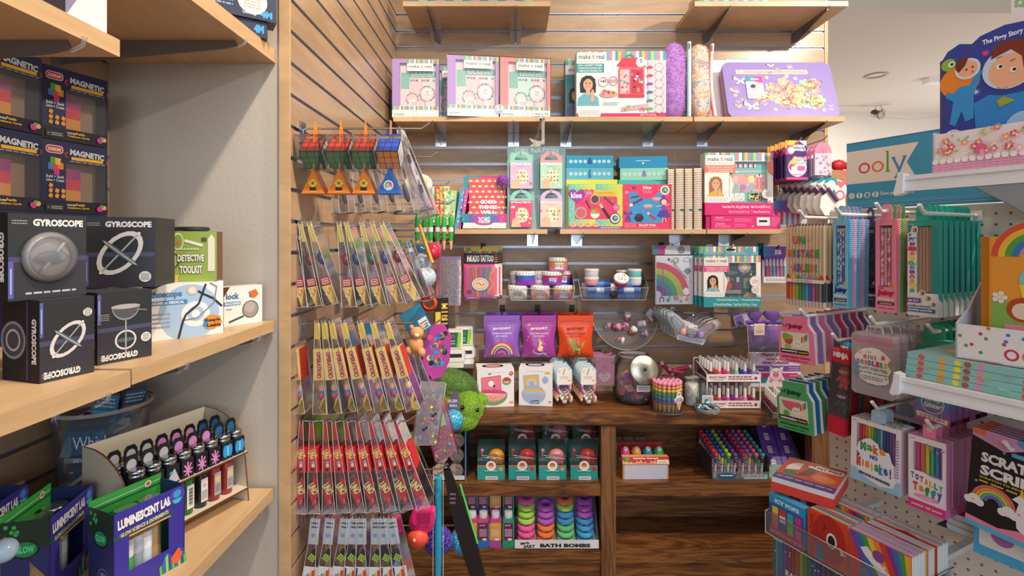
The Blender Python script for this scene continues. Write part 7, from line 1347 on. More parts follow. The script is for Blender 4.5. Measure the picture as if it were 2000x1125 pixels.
# dotted display box with orange colouring books
zt=zl+.0006+4*.0122;p=Gp(Gt(1866,.33),.33,zt+.001);db=thing('dotted_display_box','white display box with coloured dots, on the stacked teal books','display box',p,GA)
m=MB();L,d,hh=.34,.13,.064;m.box(0,0,0,L,.003,hh,'EFECEE');m.box(0,0,0,L,d,.003,'E4E0E4');m.add([(x,y,z) for x in (0,.003) for y,z in ((0,0),(d,0),(d,.17),(.045,hh+.025),(0,hh))],[(0,1,2,3,4),(9,8,7,6,5)]+[(i,i+5,(i+1) % 5+5,(i+1) % 5) for i in range(5)],'DCE0EA');m.box(0,d-.003,0,L,d,.17,'E8E8EC')
A=m.front(0,0,L,hh);A.dots(.02,.08,.98,.95,44,.0095,['E03C5C','3C8CC8','58A84C','F0783C'],6);A.r(.18,.12,.5,.5,'EFECEE');A.ring(.235,.3,.03,.011,'E0305C',24);A.ring(.305,.3,.03,.011,'F0782C',24);A.ln([(.352,.18),(.352,.62)],.012,'58A83C');A.ln([(.375,.48),(.395,.2)],.012,'3C8CC8');A.ln([(.42,.48),(.385,.02)],.012,'3C8CC8');m.obj('box_body',db,(0,0,0))
def colbook(w,h,d=.012):
 m=MB();m.box(0,0,0,w,d,h,'F0A030');m.box(.002,.002,-.0002,w+.0003,d-.002,h+.0004,'F2EEE6');m.box(0,0,0,.012,d,h,'E8962C');A=m.front(0,0,w,h);A.r(.06,0,1,1,'F2A43C');A.p([(.06,0),(1,0),(1,.3),(.06,.5)],'8CBC58');A.r(.06,.0,1,.16,'6CA8D8');A.c(.35,.86,.24,'C890D0',14,0,180)
 for r_,c in ((.26,'E8583C'),(.22,'F4C83C'),(.18,'58A84C'),(.14,'3C80C8')):A.ring(.32,.84,r_,.04,c,14,0,180)
 A.ball if 0 else None;A.c(.24,.42,.09,'B8502C');A.c(.24,.41,.06,'F4DCC8');A.p([(.14,.3),(.34,.3),(.38,.06),(.12,.06)],'F09CB0');A.c(.52,.44,.08,'E8488C');A.p([(.44,.34),(.6,.34),(.7,.2),(.42,.16)],'8C9CE0');A.c(.46,.14,.1,'2C60A8',ry=.03);A.c(.3,.66,.08,'8CD0E0');A.p([(.22,.62),(.36,.62),(.34,.52),(.24,.52)],'F4E03C')
 A.t('CO',.62,.7,.14,.05,'F4F0EC',.03);A.t('Wonder',.78,.56,.36,.09,'F8F4F0',.08);A.t('Ever',.76,.42,.26,.09,'F8F4F0',.08);A.c(.8,.5,.33,'') if 0 else None;A.g(.6,.28,.9,.32,2,'F4F0EC');A.dots(.1,.05,.95,.6,14,.03,['F4F0EC','58A84C','D83C5C'],3,'f');return m
for i in range(3):q=Gp(Gt(1866,.33)+.028+.004*i,.33-.026-i*.02,zt+.0045);solo(colbook(.24,.222),'colouring_book','orange colouring book with a rainbow standing in the dotted box, '+NTH[i],'book',q,GA,'orange colouring books')
# book display on the upper shelf
p=Gp(Gt(1822,.33),.33,zu+.001);fb=thing('floral_display_box','pink floral and gingham display box on the upper white shelf','display box',p,GA)
m=MB();L,d,hh=.38,.12,.082;m.box(0,0,0,L,.003,hh,'F2E8E8');m.box(0,0,0,.003,d,hh+.004,'E8D8DC');m.box(0,0,0,L,d,.003,'E8D8DC');m.box(0,d-.003,0,L,d,hh,'E8D8DC');A=m.front(0,0,L,hh);A.r(0,0,1,.34,'EDB8D0')
for i in range(40):A.r(i*.025,0,i*.025+.01,.34,'E8A4C4') ;
for i in range(6):A.r(0,i*.057,1,i*.057+.02,'E8A4C4')
for i in range(34):A.c(.015+i*.03,.35,.014,'F2E8E8',8)
A.dots(.02,.45,.98,.96,60,.011,['E87890','F0A080','E05C84','F4C0C8'],4,'f');A.dots(.02,.42,.98,.96,40,.007,['A8CC8C'],8);A.c(.2,.55,.022,'E0608C',ry=.1);A.r(.195,.38,.21,.52,'F0A0B8');m.obj('box_body',fb,(0,0,0))
q=Gp(Gt(1836,.30),.30,zu+.0045);w,h=Gt(2052,.3)-Gt(1836,.3),.262;out=[(0,0),(w,0),(w,h*.93),(w*.86,h*.985),(w*.62,h),(w*.4,h*.97),(w*.32,h*.93),(w*.2,h*.955),(w*.08,h*.92),(w*.03,h*.87),(0,h*.86)]
def bigbook(art):
 m=MB();m.prism(out,0,.018,'283C8C')
 if not art:return m
 A=m.front(0,0,w,h);A.p([(x/w,z/h) for x,z in out],'26409C');A.p([(0,0),(.06,0),(.05,.86),(0,.86)],'3C3C74');sk='F0B490'
 A.c(.2,.68,.2,'F08A2C',20);A.t('The Piggy Story',.6,.92,.36,.045,'F4F4F8',.03,4);A.star(.45,.84,.045,'E83C78',8);A.star(.36,.58,.05,'E8F4FC',8,.2)
 A.c(.09,.82,.075,'8CBC3C');A.c(.12,.82,.035,'F4F4F0');A.c(.125,.82,.018,'222222',8)
 A.p([(.14,.6),(.2,.64),(.3,.64),(.38,.74),(.42,.72),(.34,.56),(.34,.4),(.26,.38),(.22,.46),(.16,.36),(.1,.38),(.14,.54),(.06,.58),(.07,.62)],'2C94D8');A.c(.28,.76,.125,'D8E8F4');A.c(.28,.76,.1,sk);A.c(.26,.79,.1,'6A2A1C',14,70,230);A.c(.27,.755,.014,'222',8) if 0 else A.c(.27,.755,.012,'222222',8);A.c(.33,.765,.012,'222222',8);A.c(.33,.73,.014,'E84C5C',8)
 A.p([(.34,.5),(.48,.54),(.6,.52),(.85,.52),(1,.46),(1,.1),(.3,.1),(.36,.3)],'2488D4');A.c(.66,.7,.24,'C8DCF0',26);A.c(.67,.68,.195,sk,24);A.p([(.5,.78),(.52,.86),(.62,.89),(.76,.88),(.86,.8),(.86,.6),(.8,.54),(.79,.66),(.77,.76),(.68,.82),(.58,.8)],'7A2E1C');A.c(.79,.62,.035,sk,10)
 for x,y in ((.58,.72),(.7,.68)):A.c(x,y,.03,'F8F8F8');A.c(x+.008,y,.018,'1E1410',10);A.ln([(x-.03,y+.06),(x+.02,y+.07)],.008,'5A2416')
 A.ln([(.56,.58),(.6,.56),(.65,.57)],.007,'A84C3C');A.p([(.55,.49),(.62,.51),(.72,.47),(.58,.44)],'9CA83C')
 A.c(.14,.28,.095,'D8E4F4');A.c(.14,.28,.075,'F0A8C8');A.c(.12,.29,.02,'F4F4F8',8);A.c(.17,.29,.02,'F4F4F8',8);A.p([(.14,.2),(.22,.24),(.3,.18),(.3,.04),(.24,.02),(.2,.1)],'F0A8C8');A.ring(.33,.1,.04,.012,'F0A8C8',12,-90,150);A.c(.78,.24,.17,'9CCCEC',ry=.15);A.c(.78,.24,.09,'F09A2C',14,ry=.06);A.p([(.86,.24),(.94,.3),(.93,.18)],'F09A2C');A.c(.74,.26,.02,'F8F8F8',8);A.c(.74,.26,.01,'222222',6)
 A.p([(.28,0),(.3,.06),(.36,.05),(.42,.1),(.5,.08),(.6,.12),(.7,.08),(.8,.1),(1,.06),(1,0)],'F4F4F6');A.t('Little Book',.56,.045,.24,.045,'5A5A68',.01);A.c(.09,.06,.1,'D8283C',18,ry=.085);A.t('100',.09,.065,.13,.06,'F8F4F4',.05);A.g(.03,.0,.15,.025,1,'F4D0D0');A.g(.05,.1,.14,.12,1,'F4D0D0');A.p([(.88,.9),(.94,.84),(1,.82),(1,.9)],'D82C6C');A.c(.97,.92,.05,'B8A0C0');A.c(.98,.62,.04,'58A84C');A.p([(.9,.56),(1,.6),(1,.5)],'F2C83C');return m
solo(bigbook(1),'story_book','big shaped picture book with a blue-suited astronaut boy in a bubble helmet','book',q,GA,'shaped picture books');q2=Gp(Gt(1836,.30)+.006,.272,zu+.0045);solo(bigbook(0),'story_book','dark blue shaped picture book just behind the astronaut book','book',q2,GA,'shaped picture books')
m=MB();m.box(0,0,0,.2,.014,.33,'F0E4E0');A=m.front(0,0,.2,.33);A.c(.2,.93,.12,'E8705C');A.dots(.05,.8,.95,.97,8,.03,['E87890','8CC0A8'],3,'f');solo(m,'story_book','pale picture book rising behind the astronaut book at the right edge','book',Gp(Gt(1975,.25),.25,zu+.0045),GA)
# ---- acrylic tray of boxed cards low on the fixture
zt2=(470-1000)/1000*Gp(Gt(1495,.36),.36,0)[1]-.045;tA=Gt(1495,.37);tr=thing('acrylic_tray','clear acrylic tray of card sets hanging low on the pegboard','tray',Gp(tA,.37,zt2),GA)
m=MB();c=CLR('EEF4F8',.07,.35);e=CLR('FFFFFF',.45,.5);L,d=Gt(1786,.37)-tA,.15
m.box(0,0,0,L,d,.003,c);m.box(0,0,0,L,.003,.055,c);m.box(0,0,0,.003,d,.055,c);m.box(L-.003,0,0,L,d,.055,c);m.box(0,d-.003,0,L,d,.10,c);m.tube([(0,d,.06),(0,0,.055),(L,0,.055),(L,d,.055)],.0016,e,5);m.tube([(0,0,.002),(L,0,.002)],.0016,e,5);m.tube([(0,0,.055),(0,0,0)],.0016,e,5);m.tube([(L,0,.055),(L,0,0)],.0018,e,5);m.obj('tray_body',tr,(0,0,0))
for x in (.06,L-.06):MB().box(x,d,.02,x+.016,.37-.002,.032,C('DDE4E8',.3)).obj('bracket',tr,(0,0,0))
def inT(u,v,z=.0036):a=Gp(tA+u,.37-v,zt2+z);return a
m=MB();w,h=Gt(1571,.36)-tA-.012,.098;w=.09;m.box(0,0,0,w,.022,h,'2CA0E0');A=m.front(0,0,w,h);A.r(0,.0,1,.78,'3C5CA8');A.r(0,0,1,.2,'D8446C');A.t('ICY POPS',.52,.87,.7,.1,'E4F4FA',.06);A.g(.06,.05,.94,.12,1,'F4C0CC')
for i,(c1,c2,c3) in enumerate((('F4D03C','F0903C','F07C2C'),('D83C3C','F0F0F0','2C6CC8'),('2CB0D8','58D04C','8CE04C'),('D83C9C','C83090','F05CB0'))):
 x=.1+i*.22;A.r(x,.54,x+.17,.72,c1,.02);A.r(x,.38,x+.17,.56,c2);A.r(x,.2,x+.17,.4,c3,.02)
T=m.top(0,0,w,.022,h);T.r(0,0,1,1,'58B8EC');solo(m,'eraser_box','blue box of ice lolly shaped erasers at the left of the acrylic tray','erasers',inT(.006,.006),GA)
def deck(w,h,d,fn,edge,open_=1):
 m=MB();m.box(0,0,0,w,.002,h,'D8402C');n=13
 for i in range(n):y0=.002+(d-.002)*i/n;y1=.002+(d-.002)*(i+1)/n-.0006;m.box(0,y0,0,w-.0006*(i % 3),y1,h-.0015*(i % 2),'DCE4E8');T=m.top(0,y0,w,y1,h-.0015*(i % 2));T.r(0,0,1,1,edge[i % len(edge)])
 fn(m.front(0,0,w,h));return m
def bear(A):
 A.r(0,0,1,1,'E0482C');A.c(.55,.55,.42,'B83024',20,ry=.5);[A.c(.1+.03*(i % 2),.08+i*.09,.05,'C03020',8) for i in range(10)];A.c(.62,.55,.13,'F0ECE8',ry=.16);A.c(.62,.54,.09,'1A1A1E',ry=.12);A.p([(.82,.5),(.98,.38),(.84,.34)],'F0ECE8');A.ln([(.42,.86),(.46,.76),(.4,.7)],.012,'2A1A1A');A.r(.24,0,.4,.34,'2CA0D8',.06);A.g(.26,.05,.38,.28,4,'1E6CA0')
def unic(A):
 A.r(0,0,1,1,'D8402C')
 for i,c in enumerate(('7C4CB0','3C70C8','3CA050','F2C83C','F0903C','D8402C','7C3C98','3C70C8','3CA050','F0B03C')):A.p([(-.0+max(0,.0),max(0,1-.2*i)),(0,max(0,.8-.2*i)),(min(1,.16+.2*i-.0),0 if .8-.2*i <= 0 else 0),(min(1,.2*i+.3),0)] if 0 else [(i*.1,1),(i*.1+.1,1),(min(1,i*.1+.45),0),(min(1,i*.1+.35),0)],c)
 A.p([(.2,.74),(.32,.82),(.42,.7),(.56,.56),(.7,.46),(.8,.2),(.72,.1),(.66,.3),(.5,.36),(.42,.5),(.28,.62)],'F0F0F4');A.c(.5,.72,.1,'8C4C98');A.dots(.5,.1,.95,.6,8,.03,['F4F0F0'],4,'s');A.r(.2,0,.34,.36,'2CA0D8',.06);A.g(.22,.06,.32,.3,4,'1E6CA0');A.ln([(.62,.16),(.8,.0)],.05,'F0F0F4')
RBW=['C83C2C','E8702C','F2B83C','3CA050','2C70C0','5C3C98'];h=.105
U1,U2,U3=.105,.197,L-.006
solo(deck(U2-U1-.003,h,.062,bear,RBW),'card_set','red card set with a round-eyed bear face, middle of the acrylic tray','greeting cards',inT(U1,.006),GA,'card sets in the acrylic tray');solo(deck(U3-U2-.002,h,.052,unic,['C86C9C','8CA0D0','E8A0B8','9C8CC8','D85C7C']),'card_set','rainbow card set with a leaping white unicorn, right front of the acrylic tray','greeting cards',inT(U2,.006),GA,'card sets in the acrylic tray')
solo(deck(U3-U2-.002,h,.026,unic,['D8485C','E8E4E8','8CA8D8']),'card_set','second rainbow card set behind the leaping unicorn one','greeting cards',inT(U2+.002,.062),GA,'card sets in the acrylic tray');solo(deck(U3-U2-.002,h,.044,bear,RBW),'card_set','red and rainbow card set at the back right of the acrylic tray','greeting cards',inT(U2+.004,.092),GA,'card sets in the acrylic tray')
solo(deck(.085,h,.05,unic,RBW),'card_set','rainbow-edged card set at the back left, half under the red flat box','greeting cards',inT(.015,.085),GA,'card sets in the acrylic tray')
solo(deck(U2-U1-.003,h,.05,unic,RBW+['8C5CB0']),'card_set','rainbow-edged card set at the back middle of the acrylic tray','greeting cards',inT(U1,.085),GA,'card sets in the acrylic tray')
m=MB();w,d,hh=.135,.155,.022;m.box(0,0,0,w,d,hh,'E0483C');m.box(.002,-.0004,hh,w-.001,d,hh+.012,'E4E4EC');T=m.top(.002,0,w-.001,d,hh+.012);T.r(0,0,1,1,'5C4A8C');T.r(0,.22,1,1,'D8583C');T.c(.3,.55,.22,'F0F0EC',10,90,200,.3);T.p([(.3,.3),(.5,.4),(.6,.7),(.5,.9),(.4,.6)],'7A4430');T.c(.75,.42,.2,'E8884C',9,ry=.14);T.c(.2,.35,.12,'3C8C50',8);T.r(.5,.72,.98,.9,'F0EAE4',.05);T.t('PET PALS',.74,.81,.4,.08,'2A2A34',.04);T.g(.05,.08,.95,.16,1,'C8C0E0');T.c(.45,.78,.06,'F4F4F4')
solo(m,'flat_card_box','flat red box printed with cartoon pets, lying across the card sets','greeting cards',inT(.012,.004,.111),GA+R(20))
# pens under the tray
loc,w,h=gs(1512,1628,1040,1200,.30);m=MB();SP=['58C8D8','3CA8D8','8C6CC8','A84C98','C8404C','D8703C','C8D040','5CB060','2C8C8C','3C70B8','3C50A0','6C4C9C','5C5C64','2A2A2C']
for i,c in enumerate(SP):m.lathe([(w/30,0),(w/30,h*.97)],C(c,.25),8,(-w/2+w*(i+.5)/14,.006,0))
s=MB();s.box(-w/2-.002,-.002,0,w/2+.003,.015,h,CLR('F4F4F8',.08,.4));A=s.front(-w/2,0,w/2,h,-.0022);A.r(0,.93,.16,.985,'9CC8D8');A.t('RAINBOW',.5,.61,.56,.07,'F4F4F8',.03);A.dots(.03,.1,.97,.9,22,.012,['F8F8FC'],5)
for i,ch in enumerate('SPARKLE'):A.t(ch,.12+i*.125,.46,.12,.13,['E83C8C','9C5CC8','8CC83C','F2D03C','3CC8A0','3CA0D8','3C60C8'][i],.1)
A.t('glitter markers',.46,.31,.8,.1,'F4F4F8',.03)
t=pack('glitter_marker_wallet','x','markers',loc,[('markers',m),('clear_wallet',s)],GA);row(t,3,.03,'clear wallet of rainbow glitter markers under the acrylic tray, %s','glitter marker wallets')
loc,w,h=gs(1637,1704,1098,1230,.25)
t=pack('dotted_marker_box','x','markers',loc,pbox(w,h,.026,'F0F0F2','E8E8F0',('E8E4E8','3A3A40'),lambda A,m:(A.c(.5,.55,.36,'A8D8E8'),A.t('ooly',.14,.95,.16,.03,'E0607C',.02)),'C8C0CC',(.12,.2,.9,.88),['F0903C','E8503C','F0D048','58B04C'],8)+[('hang_tab',tab(w,h,'C8B0A8',.012,.4,.03))],GA);row(t,3,.032,'white marker box with a dotted top below the card tray, %s','dotted marker boxes')
for i in range(9):m=MB();m.box(0,0,0,.13,.12,.004,'DCE4EA',.0005);T=m.top(0,0,.13,.12,.004);T.r(0,0,1,1,'C83C34');T.c(.35,.6,.16,'F0ECE8');T.c(.35,.6,.1,'1A1A1E');T.p([(.5,.3),(.8,.5),(.6,.2)],'F0ECE8');solo(m,'note_book','thin red-faced book in the stack behind the card tray, %s from the bottom' % ['first','second','third','fourth','fifth','sixth','seventh','eighth','topmost, ninth'][i],'book',(lambda a:(a[0]-.001*(i % 3),a[1],a[2]))(Gp(Gt(1850,.17),.17,-.62+i*.0044)),GA,'thin red books in a stack')
sh_=MB();sh_.box(-.02,-.0,-.004,.40,.168,-.0005,CLR('EEF4F8',.1,.4));sh_.tube([(-.02,0,-.002),(.4,0,-.002)],.0016,e,5);solo(sh_,'acrylic_shelf','small clear acrylic shelf under the stack of thin red books','shelf',Gp(Gt(1850,.17),.17,-.62),GA)
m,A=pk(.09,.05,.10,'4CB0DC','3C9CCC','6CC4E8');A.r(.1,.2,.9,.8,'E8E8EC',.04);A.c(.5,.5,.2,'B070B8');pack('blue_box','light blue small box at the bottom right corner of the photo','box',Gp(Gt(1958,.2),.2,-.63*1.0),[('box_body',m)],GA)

# ================================================================ HOOKED GOODS ON THE LEFT GROOVED WALL (facing +x)
def lhook(px,py,Y,L,lab,up=.014):
 z=(470-py)/1000*Y;m=MB();s=STEEL();m.tube([(0,0,-.03),(.003,0,-.004),(.012,0,0),(L-.02,0,0),(L,0,up)],.0026,s,7);m.box(0,-.016,-.036,.003,.016,.016,s)
 return solo(m,'display_hook',lab,'hook',(XL+.0008,Y,z))
SHELL=CLR('F0F0F8',.035,.24,.1)
def wedge(w,h,db,parts,cap='C8C8D8'):
 """clear wedge blister: thin at the top, deep and flared at the base; origin at the hang hole, front faces -y"""
 m=MB();a,b=w/2,w/2*1.08;dt=.004;z=-h
 m.add([(-a,-dt,.0),(a,-dt,0),(a,dt,0),(-a,dt,0),(-b,-db/2,z),(b,-db/2,z),(b,db/2,z),(-b,db/2,z)],[(0,1,5,4),(1,2,6,5),(2,3,7,6),(3,0,4,7),(0,3,2,1)],SHELL)
 e=CLR('FFFFFF',.5,.45)
 for s in (-1,1):m.tube([(-a*.99,s*dt,0),(-b*.99,s*db/2,z)],.0009,e,4);m.tube([(a*.99,s*dt,0),(b*.99,s*db/2,z)],.0007,e,4)
 m.tube([(-b,-db/2,z),(b,-db/2,z),(b,db/2,z),(-b,db/2,z),(-b,-db/2,z)],.0010,e,4)
 f=MB();g=CLR('C8C8DC',.35,.4);f.poly([(-b,-db/2,z),(b,-db/2,z),(0,0,z+.012)],g);f.poly([(-b,db/2,z),(b,db/2,z),(0,0,z+.012)],g);f.poly([(-b,-db/2,z),(-b,db/2,z),(0,0,z+.012)],g);f.poly([(b,-db/2,z),(b,db/2,z),(0,0,z+.012)],g)
 return parts+[('clear_shell',m),('folded_base',f)]
RZ=R(90)
def lrow(name,cat,label,grp,parts,xs,ytop,Y,zoff=0):
 """xs: list of (px of the hang point, px of the base centre); one pack per entry"""
 t=None;N=len(xs);H=[m for n,m in parts if n == 'clear_shell'][0];h=-min(v[2] for v in H.v)
 for i,(a,b) in enumerate(xs):
  x=(a-1000)/1000*Y;z=(470-ytop)/1000*Y;th=math.asin(max(-.5,min(.5,((b-a)/1000*Y)/h)));od=['first','second','third','fourth','fifth','sixth','seventh','eighth','ninth'][i]
  lb=label % (od+' from the left')
  if t is None:t=pack(name,lb,cat,(x,Y,z),parts,RZ,grp,rx=-th);tk=tree(t)
  else:dup(t,(x,Y,z),None,lb,grp,rx=-th,kk=tk)
 return t
SD=lambda m,y0,z0,y1,z1,x:m.left(y0,z0,y1,z1,x)   # the side turned to the aisle camera
# row 2: eggs
def eggs(c):
 k=MB();k.box(-.024,-.001,-.052,.024,.001,-.006,'D8C050');A=k.front(-.024,-.052,.024,-.006,-.001);A.c(.6,.4,.25,'6A90A8');A.g(.1,.7,.9,.9,1,'F4F0D8');SD(k,-.004,-.05,.0,-.006,-.0241)
 k.box(-.025,-.005,-.050,-.024,.005,-.008,'D8C458')
 e=MB();e.ball((-.008,0,-.092),.010,.011,.0165,C(c,.1,.3,1),14,10)
 l=MB();l.box(-.026,-.010,-.158,.026,.010,-.140,'B8343C');A=SD(l,-.010,-.158,.010,-.140,-.0262);A.r(.1,.15,.9,.85,'F0D8D0');A.r(.16,.25,.84,.75,'C03C44');A.g(.2,.35,.8,.65,1,'F4E8E0')
 l.add([(-.026,-.012,-.16),(-.026,.012,-.16),(-.026,0,-.205),(.02,-.012,-.16),(.02,.012,-.16),(.02,0,-.205)],[(0,2,1),(3,4,5),(0,3,5,2),(1,2,5,4),(0,1,4,3)],'DCC06C');A=SD(l,-.008,-.185,.008,-.162,-.0262);A.dots(.1,.1,.9,.9,9,.12,['E88C3C','F0ECE0','C84C3C'],2)
 return [('header_card',k),('toy_egg',e),('printed_insert',l)]
E2=[(581,597),(595,624),(612,655),(669,690),(683,718),(712,747),(732,780),(750,812)];EC=['1E5A3C','7A1E34','1E3C8C','8C2028','1C3C7C','1E6A3C','243C88','6C1824']
for i,(a,b) in enumerate(E2):
 Y=1.26;th=math.asin(((b-a)/1000*Y)/.208);lb='%s %s egg toy wedge pack in the second row of the left wall' % (['first','second','third','fourth','fifth','sixth','seventh','eighth'][i],{'1E5':'green','7A1':'red','1E3':'blue','8C2':'red','1C3':'blue','1E6':'green','243':'blue','6C1':'maroon'}[EC[i][:3]])
 pack('wedge_pack',lb,'toy pack',((a-1000)/1000*Y,Y,(470-433)/1000*Y),wedge(.058,.208,.036,eggs(EC[i])),RZ,'egg toy wedge packs',rx=-th)
lhook(583,440,1.262,.275,'steel hook through the egg toy packs')
# row 3: yellow boxes
k=MB();k.box(-.024,-.001,-.05,.024,.001,-.006,'E0C02C');k.box(-.0255,-.0065,-.046,-.0235,.0065,-.008,'E4C838');A=k.front(-.024,-.05,.024,-.006,-.001);A.c(.6,.4,.25,'5C90B8');A.g(.1,.75,.9,.9,1,'3A3A2A')
bx=MB();bx.box(-.027,-.0125,-.145,.02,.0125,-.07,'E0C454');bx.box(-.0265,-.013,-.145,.0205,-.0123,-.07,'C83828');A=SD(bx,-.0125,-.145,.0125,-.07,-.0271);A.r(.04,.01,.96,.99,'E6CC6C');A.t('OPERATION',.52,.5,2.5,.42*.33,'A82864',.07,-90);A.g(.8,.3,.9,.9,9,'B88C3C');A.c(.5,.12,.2,'A82864');A.c(.5,.12,.1,'E6CC6C')
fg=MB();fg.ball((-.012,0,-.168),.006,.008,.011,'E8B890',10,7);fg.ball((-.012,0,-.156),.003,.004,.006,'D8A850',8,5);fg.ball((-.014,0,-.185),.006,.010,.012,'3C6CB8',10,7);fg.ball((-.0195,0,-.186),.002,.006,.006,'D83C34',8,5)
fg.add([(-.018,-.012,-.185),(-.018,-.004,-.19),(-.018,.006,-.217),(.012,-.012,-.185),(.012,-.004,-.19),(.012,.006,-.217)],[(0,2,1),(3,4,5),(0,3,5,2),(1,2,5,4),(0,1,4,3)],'E8C42C')
lrow('wedge_pack','toy pack','yellow boxed mini game wedge pack in the third row, %s','yellow mini game packs',wedge(.06,.225,.034,[('header_card',k),('game_box',bx),('game_figure',fg)]),[(578,592),(627,634),(640,662),(654,690),(676,720),(708,752),(732,781),(759,812)],622,1.26)
lhook(583,630,1.262,.29,'steel hook through the yellow mini game packs')
# row 4: red card-game boxes
k=MB();k.box(-.024,-.001,-.05,.024,.001,-.006,'B82028');k.box(-.0255,-.005,-.046,-.0235,.005,-.008,'C02028')
bx=MB();bx.box(-.027,-.0135,-.125,.02,.0135,-.066,'D0202C');A=SD(bx,-.0135,-.125,.0135,-.066,-.0271);A.r(0,0,1,1,'D4202C');A.t('UNO',.5,.74,.78,.34,'E8D070',.06,-65);A.t('4',.5,.42,.34,.12,'6CC0E8',.05);A.r(.4,.22,.66,.36,'E8E0C8',.04);A.r(.3,.06,.6,.18,'1C2440',.04)
fg=MB();fg.add([(-.024,-.002,-.135),(-.024,.014,-.175),(-.024,.002,-.212),(-.024,-.012,-.168),(.015,-.002,-.135),(.015,.014,-.175),(.015,.002,-.212),(.015,-.012,-.168)],[(3,2,1,0),(4,5,6,7),(0,1,5,4),(1,2,6,5),(2,3,7,6),(3,0,4,7)],'C82834');A=SD(fg,-.012,-.212,.014,-.135,-.0241);A.t('UNO',.46,.6,1.1,.3,'2A1414',.13,-62);A.t('UNO',.46,.6,1.05,.26,'ECD890',.06,-62);A.g(.5,.12,.72,.26,3,'F0B0A8')
lrow('wedge_pack','toy pack','red card game wedge pack in the fourth row, %s','red card game packs',wedge(.06,.222,.032,[('header_card',k),('card_box',bx),('mini_game',fg)]),[(598,594),(617,622),(643,651),(659,680),(682,708),(704,736),(728,768),(752,800),(776,832)],814,1.26)
lhook(586,822,1.262,.28,'steel hook through the red card game packs')
# row 5: small cubes
k=MB();k.box(-.026,-.001,-.075,.026,.001,-.004,'141418');A=k.front(-.026,-.075,.026,-.004,-.001);A.p([(.05,.1),(.3,.0),(.5,.2),(.9,.3),(.95,.9),(.1,.95)],'C8D4E0');A.t("WORLD'S",.5,.78,.7,.1,'2A2A34',.04);A.t('SMALLEST',.5,.64,.76,.1,'2A2A34',.04);A.c(.4,.35,.1,'A8643C');A.r(.5,.2,.85,.5,'6C9CC8')
k.box(-.0275,-.012,-.070,-.0255,.012,-.008,'B8C4D0');A=SD(k,-.012,-.070,.012,-.008,-.0276);A.g(.15,.6,.85,.9,2,'2A2A34');A.c(.45,.35,.2,'7C98B8')
cb=MB();cb.T=Matrix.Translation((-.014,0,-.105)) @ Matrix.Rotation(R(30),4,'X');cb.box(-.009,-.009,-.009,.009,.009,.009,BLK);A=cb.left(-.009,-.009,.009,.009,-.009)
for i in range(9):A.r(.05+(i % 3)*.32,.05+(i//3)*.32,.31+(i % 3)*.32,.31+(i//3)*.32,'A8D83C')
cb.T=None
lt=MB();lt.box(-.028,-.018,-.185,-.026,.016,-.125,'E8ECF0');A=SD(lt,-.018,-.185,.016,-.125,-.0281)
for i,ch in enumerate('RUBIK'):A.t(ch,.18+i*.17,.42+.08*i,.17,.46,['1E9C5C','1E5CB8','E8C82C','D83C2C','F0902C'][i],.1)
lrow('wedge_pack','toy pack','mini puzzle cube wedge pack in the bottom row, %s','mini puzzle cube packs',wedge(.062,.23,.045,[('header_card',k),('mini_cube',cb),('logo_card',lt)]),[(625,606),(653,633),(682,660),(700,684),(712,712),(740,738),(752,768),(768,796)],995,1.26)
lhook(588,1001,1.262,.27,'steel hook through the mini puzzle cube packs')
# row 1: big puzzle cubes on orange cards
def cube(a,b):
 c=MB();s=.026;c.T=Matrix.Translation((0,.0,-.060)) @ Matrix.Rotation(R(45),4,'X');c.box(-s,-s,-s,s,s,s,'101012')
 for A,col in ((c.front(-s,-s,s,s,-s),b),(c.top(-s,-s,s,s,s),a),(c.face((-s,s,s),(1,0,0),(0,-1,0),2*s,2*s),a)):
  for i in range(9):A.r(.03+(i % 3)*.325,.03+(i//3)*.325,.32+(i % 3)*.325,.32+(i//3)*.325,C(col,.12),.02)
 A=c.right(-s,-s,s,s,s)
 for i in range(9):A.r(.03+(i % 3)*.325,.03+(i//3)*.325,.32+(i % 3)*.325,.32+(i//3)*.325,'F0F0F0',.02)
 c.T=None;return c
def ccard(c,lg):
 m=MB();m.add([(s,y,z) for s in (0,.0012) for y,z in ((-.004,.022),(.022,-.01),(.022,-.105),(-.012,-.105),(-.014,-.02))],[(0,1,2,3,4),(9,8,7,6,5)]+[(i,i+5,(i+1) % 5+5,(i+1) % 5) for i in range(5)],c)
 m.box(-.0006,-.012,-.105,0,.02,-.02,'D8D4D0')
 p=[(-.028,-.158),(.028,-.158),(.0,-.100)];m.add([(x,y,z) for y in (-.016,.026) for x,z in p],[(0,1,2),(5,4,3),(0,3,4,1),(1,4,5,2),(2,5,3,0)],c)
 A=m.front(-.028,-.158,.028,-.1,-.016)
 if lg:A.p([(.5,.62),(.7,.42),(.5,.22),(.3,.42)],'F4D83C');A.c(.5,.43,.07,'8C7818',10);A.r(.36,.12,.64,.26,'2A2420');A.g(.36,.05,.66,.1,1,'F4E0B0')
 else:A.c(.5,.34,.22,'F0F0F0');A.ring(.5,.34,.14,.05,'58A84C',14,90,240);A.ring(.5,.34,.14,.05,'D83C3C',14,-30,90);A.ln([(.5,.28),(.56,.42)],.03,'3A3A44')
 s=MB();s.box(-.04,-.04,-.1,.04,.04,-.02,CLR('FFFFFF',.03,.3));return m,s
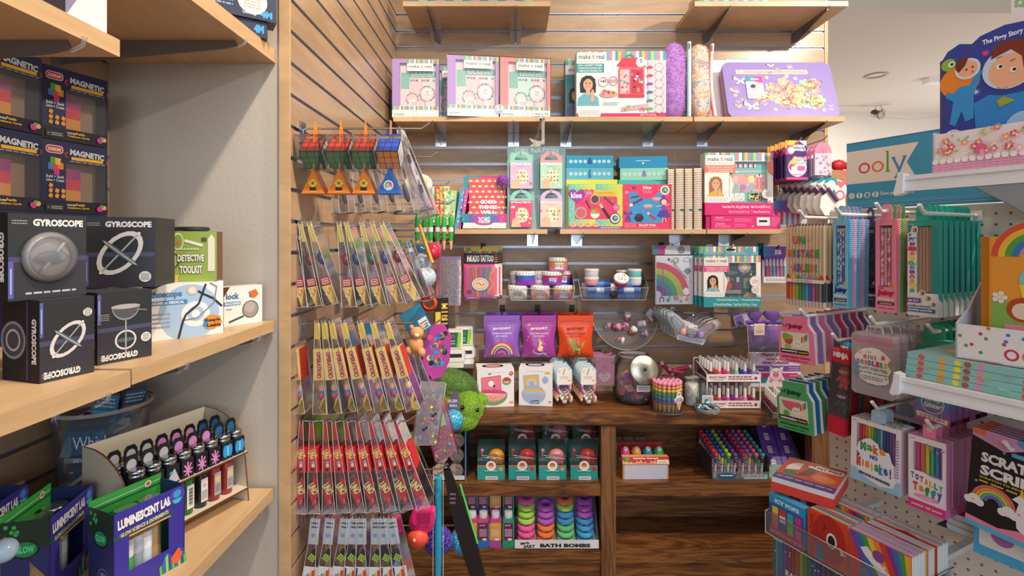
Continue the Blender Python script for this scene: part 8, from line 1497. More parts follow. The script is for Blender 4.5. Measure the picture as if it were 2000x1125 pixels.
for i,(px,a,b,cc,nm) in enumerate(((600,'C02C1C','0E7A3C','F08A1C','leftmost red and green puzzle cube on an orange card, top row of the left wall'),(652,'C8381C','0E7A3C','F08A1C','second red and green puzzle cube on an orange card, top row'),(702,'C02C1C','0E7A3C','F08A1C','third red and green puzzle cube on an orange card, top row'),(752,'1850C8','E8801C','1868C8','blue and orange puzzle cube with a blue triangular base, top row'))):
 Y=1.20+.0;c,s=ccard(cc,i < 3)
 if i == 3:o_=MB();o_.box(-.0004,-.004,-.09,.0016,.012,.022,'F08A1C');
 pack('puzzle_cube_pack',nm,'puzzle',((px-1000)/1000*Y,Y+.05,.272),[('cube',cube(a,b)),('hanging_card',c),('clear_box',s)]+([('hang_strip',o_)] if i == 3 else []),0,'large puzzle cubes on hanging cards')
lhook(583,251,1.262,.315,'long steel hook through the large puzzle cubes')
# second file of clear packs behind, and hooks
k=MB();k.box(-.024,-.001,-.05,.024,.001,-.004,'3C78B8');k.box(-.0255,-.005,-.046,-.0235,.005,-.008,'4C90D0');A=SD(k,-.005,-.046,.005,-.008,-.0256);A.r(0,.3,1,.6,'E8ECF0')
t_=MB();t_.ball((-.01,0,-.12),.008,.009,.03,'5A4A5C',8,6)
for r_,(pt,n_,x0,x1,Y,lb) in enumerate(((300,7,640,800,1.50,'clear wedge pack with a blue header behind the puzzle cubes, %s'),(470,6,690,800,1.55,'clear wedge pack with a blue header behind the egg toy row, %s'),(655,6,690,805,1.55,'clear wedge pack with a blue header behind the yellow game row, %s'),(850,6,690,800,1.55,'clear wedge pack with a blue header behind the red game row, %s'))):
 xs=[(x0+(x1-x0)*i/(n_-1),x0+8+(x1-x0+28)*i/(n_-1)) for i in range(n_)]
 lrow('wedge_pack','toy pack',lb,'blue-headed wedge packs behind row %s' % ['one','two','three','four'][r_],wedge(.058,.175,.03,[('header_card',k),('toy',t_)]),xs,pt,Y)
 lhook(650,pt+6,Y+.002,.30,'steel hook behind the %s row of packs' % ['first','second','third','fourth'][r_])
# two long clear packs at the right end of row 1
for i,(px,Y) in enumerate(((782,1.30),(806,1.34))):
 m=MB();m.ball((0,0,-.10),.006,.006,.05,'B8A8B0',8,6);m.box(-.01,-.004,-.09,.01,.004,-.07,'2A2420')
 pack('wedge_pack',['nearer','farther'][i]+' long clear wedge pack at the tip of the top hooks','toy pack',((px-1000)/1000*Y,Y,(470-252-i*60)/1000*Y),wedge(.05,.215-.06*i,.045,[('toy',m)]),R(88),'long clear packs by the hook tips',rx=-R(17))
# ---------------------------------------------------------------- assorted toys hanging deeper on the left wall
def ball(px,py,rpx,Y,m,nm,lb,cat='ball',squash=1,g=None):
 x,_,z=P(px,py,Y);r=rpx/1000*Y;b=MB();b.ball((0,0,0),r,r,r*squash,m,22,14);return solo(b,nm,lb,cat,(x,Y,z),0,g)
def ends(px,py,Y,lab):lhook(px,py,Y,((px-1000)/1000*Y)-XL,lab)
ball(824,361,21,1.62,C('E8ECE8',.25),'daisy_ball','white ball with a yellow smiling flower, beside the long clear packs')
m=MB();m.ball((0,0,0),.014,.004,.014,'E8D03C',12,6);solo(m,'flower_badge','yellow flower badge on the front of the white ball','badge',(P(831,357,1.62)[0],1.582,P(831,357,1.62)[2]))
for i in range(6):
 x,_,z=P(815+i*13,470,1.72);m=MB();m.lathe([(.007,.0),(.0085,.02),(.0085,.075),(.003,.09)],C('28A83C',.2),10);m.lathe([(.0087,.03),(.0087,.045)],'F0D8E8',10,cap=False);m.lathe([(.003,-.03),(.007,0)],'E8B088',8)
 solo(m,'light_stick','%s green glow stick above the glitter balls' % ['first','second','third','fourth','fifth','sixth'][i],'toy',(x,1.72+.01*(i % 2),z),0,'green glow sticks')
for i,(c,c2) in enumerate((('8CC09C','E8D8A0'),('E0583C','F0E0C0'),('F0B03C','C83C3C'),('B8D890','5C90C0'))):
 m=MB();w=.012;m.box(-w,0,0,w,.003,.15,c);A=m.front(-w,0,w,.15);A.dots(.1,.05,.9,.95,26,.16,[c2,'F4F0EC','D84C6C','3C8C50'],i+2,'f');solo(m,'sticker_strip','patterned sticker strip left of the leaning books, %s' % ['pale green first','red second','amber third','light green fourth'][i],'stickers',P(851+i*8,442,1.92),R(30),'sticker strips',ry=R(-2))
ends(878,362,1.925,'steel hook above the patterned sticker strips')
x,Y,z=P(866,476,1.80);m=MB();w=.037;m.box(-w,0,0,w,.06,.066,'141216');m.poly([(-w,0,.066),(w,0,.066),(.012,.03,.088),(-.012,.03,.088)],CLR('C8B8B0',.4));A=m.front(-w,0,w,.066);A.ring(.5,.5,.44,.02,'C86C3C',26);A.ring(.5,.5,.40,.015,'9A9A9A',26);A.c(.5,.5,.33,'0A0A0A');A.g(.4,.03,.6,.08,1,'C0C0C0')
b=MB();b.ball((0,.004,.033),.024,.016,.024,'E86C2C',16,10);b.ball((0,.001,.024),.02,.015,.013,'E04C9C',14,8);b.box(-.022,-.0125,.03,.022,-.011,.034,'3A1E2C')
pack('planet_ball_box','black box with a striped orange and pink planet ball, hanging beside the lower shelf end','toy',(x,Y,z),[('box_body',m),('planet_ball',b)],R(4));ends(872,436,1.83,'steel hook above the planet ball box')
SG=GLIT('A8B8C8','E8F0F8',420,.3,.2)
ball(822,516,21,1.60,SG,'glitter_ball','upper silver glitter ball at the end of the egg toy row',g='silver glitter balls');ball(832,541,20,1.57,SG,'glitter_ball','lower silver glitter ball at the end of the egg toy row',g='silver glitter balls');ball(822,489,14,1.70,C('2C5078',.2),'blue_ball','dark blue ball behind the silver glitter balls');ends(845,494,1.66,'steel hook behind the silver glitter balls')
ball(847,491,15,1.56,C('C82048',.06,0,1),'red_gem','glossy red heart-shaped gem toy above the silver glitter balls','toy',1.25);m=MB();m.tube([(-.03,0,.075),(.01,0,-.04)],.005,'E8B03C',7);solo(m,'yellow_stick','yellow striped stick crossing in front of the red gem','toy',P(838,487,1.53))
m=MB();m.lathe([(.018,-.004),(.026,0),(.018,.004),(.014,0),(.018,-.004)],C('E8502C',.25),20,axis='y',cap=False);solo(m,'orange_ring','orange ring toy below the silver glitter balls','toy',P(838,592,1.58))
m=MB();w,h=.07,.085;m.box(-w/2,0,0,w/2,.004,h,'1E6C98');A=m.front(-w/2,0,w/2,h);A.r(.55,.1,.95,.5,'D8DCE4');A.g(.58,.2,.92,.4,2,'2A3A4A');A.p([(0,.6),(1,.9),(1,1),(0,1)],'2C84A8');solo(m,'blue_card_pack','tilted blue card pack above the graffiti balloon','toy pack',P(826,652,1.50),R(30),ry=R(-28));ends(850,588,1.51,'steel hook above the tilted blue card pack')
m=MB();w,h=.052,.20;m.box(-w/2,0,0,w/2,.004,h,'18181C');A=m.front(-w/2,0,w/2,h);A.g(.1,.05,.9,.35,8,'C8C8CC');A.r(.08,.5,.45,.75,'E8C84C');A.g(.5,.5,.95,.92,6,'E8B84C',5);A.c(.7,.85,.12,'F0E860');A.t('LIGHT',.6,.62,.6,.05,'F0D84C',.04)
solo(m,'black_toy_card','black toy card with yellow print left of the white toy cameras','toy pack',P(862,690,1.85),R(20));ends(872,578,1.856,'steel hook above the black toy card')
TD=C('E8A468',.5);b=MB();[b.ball(o,*r,TD,12,8) for o,r in (((0,0,0),(.022,.02,.026)),((.004,-.004,.034),(.02,.018,.018)),((-.012,0,.05),(.007,.006,.007)),((.02,0,.05),(.007,.006,.007)),((.018,-.01,-.02),(.012,.012,.014)),((-.018,-.006,-.016),(.011,.011,.013)))];b.ball((.006,-.02,.03),.008,.005,.006,'F0DCC0',8,6);solo(b,'orange_bear','small glossy orange bear toy right of the yellow game packs','toy',P(812,673,1.46));ends(836,644,1.485,'steel hook above the small orange bear')
def leafbag(w,h,d,c,cols,n,r,seed,kind='c'):
 m=MB();out=[(0,0),(w*.3,h*.05),(w*.5,h*.35),(w*.45,h*.8),(w*.15,h),(-w*.3,h*.95),(-w*.5,h*.6),(-w*.4,h*.2)];m.prism(out,-d/2,d/2,c);A=m.front(-w/2,0,w/2,h,-d/2);A.dots(.2,.25,.8,.85,n,r,cols,seed,kind);return m
m=leafbag(.085,.165,.03,'B83C9C',['2CA0D0','F0E03C','1A1A2A','E84C8C','2CA0D0','8C3CB0'],34,.10,3);solo(m,'graffiti_balloon','magenta, blue and yellow graffiti-print punch balloon above the plush turtle','toy',P(845,738,1.56),R(10),ry=R(8));ends(862,632,1.565,'steel hook above the graffiti punch balloon')
b=MB();b.lathe([(.012,-.022),(.026,-.02),(.027,-.008),(.006,-.004),(.006,.004),(.027,.008),(.026,.02),(.012,.022)],C('1E4C8C',.2),22,axis='x');b.lathe([(.007,-.005),(.007,.005)],'2CC06C',12,axis='x',cap=False);solo(b,'yoyo_toy','dark blue yo-yo with a green string below the plush turtle','toy',P(843,790,1.62));ends(860,766,1.66,'steel hook above the blue yo-yo')
m=MB();m.prism([(-.02,.0),(.018,.004),(.022,.05),(.01,.075),(-.006,.05)],0,.002,'6C5484');A=m.front(-.02,0,.022,.075);A.t('PLUSH',.5,.52,.7,.14,'E8E4F0',.03);A.t('BALL',.55,.32,.6,.12,'E8E4F0',.03);solo(m,'hang_tag','purple triangular tag in front of the plush turtle head','tag',P(884,806,1.70),R(8))
ball(884,821,21,1.68,GLIT('1E9CC8','8CE0F0',420,.2,.12),'glitter_ball','turquoise glitter ball just below the plush turtle head')
for i,(px,py,c,cols,lb,rr) in enumerate(((829,868,CLR('E8E0F0',.2,.45),['2CA0D0','F0E03C','1A1A2A','D84C9C','E8E8EC'],'clear bag of graffiti-print balloons below the yo-yo',8),(872,892,CLR('F0A8C0',.25,.45),['E87CA0','F4B8C8'],'pink-edged clear bag of rainbow stars, left of the glitter tins',-14))):
 m=MB();w,h=.075,.185;m.box(-w/2,-.008,0,w/2,.008,h,c);m.tube([(-w/2,-.008,h),(-w/2,-.008,0),(w/2,-.008,0),(w/2,-.008,h)],.002,'E83C84' if i else CLR('FFFFFF',.5),5)
 s=MB();rnd=random.Random(i)
 for q in range(60):s.ball((rnd.uniform(-w*.42,w*.42),rnd.uniform(-.006,.004),rnd.uniform(.006,h*(.42 if i else .8))),.006,.004,.006,(['F0903C','2C6CD0','58C04C','E83C8C','3CB0D8'] if i else cols)[q % 5],7,5)
 if i:s.box(-w*.3,-.0092,h*.55,w*.3,-.0088,h*.85,'9CB890')
 pack('toy_bag',lb,'toy pack',P(px,py,1.52+.08*i),[('clear_bag',m),('filling',s)],R(20),ry=R(rr));ends(px-4,[760,782][i],1.54+.08*i,'steel hook above the '+['clear bag of balloons','pink-edged bag of stars'][i])
# bottom: pink robot, glitter balls, hoops
b=MB();K=C('E82C7C',.15);b.ball((0,0,0),.036,.034,.034,K,16,10);b.box(-.02,-.04,.012,.04,-.01,.05,K,.006);b.ball((-.006,-.03,-.03),.03,.02,.024,'F0503C',12,8);b.box(-.005,-.042,.018,.03,-.0395,.045,'A81C54');b.box(-.03,-.012,.046,.004,.0,.062,'6C34A0');b.ball((-.012,-.046,-.026),.006,.004,.006,'F4D0D8',8,5)
solo(b,'pink_robot_toy','shiny pink and coral plastic toy hanging below the red card game row','toy',P(824,1018,1.42));ends(842,982,1.45,'steel hook above the shiny pink toy')
ball(856,1057,28,1.55,GLIT('3C2C98','8C7CD8',300,.2,.12),'glitter_ball','purple glitter ball near the bottom of the left wall');ball(905,1055,26,1.62,GLIT('1E8CC8','8CD8F0',300,.2,.12),'glitter_ball','bright blue glitter ball beside the black curved racket')
m=MB();m.tube([(0,0,.10),(.0,0,.0),(0,0,-.16),(-.003,0,-.30)],[.010,.010,.009,.005],C('28B0D8',.15),10);m.tube([(-.014,0,.13),(-.016,0,-.34)],.0014,CLR('FFFFFF',.5),5);m.tube([(.014,0,.13),(.014,0,-.34)],.0014,CLR('FFFFFF',.5),5);solo(m,'bubble_wand','long cyan bubble wand in a clear sleeve beside the purple glitter ball','toy',P(856,1000,1.47));ends(868,928,1.475,'steel hook above the cyan bubble wand')
m=MB();pts=[P(872+q*62/8+(q**1.3)*.4,918+q*29,1.42) for q in range(9)];x0,_,z0=P(890,1020,1.42)
rv=[(x-x0+s*(.004+.02*math.sin(PI*(q+1)/12)),y,z-z0) for y in (0,.012) for q,(x,_,z) in enumerate(pts) for s in (-1,1)]
m.add(rv,[f for j in range(8) for f in ((2*j,2*j+1,2*j+3,2*j+2),(18+2*j,20+2*j,21+2*j,19+2*j),(2*j,2*j+2,20+2*j,18+2*j),(2*j+1,19+2*j,21+2*j,3+2*j))],'1A1418')
m.tube([(x-x0+.026,.004,z-z0) for x,_,z in pts[1:6]],.003,C('58D85C',.2),6);A=m.front(-.02,.03,.02,.09,0);A.g(.1,.3,.5,.9,3,'8A6A78');solo(m,'toy_boomerang','long black curved card sleeve with a lime green edge, low in the left corner','toy',(x0,1.42,z0));ends(905,1026,1.625,'steel hook above the bright blue glitter ball');ends(856,1026,1.55,'steel hook above the purple glitter ball');ends(888,398,1.735,'steel hook carrying the green glow sticks');ends(838,462,1.60,'steel hook carrying the red gem toy');ends(874,916,1.43,'steel hook above the black curved sleeve')

# ================================================================ LEFT ALCOVE GOODS
def two(xl,yl,xr,yr,z):
 a,b=onz(xl,yl,z),onz(xr,yr,z);return ((a[0]+b[0])/2,(a[1]+b[1])/2,z),math.hypot(b[0]-a[0],b[1]-a[1]),math.atan2(b[1]-a[1],b[0]-a[0])
GD='2E3036'
def gyro(A,x,y,s,ang=50,flip=1):
 ca,sa=math.cos(R(ang)),math.sin(R(ang));q=A.w/A.h
 k=20;vs=[];fs=[]
 for i in range(k+1):
  t=2*PI*i/k
  for r in (1,.8):X,Y=r*s*math.cos(t),r*s*.6*math.sin(t)*(1 if r == 1 else .94);vs.append(A.P(x+X*ca-Y*sa,y+(X*sa+Y*ca)*q))
 for i in range(k):fs.append((2*i,2*i+2,2*i+3,2*i+1))
 A.mb.add(vs,fs,'D8D4D4');A.l += .0001
 A.ln([(x-s*ca,y-s*sa*q),(x+s*ca,y+s*sa*q)],.025,'A8ACB0');pts=[(x+(s*.8*math.cos(t)*-sa*flip-s*.10*math.sin(t)*ca),y+(s*.8*math.cos(t)*ca*flip-s*.10*math.sin(t)*sa)*q) for t in [2*PI*i/20 for i in range(20)]];A.p(pts,'5A686C');A.ln([(x+s*.7*sa,y-s*.7*ca*q),(x-s*.7*sa,y+s*.7*ca*q)],.02,'B8C0C4');A.c(x+s*ca,y+s*sa*q,.025,'E0E0E0',10);A.c(x-s*ca,y-s*sa*q,.025,'E0E0E0',10)
def gbox(w,h,d,up=1,kind='gyro'):
 m,A=pk(w,d,h,GD,GD,'3A3C42');A.r(0,0,1,.5,'34343E');A.stripes(0,.44,1,.5,['4A4C6C'],1)
 ty=.9 if up else .08;an=0 if up else 180;A.t('GYROSCOPE',.62 if up else .40,ty,.66,.085,'EDEAEA',.05,an);A.g(.04,ty-.03,.22,ty+.03,2,'9A9AA0');yb=.03 if up else .55;A.r(.0,yb,.06,yb+.42,'5A64B0');A.r(.022,yb+.05,.038,yb+.34,'B8BEE4')
 if kind == 'gyro':gyro(A,.5,.49,.42);A.c(.86,.15 if up else .8,.09,'E0DEDC');A.g(.8,.1 if up else .75,.92,.2 if up else .85,4,'6A6A6E')
 if kind == 'dome':A.g(.2,.05,.85,.1,1,'C8C8CC');A.c(.5,.49,.36,'6A6468',26);A.c(.5,.49,.345,'98908C',26)
 if kind == 'stand':A.c(.5,.3,.2,'D8D6D6');A.c(.5,.3,.165,GD);A.c(.5,.3,.165,'5A686C',ry=.03);A.ln([(.5,.1),(.5,.6)],.025,'A8ACB0');A.c(.5,.78,.26,'8A8A90',20,180,360,.2);A.c(.5,.78,.24,'55565E',20,180,360,.17);A.c(.5,.78,.27,'B0AEB0',20,ry=.035);A.ln([(.7,.72),(.9,.7)],.03,'77787E');A.c(.88,.3,.1,'E0DEDC');A.g(.82,.25,.94,.35,4,'6A6A6E');A.g(.02,.6,.2,.7,4,'9A9AA0')
 L=m.left(0,0,d,h,-w/2);L.r(0,0,1,1,GD);L.t('GYROSCOPE',.86,.5,.8,.085,'E4E2E2',.05,-90) if 1 else 0;L.c(.3,.5,.34,'7C8494',24);L.c(.3,.5,.29,'3A3E48',24);L.ring(.3,.5,.2,.04,'A8ACB8');L.r(.66,.03,.72,.97,'34355A')
 return m
def gb(loc,w,rz,h,d,up,kind,lab):
 ps=[('box_body',gbox(w,h,d,up,kind))]
 if kind == 'dome':
  g=MB();g.ball((0,-.002,h*.49),w*.36,.014,w*.36,CLR('E0E4EC',.16,.5,.04),24,14);ps.append(('clear_dome',g));r=MB();r.lathe([(.30*w,0),(.27*w,.003),(.30*w,.006)],'B8B4B8',24,(0,-.006,h*.49),axis='y',cap=False);r.tube([(-.012,-.006,h*.34),(.014,-.006,h*.66)],.002,'C0C4C8',6);r.ball((0,-.006,h*.49),.02,.003,.009,'707C88',14,8);ps.append(('gyroscope',r))
 return pack('gyroscope_box',lab,'toy box',loc,ps,rz,'dark boxes stacked on the middle alcove shelf')
zn=-.1878
l,w,rz=two(77,750,184,726,zn);gb(l,w,rz,.109,.075,0,'gyro','dark gyroscope box, lower left of the stack, lettering upside down')
l,w,rz=two(190,714,296,694,zn+.0022);gb(l,w,rz,.1075,.075,0,'stand','dark gyroscope box, lower right of the stack, printed with a clear bowl')
a,b=(-.644,.654),(-.622,.748);gb(((a[0]+b[0])/2,(a[1]+b[1])/2,zn+.1096),.0965,math.atan2(b[1]-a[1],b[0]-a[0]),.114,.08,1,'dome','dark gyroscope box with a big clear dome, upper left of the stack')
a,b=(-.697,.835),(-.600,.860);gb(((a[0]+b[0])/2,(a[1]+b[1])/2,zn+.1106),.101,math.atan2(b[1]-a[1],b[0]-a[0]),.116,.085,1,'gyro','dark gyroscope box with a tilted white gyroscope, upper right of the stack')
# magnetic cube boxes
def mag(w,h,d):
 m=MB();f=.34*w;N='1E2450';m.box(-w/2,0,0,w/2,d,h*.17,'16162C');m.box(-w/2,0,h*.72,w/2,d,h,N);m.box(-w/2,0,h*.17,-w/2+f,d,h*.72,N);m.box(w/2-.03*w,0,h*.17,w/2,d,h*.72,N)
 m.box(-w/2+f,d-.002,h*.17,w/2-.03*w,d,h*.72,'A8886C');A=m.front(-w/2,0,w/2,h);A.r(.05,.82,.3,.93,'F0ECEC',.05);A.r(.06,.83,.29,.92,'D83C34',.045);A.t('DUNCAN',.175,.875,.18,.045,'F8F4F0',.04)
 A.t('MAGNETIC',.67,.85,.56,.1,'101020',.12,-3);A.t('MAGNETIC',.67,.855,.54,.085,'D8E0E8',.05,-3);A.r(.42,.755,.92,.8,'F2B82C');A.ring(.37,.82,.05,.02,'D83C34',12,90,270);A.ring(.965,.78,.035,.015,'D83C34',12,-90,90);A.g(.4,.725,.95,.745,1,'D8D0D8')
 for x,y,c in ((.12,.64,'3C8CE0'),(.19,.62,'E8502C'),(.26,.65,'F0903C'),(.15,.72,'58B04C'),(.22,.71,'F2C83C'),(.2,.57,'D8388C')):A.r(x-.04,y-.045,x+.04,y+.045,c)
 A.t('Build + Stack',.18,.5,.26,.04,'E8E8F0',.02);A.t('Solve + Create',.18,.45,.26,.04,'E8E8F0',.02)
 for i in range(7):A.p([(.08+(i % 3)*.09,.22+(i//3)*.07),(.13+(i % 3)*.09,.2+(i//3)*.07),(.15+(i % 3)*.09,.25+(i//3)*.07),(.1+(i % 3)*.09,.27+(i//3)*.07)],'F0A83C')
 A.r(.04,.03,.3,.12,'2A2A2A');A.ring(.08,.075,.02,.005,'F0F0F0',3);A.g(.12,.05,.28,.1,2,'C8C8C8');A.t('Includes:',.42,.12,.14,.03,'F0F0F0',.02);A.t('Puzzle',.55,.125,.14,.035,'F2C83C',.03);A.t('Challenge Cards',.52,.075,.34,.035,'F2C83C',.03);A.c(.86,.08,.05,'D8388C');A.c(.93,.1,.04,'F0B088');A.c(.89,.12,.03,'58B04C')
 b=MB()
 for j,(c,c2) in enumerate((('F0A02C','E8902C'),('E0304C','C83058'),('A8307C','8C2C8C'))):b.box(-w/2+f+.002,.006,h*(.18+j*.15),-w/2+f+.03,d-.006,h*(.33+j*.15),C(c,.2))
 b.box(-w/2+f-.0,.008,h*.33,-w/2+f+.0015,d-.008,h*.6,C('2C6CD0',.2))
 wn=MB();wn.poly([(-w/2+f,.0005,h*.17),(w/2-.03*w,.0005,h*.17),(w/2-.03*w,.0005,h*.72),(-w/2+f,.0005,h*.72)],CLR('F0F4F8',.08,.4));return [('box_body',m),('cube_blocks',b),('window',wn)]
Gm='blue magnetic cube boxes in the alcove'
for (lx,ly,rx_,ry_,who) in ((-.906,.987,-.869,1.100,'right'),(-.903,.848,-.887,.966,'left')):
 c=((lx+rx_)/2,(ly+ry_)/2);w=math.hypot(rx_-lx,ry_-ly);rz=math.atan2(ry_-ly,rx_-lx)
 for j,z in enumerate((.055,.1995)):pack('magnetic_cube_box','blue magnetic cube box, %s of the %s pair behind the gyroscope boxes' % (['lower','upper'][j],who),'toy box',(c[0],c[1],z),mag(w,.143,.034),rz,Gm)
 m,A=pk(w,.034,.2395,'1E2450');A.stripes(0,.5,1,.9,['2C3468','1E2450'],8);pack('plain_box','tall dark box hidden under the %s pair of magnetic cube boxes' % who,'box',(c[0],c[1],-.1852),[('box_body',m)],rz)
# stethoscope, magnifier, detective kit
zf=-.1856;l,w,rz=two(294,668,436,650,zf);m,A=pk(w,.05,.105,'F2F0F0','26282E','EDEBEB');A.c(.52,.45,.42,'A8C8E8',26,ry=.52);A.c(.6,.42,.2,'F2F0F0',22);A.c(.6,.42,.12,'A8C8E8');A.c(.6,.42,.06,'F2F0F0');A.p([(0,.9),(.2,1),(0,1)],'26282E')
A.t('thoscope',.2,.8,.42,.15,'4A84B0',.05);A.r(0,.62,.48,.7,'3C8CC8');A.t('HOME or MEDICAL',.23,.66,.42,.05,'F4F4F4',.03);A.g(.02,.2,.25,.5,4,'9AA4B0',4);A.ln([(.55,.9),(.7,.78),(.85,.68),(.98,.52)],.03,'2A2C30');A.c(.55,.86,.08,'C8C4BC');A.c(.55,.86,.05,'E8E4DC')
A.ln([(.8,.98),(.9,.9),(.86,.6),(.62,.34),(.42,.32),(.38,.05)],.018,'8A8C90');A.ln([(.74,.96),(.64,.6),(.46,.42),(.42,.3),(.36,.0)],.03,'2A2C30');A.p([(.7,.3),(.8,.38),(.95,.34),(.98,.2),(.86,.1),(.74,.12)],'F0902C');A.p([(.7,.18),(.76,.14),(.78,.3),(.72,.3)],'3C8CC8');A.t('Keeple',.84,.27,.22,.08,'3A2A2C',.04);A.t('Leeble',.86,.18,.2,.07,'3A2A2C',.04)
pack('stethoscope_box','white and blue box printed with a stethoscope, on the middle alcove shelf','toy box',l,[('box_body',m)],rz);SL,SW,SR=l,w,rz
l,w,rz=two(437,639,512,628,zf);m,A=pk(w,.03,.085,'F2F0EE','8C5A44','E8E6E4');A.p([(0,.75),(.15,1),(0,1)],'6A3424');A.t('lock',.22,.76,.34,.16,'4A84B0',.05);A.r(0,.52,.42,.62,'3C8CC8');A.t('MAGNIFIER',.22,.57,.38,.07,'F4F4F4',.03);A.c(.68,.38,.22,'3A3A40');A.c(.68,.38,.2,'A09890');A.c(.66,.44,.14,'B8B0A8');A.ln([(.5,.22),(.12,.1)],.05,'4A4E54');A.p([(.62,.84),(.82,.9),(.9,.76),(.78,.66),(.66,.7)],'F0702C');A.p([(.64,.72),(.7,.68),(.72,.84)],'2C84C8');A.g(.05,.4,.2,.46,1,'9A9A9A')
pack('magnifier_box','small white box printed with a magnifying glass, nearest the grey wall','toy box',l,[('box_body',m)],rz)
a,b=(-.694,.985),(-.588,1.02);w=math.hypot(.106,.035);rz=math.atan2(.035,.106);m,A=pk(w,.05,.098,'98B44C','7A4A34','B8C488');A.r(0,0,.24,1,'6C8C34');A.p([(0,.7),(.1,1),(.28,1),(.0,.6)],'8C5A3C');A.r(.04,.28,.36,.62,'EDE8DC');A.t('Classified',.2,.48,.24,.05,'4A4A44',.01);A.c(.28,.42,.14,'',) if 0 else A.ring(.28,.42,.15,.025,'5A5A54',20);A.ln([(.14,.2),(.04,0)],.04,'3A3A38');A.c(.4,.8,.085,'F0ECDC',ry=.17);A.c(.4,.8,.07,'8CA84C',ry=.14);A.c(.4,.76,.035,'C8743C')
A.ln([(.5,.82),(.78,.72)],.05,'F2F0EC');A.r(.76,.8,.84,.88,'5A4A44');A.p([(.86,.2),(.97,.2),(.97,.85),(.92,.95),(.86,.85)],'F0E8D4');A.r(.2,.0,.4,.14,'E8B870');A.t('SHERLOCK HOLMES',.6,.65,.3,.05,'E4ECC8',.02,6) if 0 else A.g(.44,.62,.72,.68,1,'E4ECC8');A.t('DETECTIVE',.6,.47,.42,.15,'2E3A1C',.1);A.t('TOOLKIT',.6,.24,.36,.17,'2E3A1C',.1);A.t('DETECTIVE',.6,.47,.41,.14,'F2F0E4',.05);A.t('TOOLKIT',.6,.24,.35,.16,'F2F0E4',.05)
pack('detective_kit_box','green detective kit box on top of the stethoscope box','toy box',((a[0]+b[0])/2,(a[1]+b[1])/2,zf+.1056),[('box_body',m)],rz)
m=MB();m.tube([(-.04,.02,.006),(-.01,.02,.005)],.0045,'26282C',8);m.lathe([(.028,.001),(.031,.005),(.028,.009),(.026,.005),(.028,.001)],'26282C',22,(.018,.02,0),cap=False);g=MB().lathe([(.0,.003),(.026,.004),(.026,.006),(.0,.008)],CLR('E8F0F0',.1),20,(.018,.02,0),cap=False);pack('magnifying_glass','black magnifying glass lying flat on the green detective box','magnifier',((a[0]+b[0])/2-.014,(a[1]+b[1])/2+.006,zf+.1056+.0985),[('frame',m),('lens',g)],R(18))
# high shelf boxes
BB='232C48';m,A=pk(.17,.05,.17,BB,'1C2440','2C3654');A.c(.72,.22,.17,'F0E4DC',24);A.g(.62,.12,.82,.3,5,'D89C7C');A.t('4M',.88,.08,.14,.09,'3CA0E0',.06);A.t('Glowing',.68,.06,.15,.05,'E8E8F0',.0);A.g(.2,.1,.5,.3,4,'8A94B8')
c33,s33=math.cos(R(33)),math.sin(R(33));px_,py_=-.523-.085*c33,1.137-.085*s33
pack('science_box','dark blue science kit box with a cream circle, upper of two on the high shelf','toy box',(px_,py_,.4825),[('box_body',m)],R(33));m,A=pk(.165,.05,.0355,BB,'1C2440','2C3654');A.t('4M',.9,.5,.12,.5,'3CA0E0',.06);pack('science_box','flatter dark blue science kit box under the other on the high shelf','toy box',(px_-.016,py_-.004,.4465),[('box_body',m)],R(33))
m,A=pk(.22,.05,.12,'2C2430','D8DCE8','3A3240');A.r(.70,0,1,1,'E4E4EA');A.dots(.3,.1,.6,.9,10,.05,['E8703C','3C90B0','F0C8A0'],3);A.p([(.7,0),(.8,.3),(.74,1),(.7,1)],'8A84A8');pack('dark_picture_box','dark box with a white right end on the nearest high shelf','toy box',(-.562,.60,.2835),[('box_body',m)],R(90))
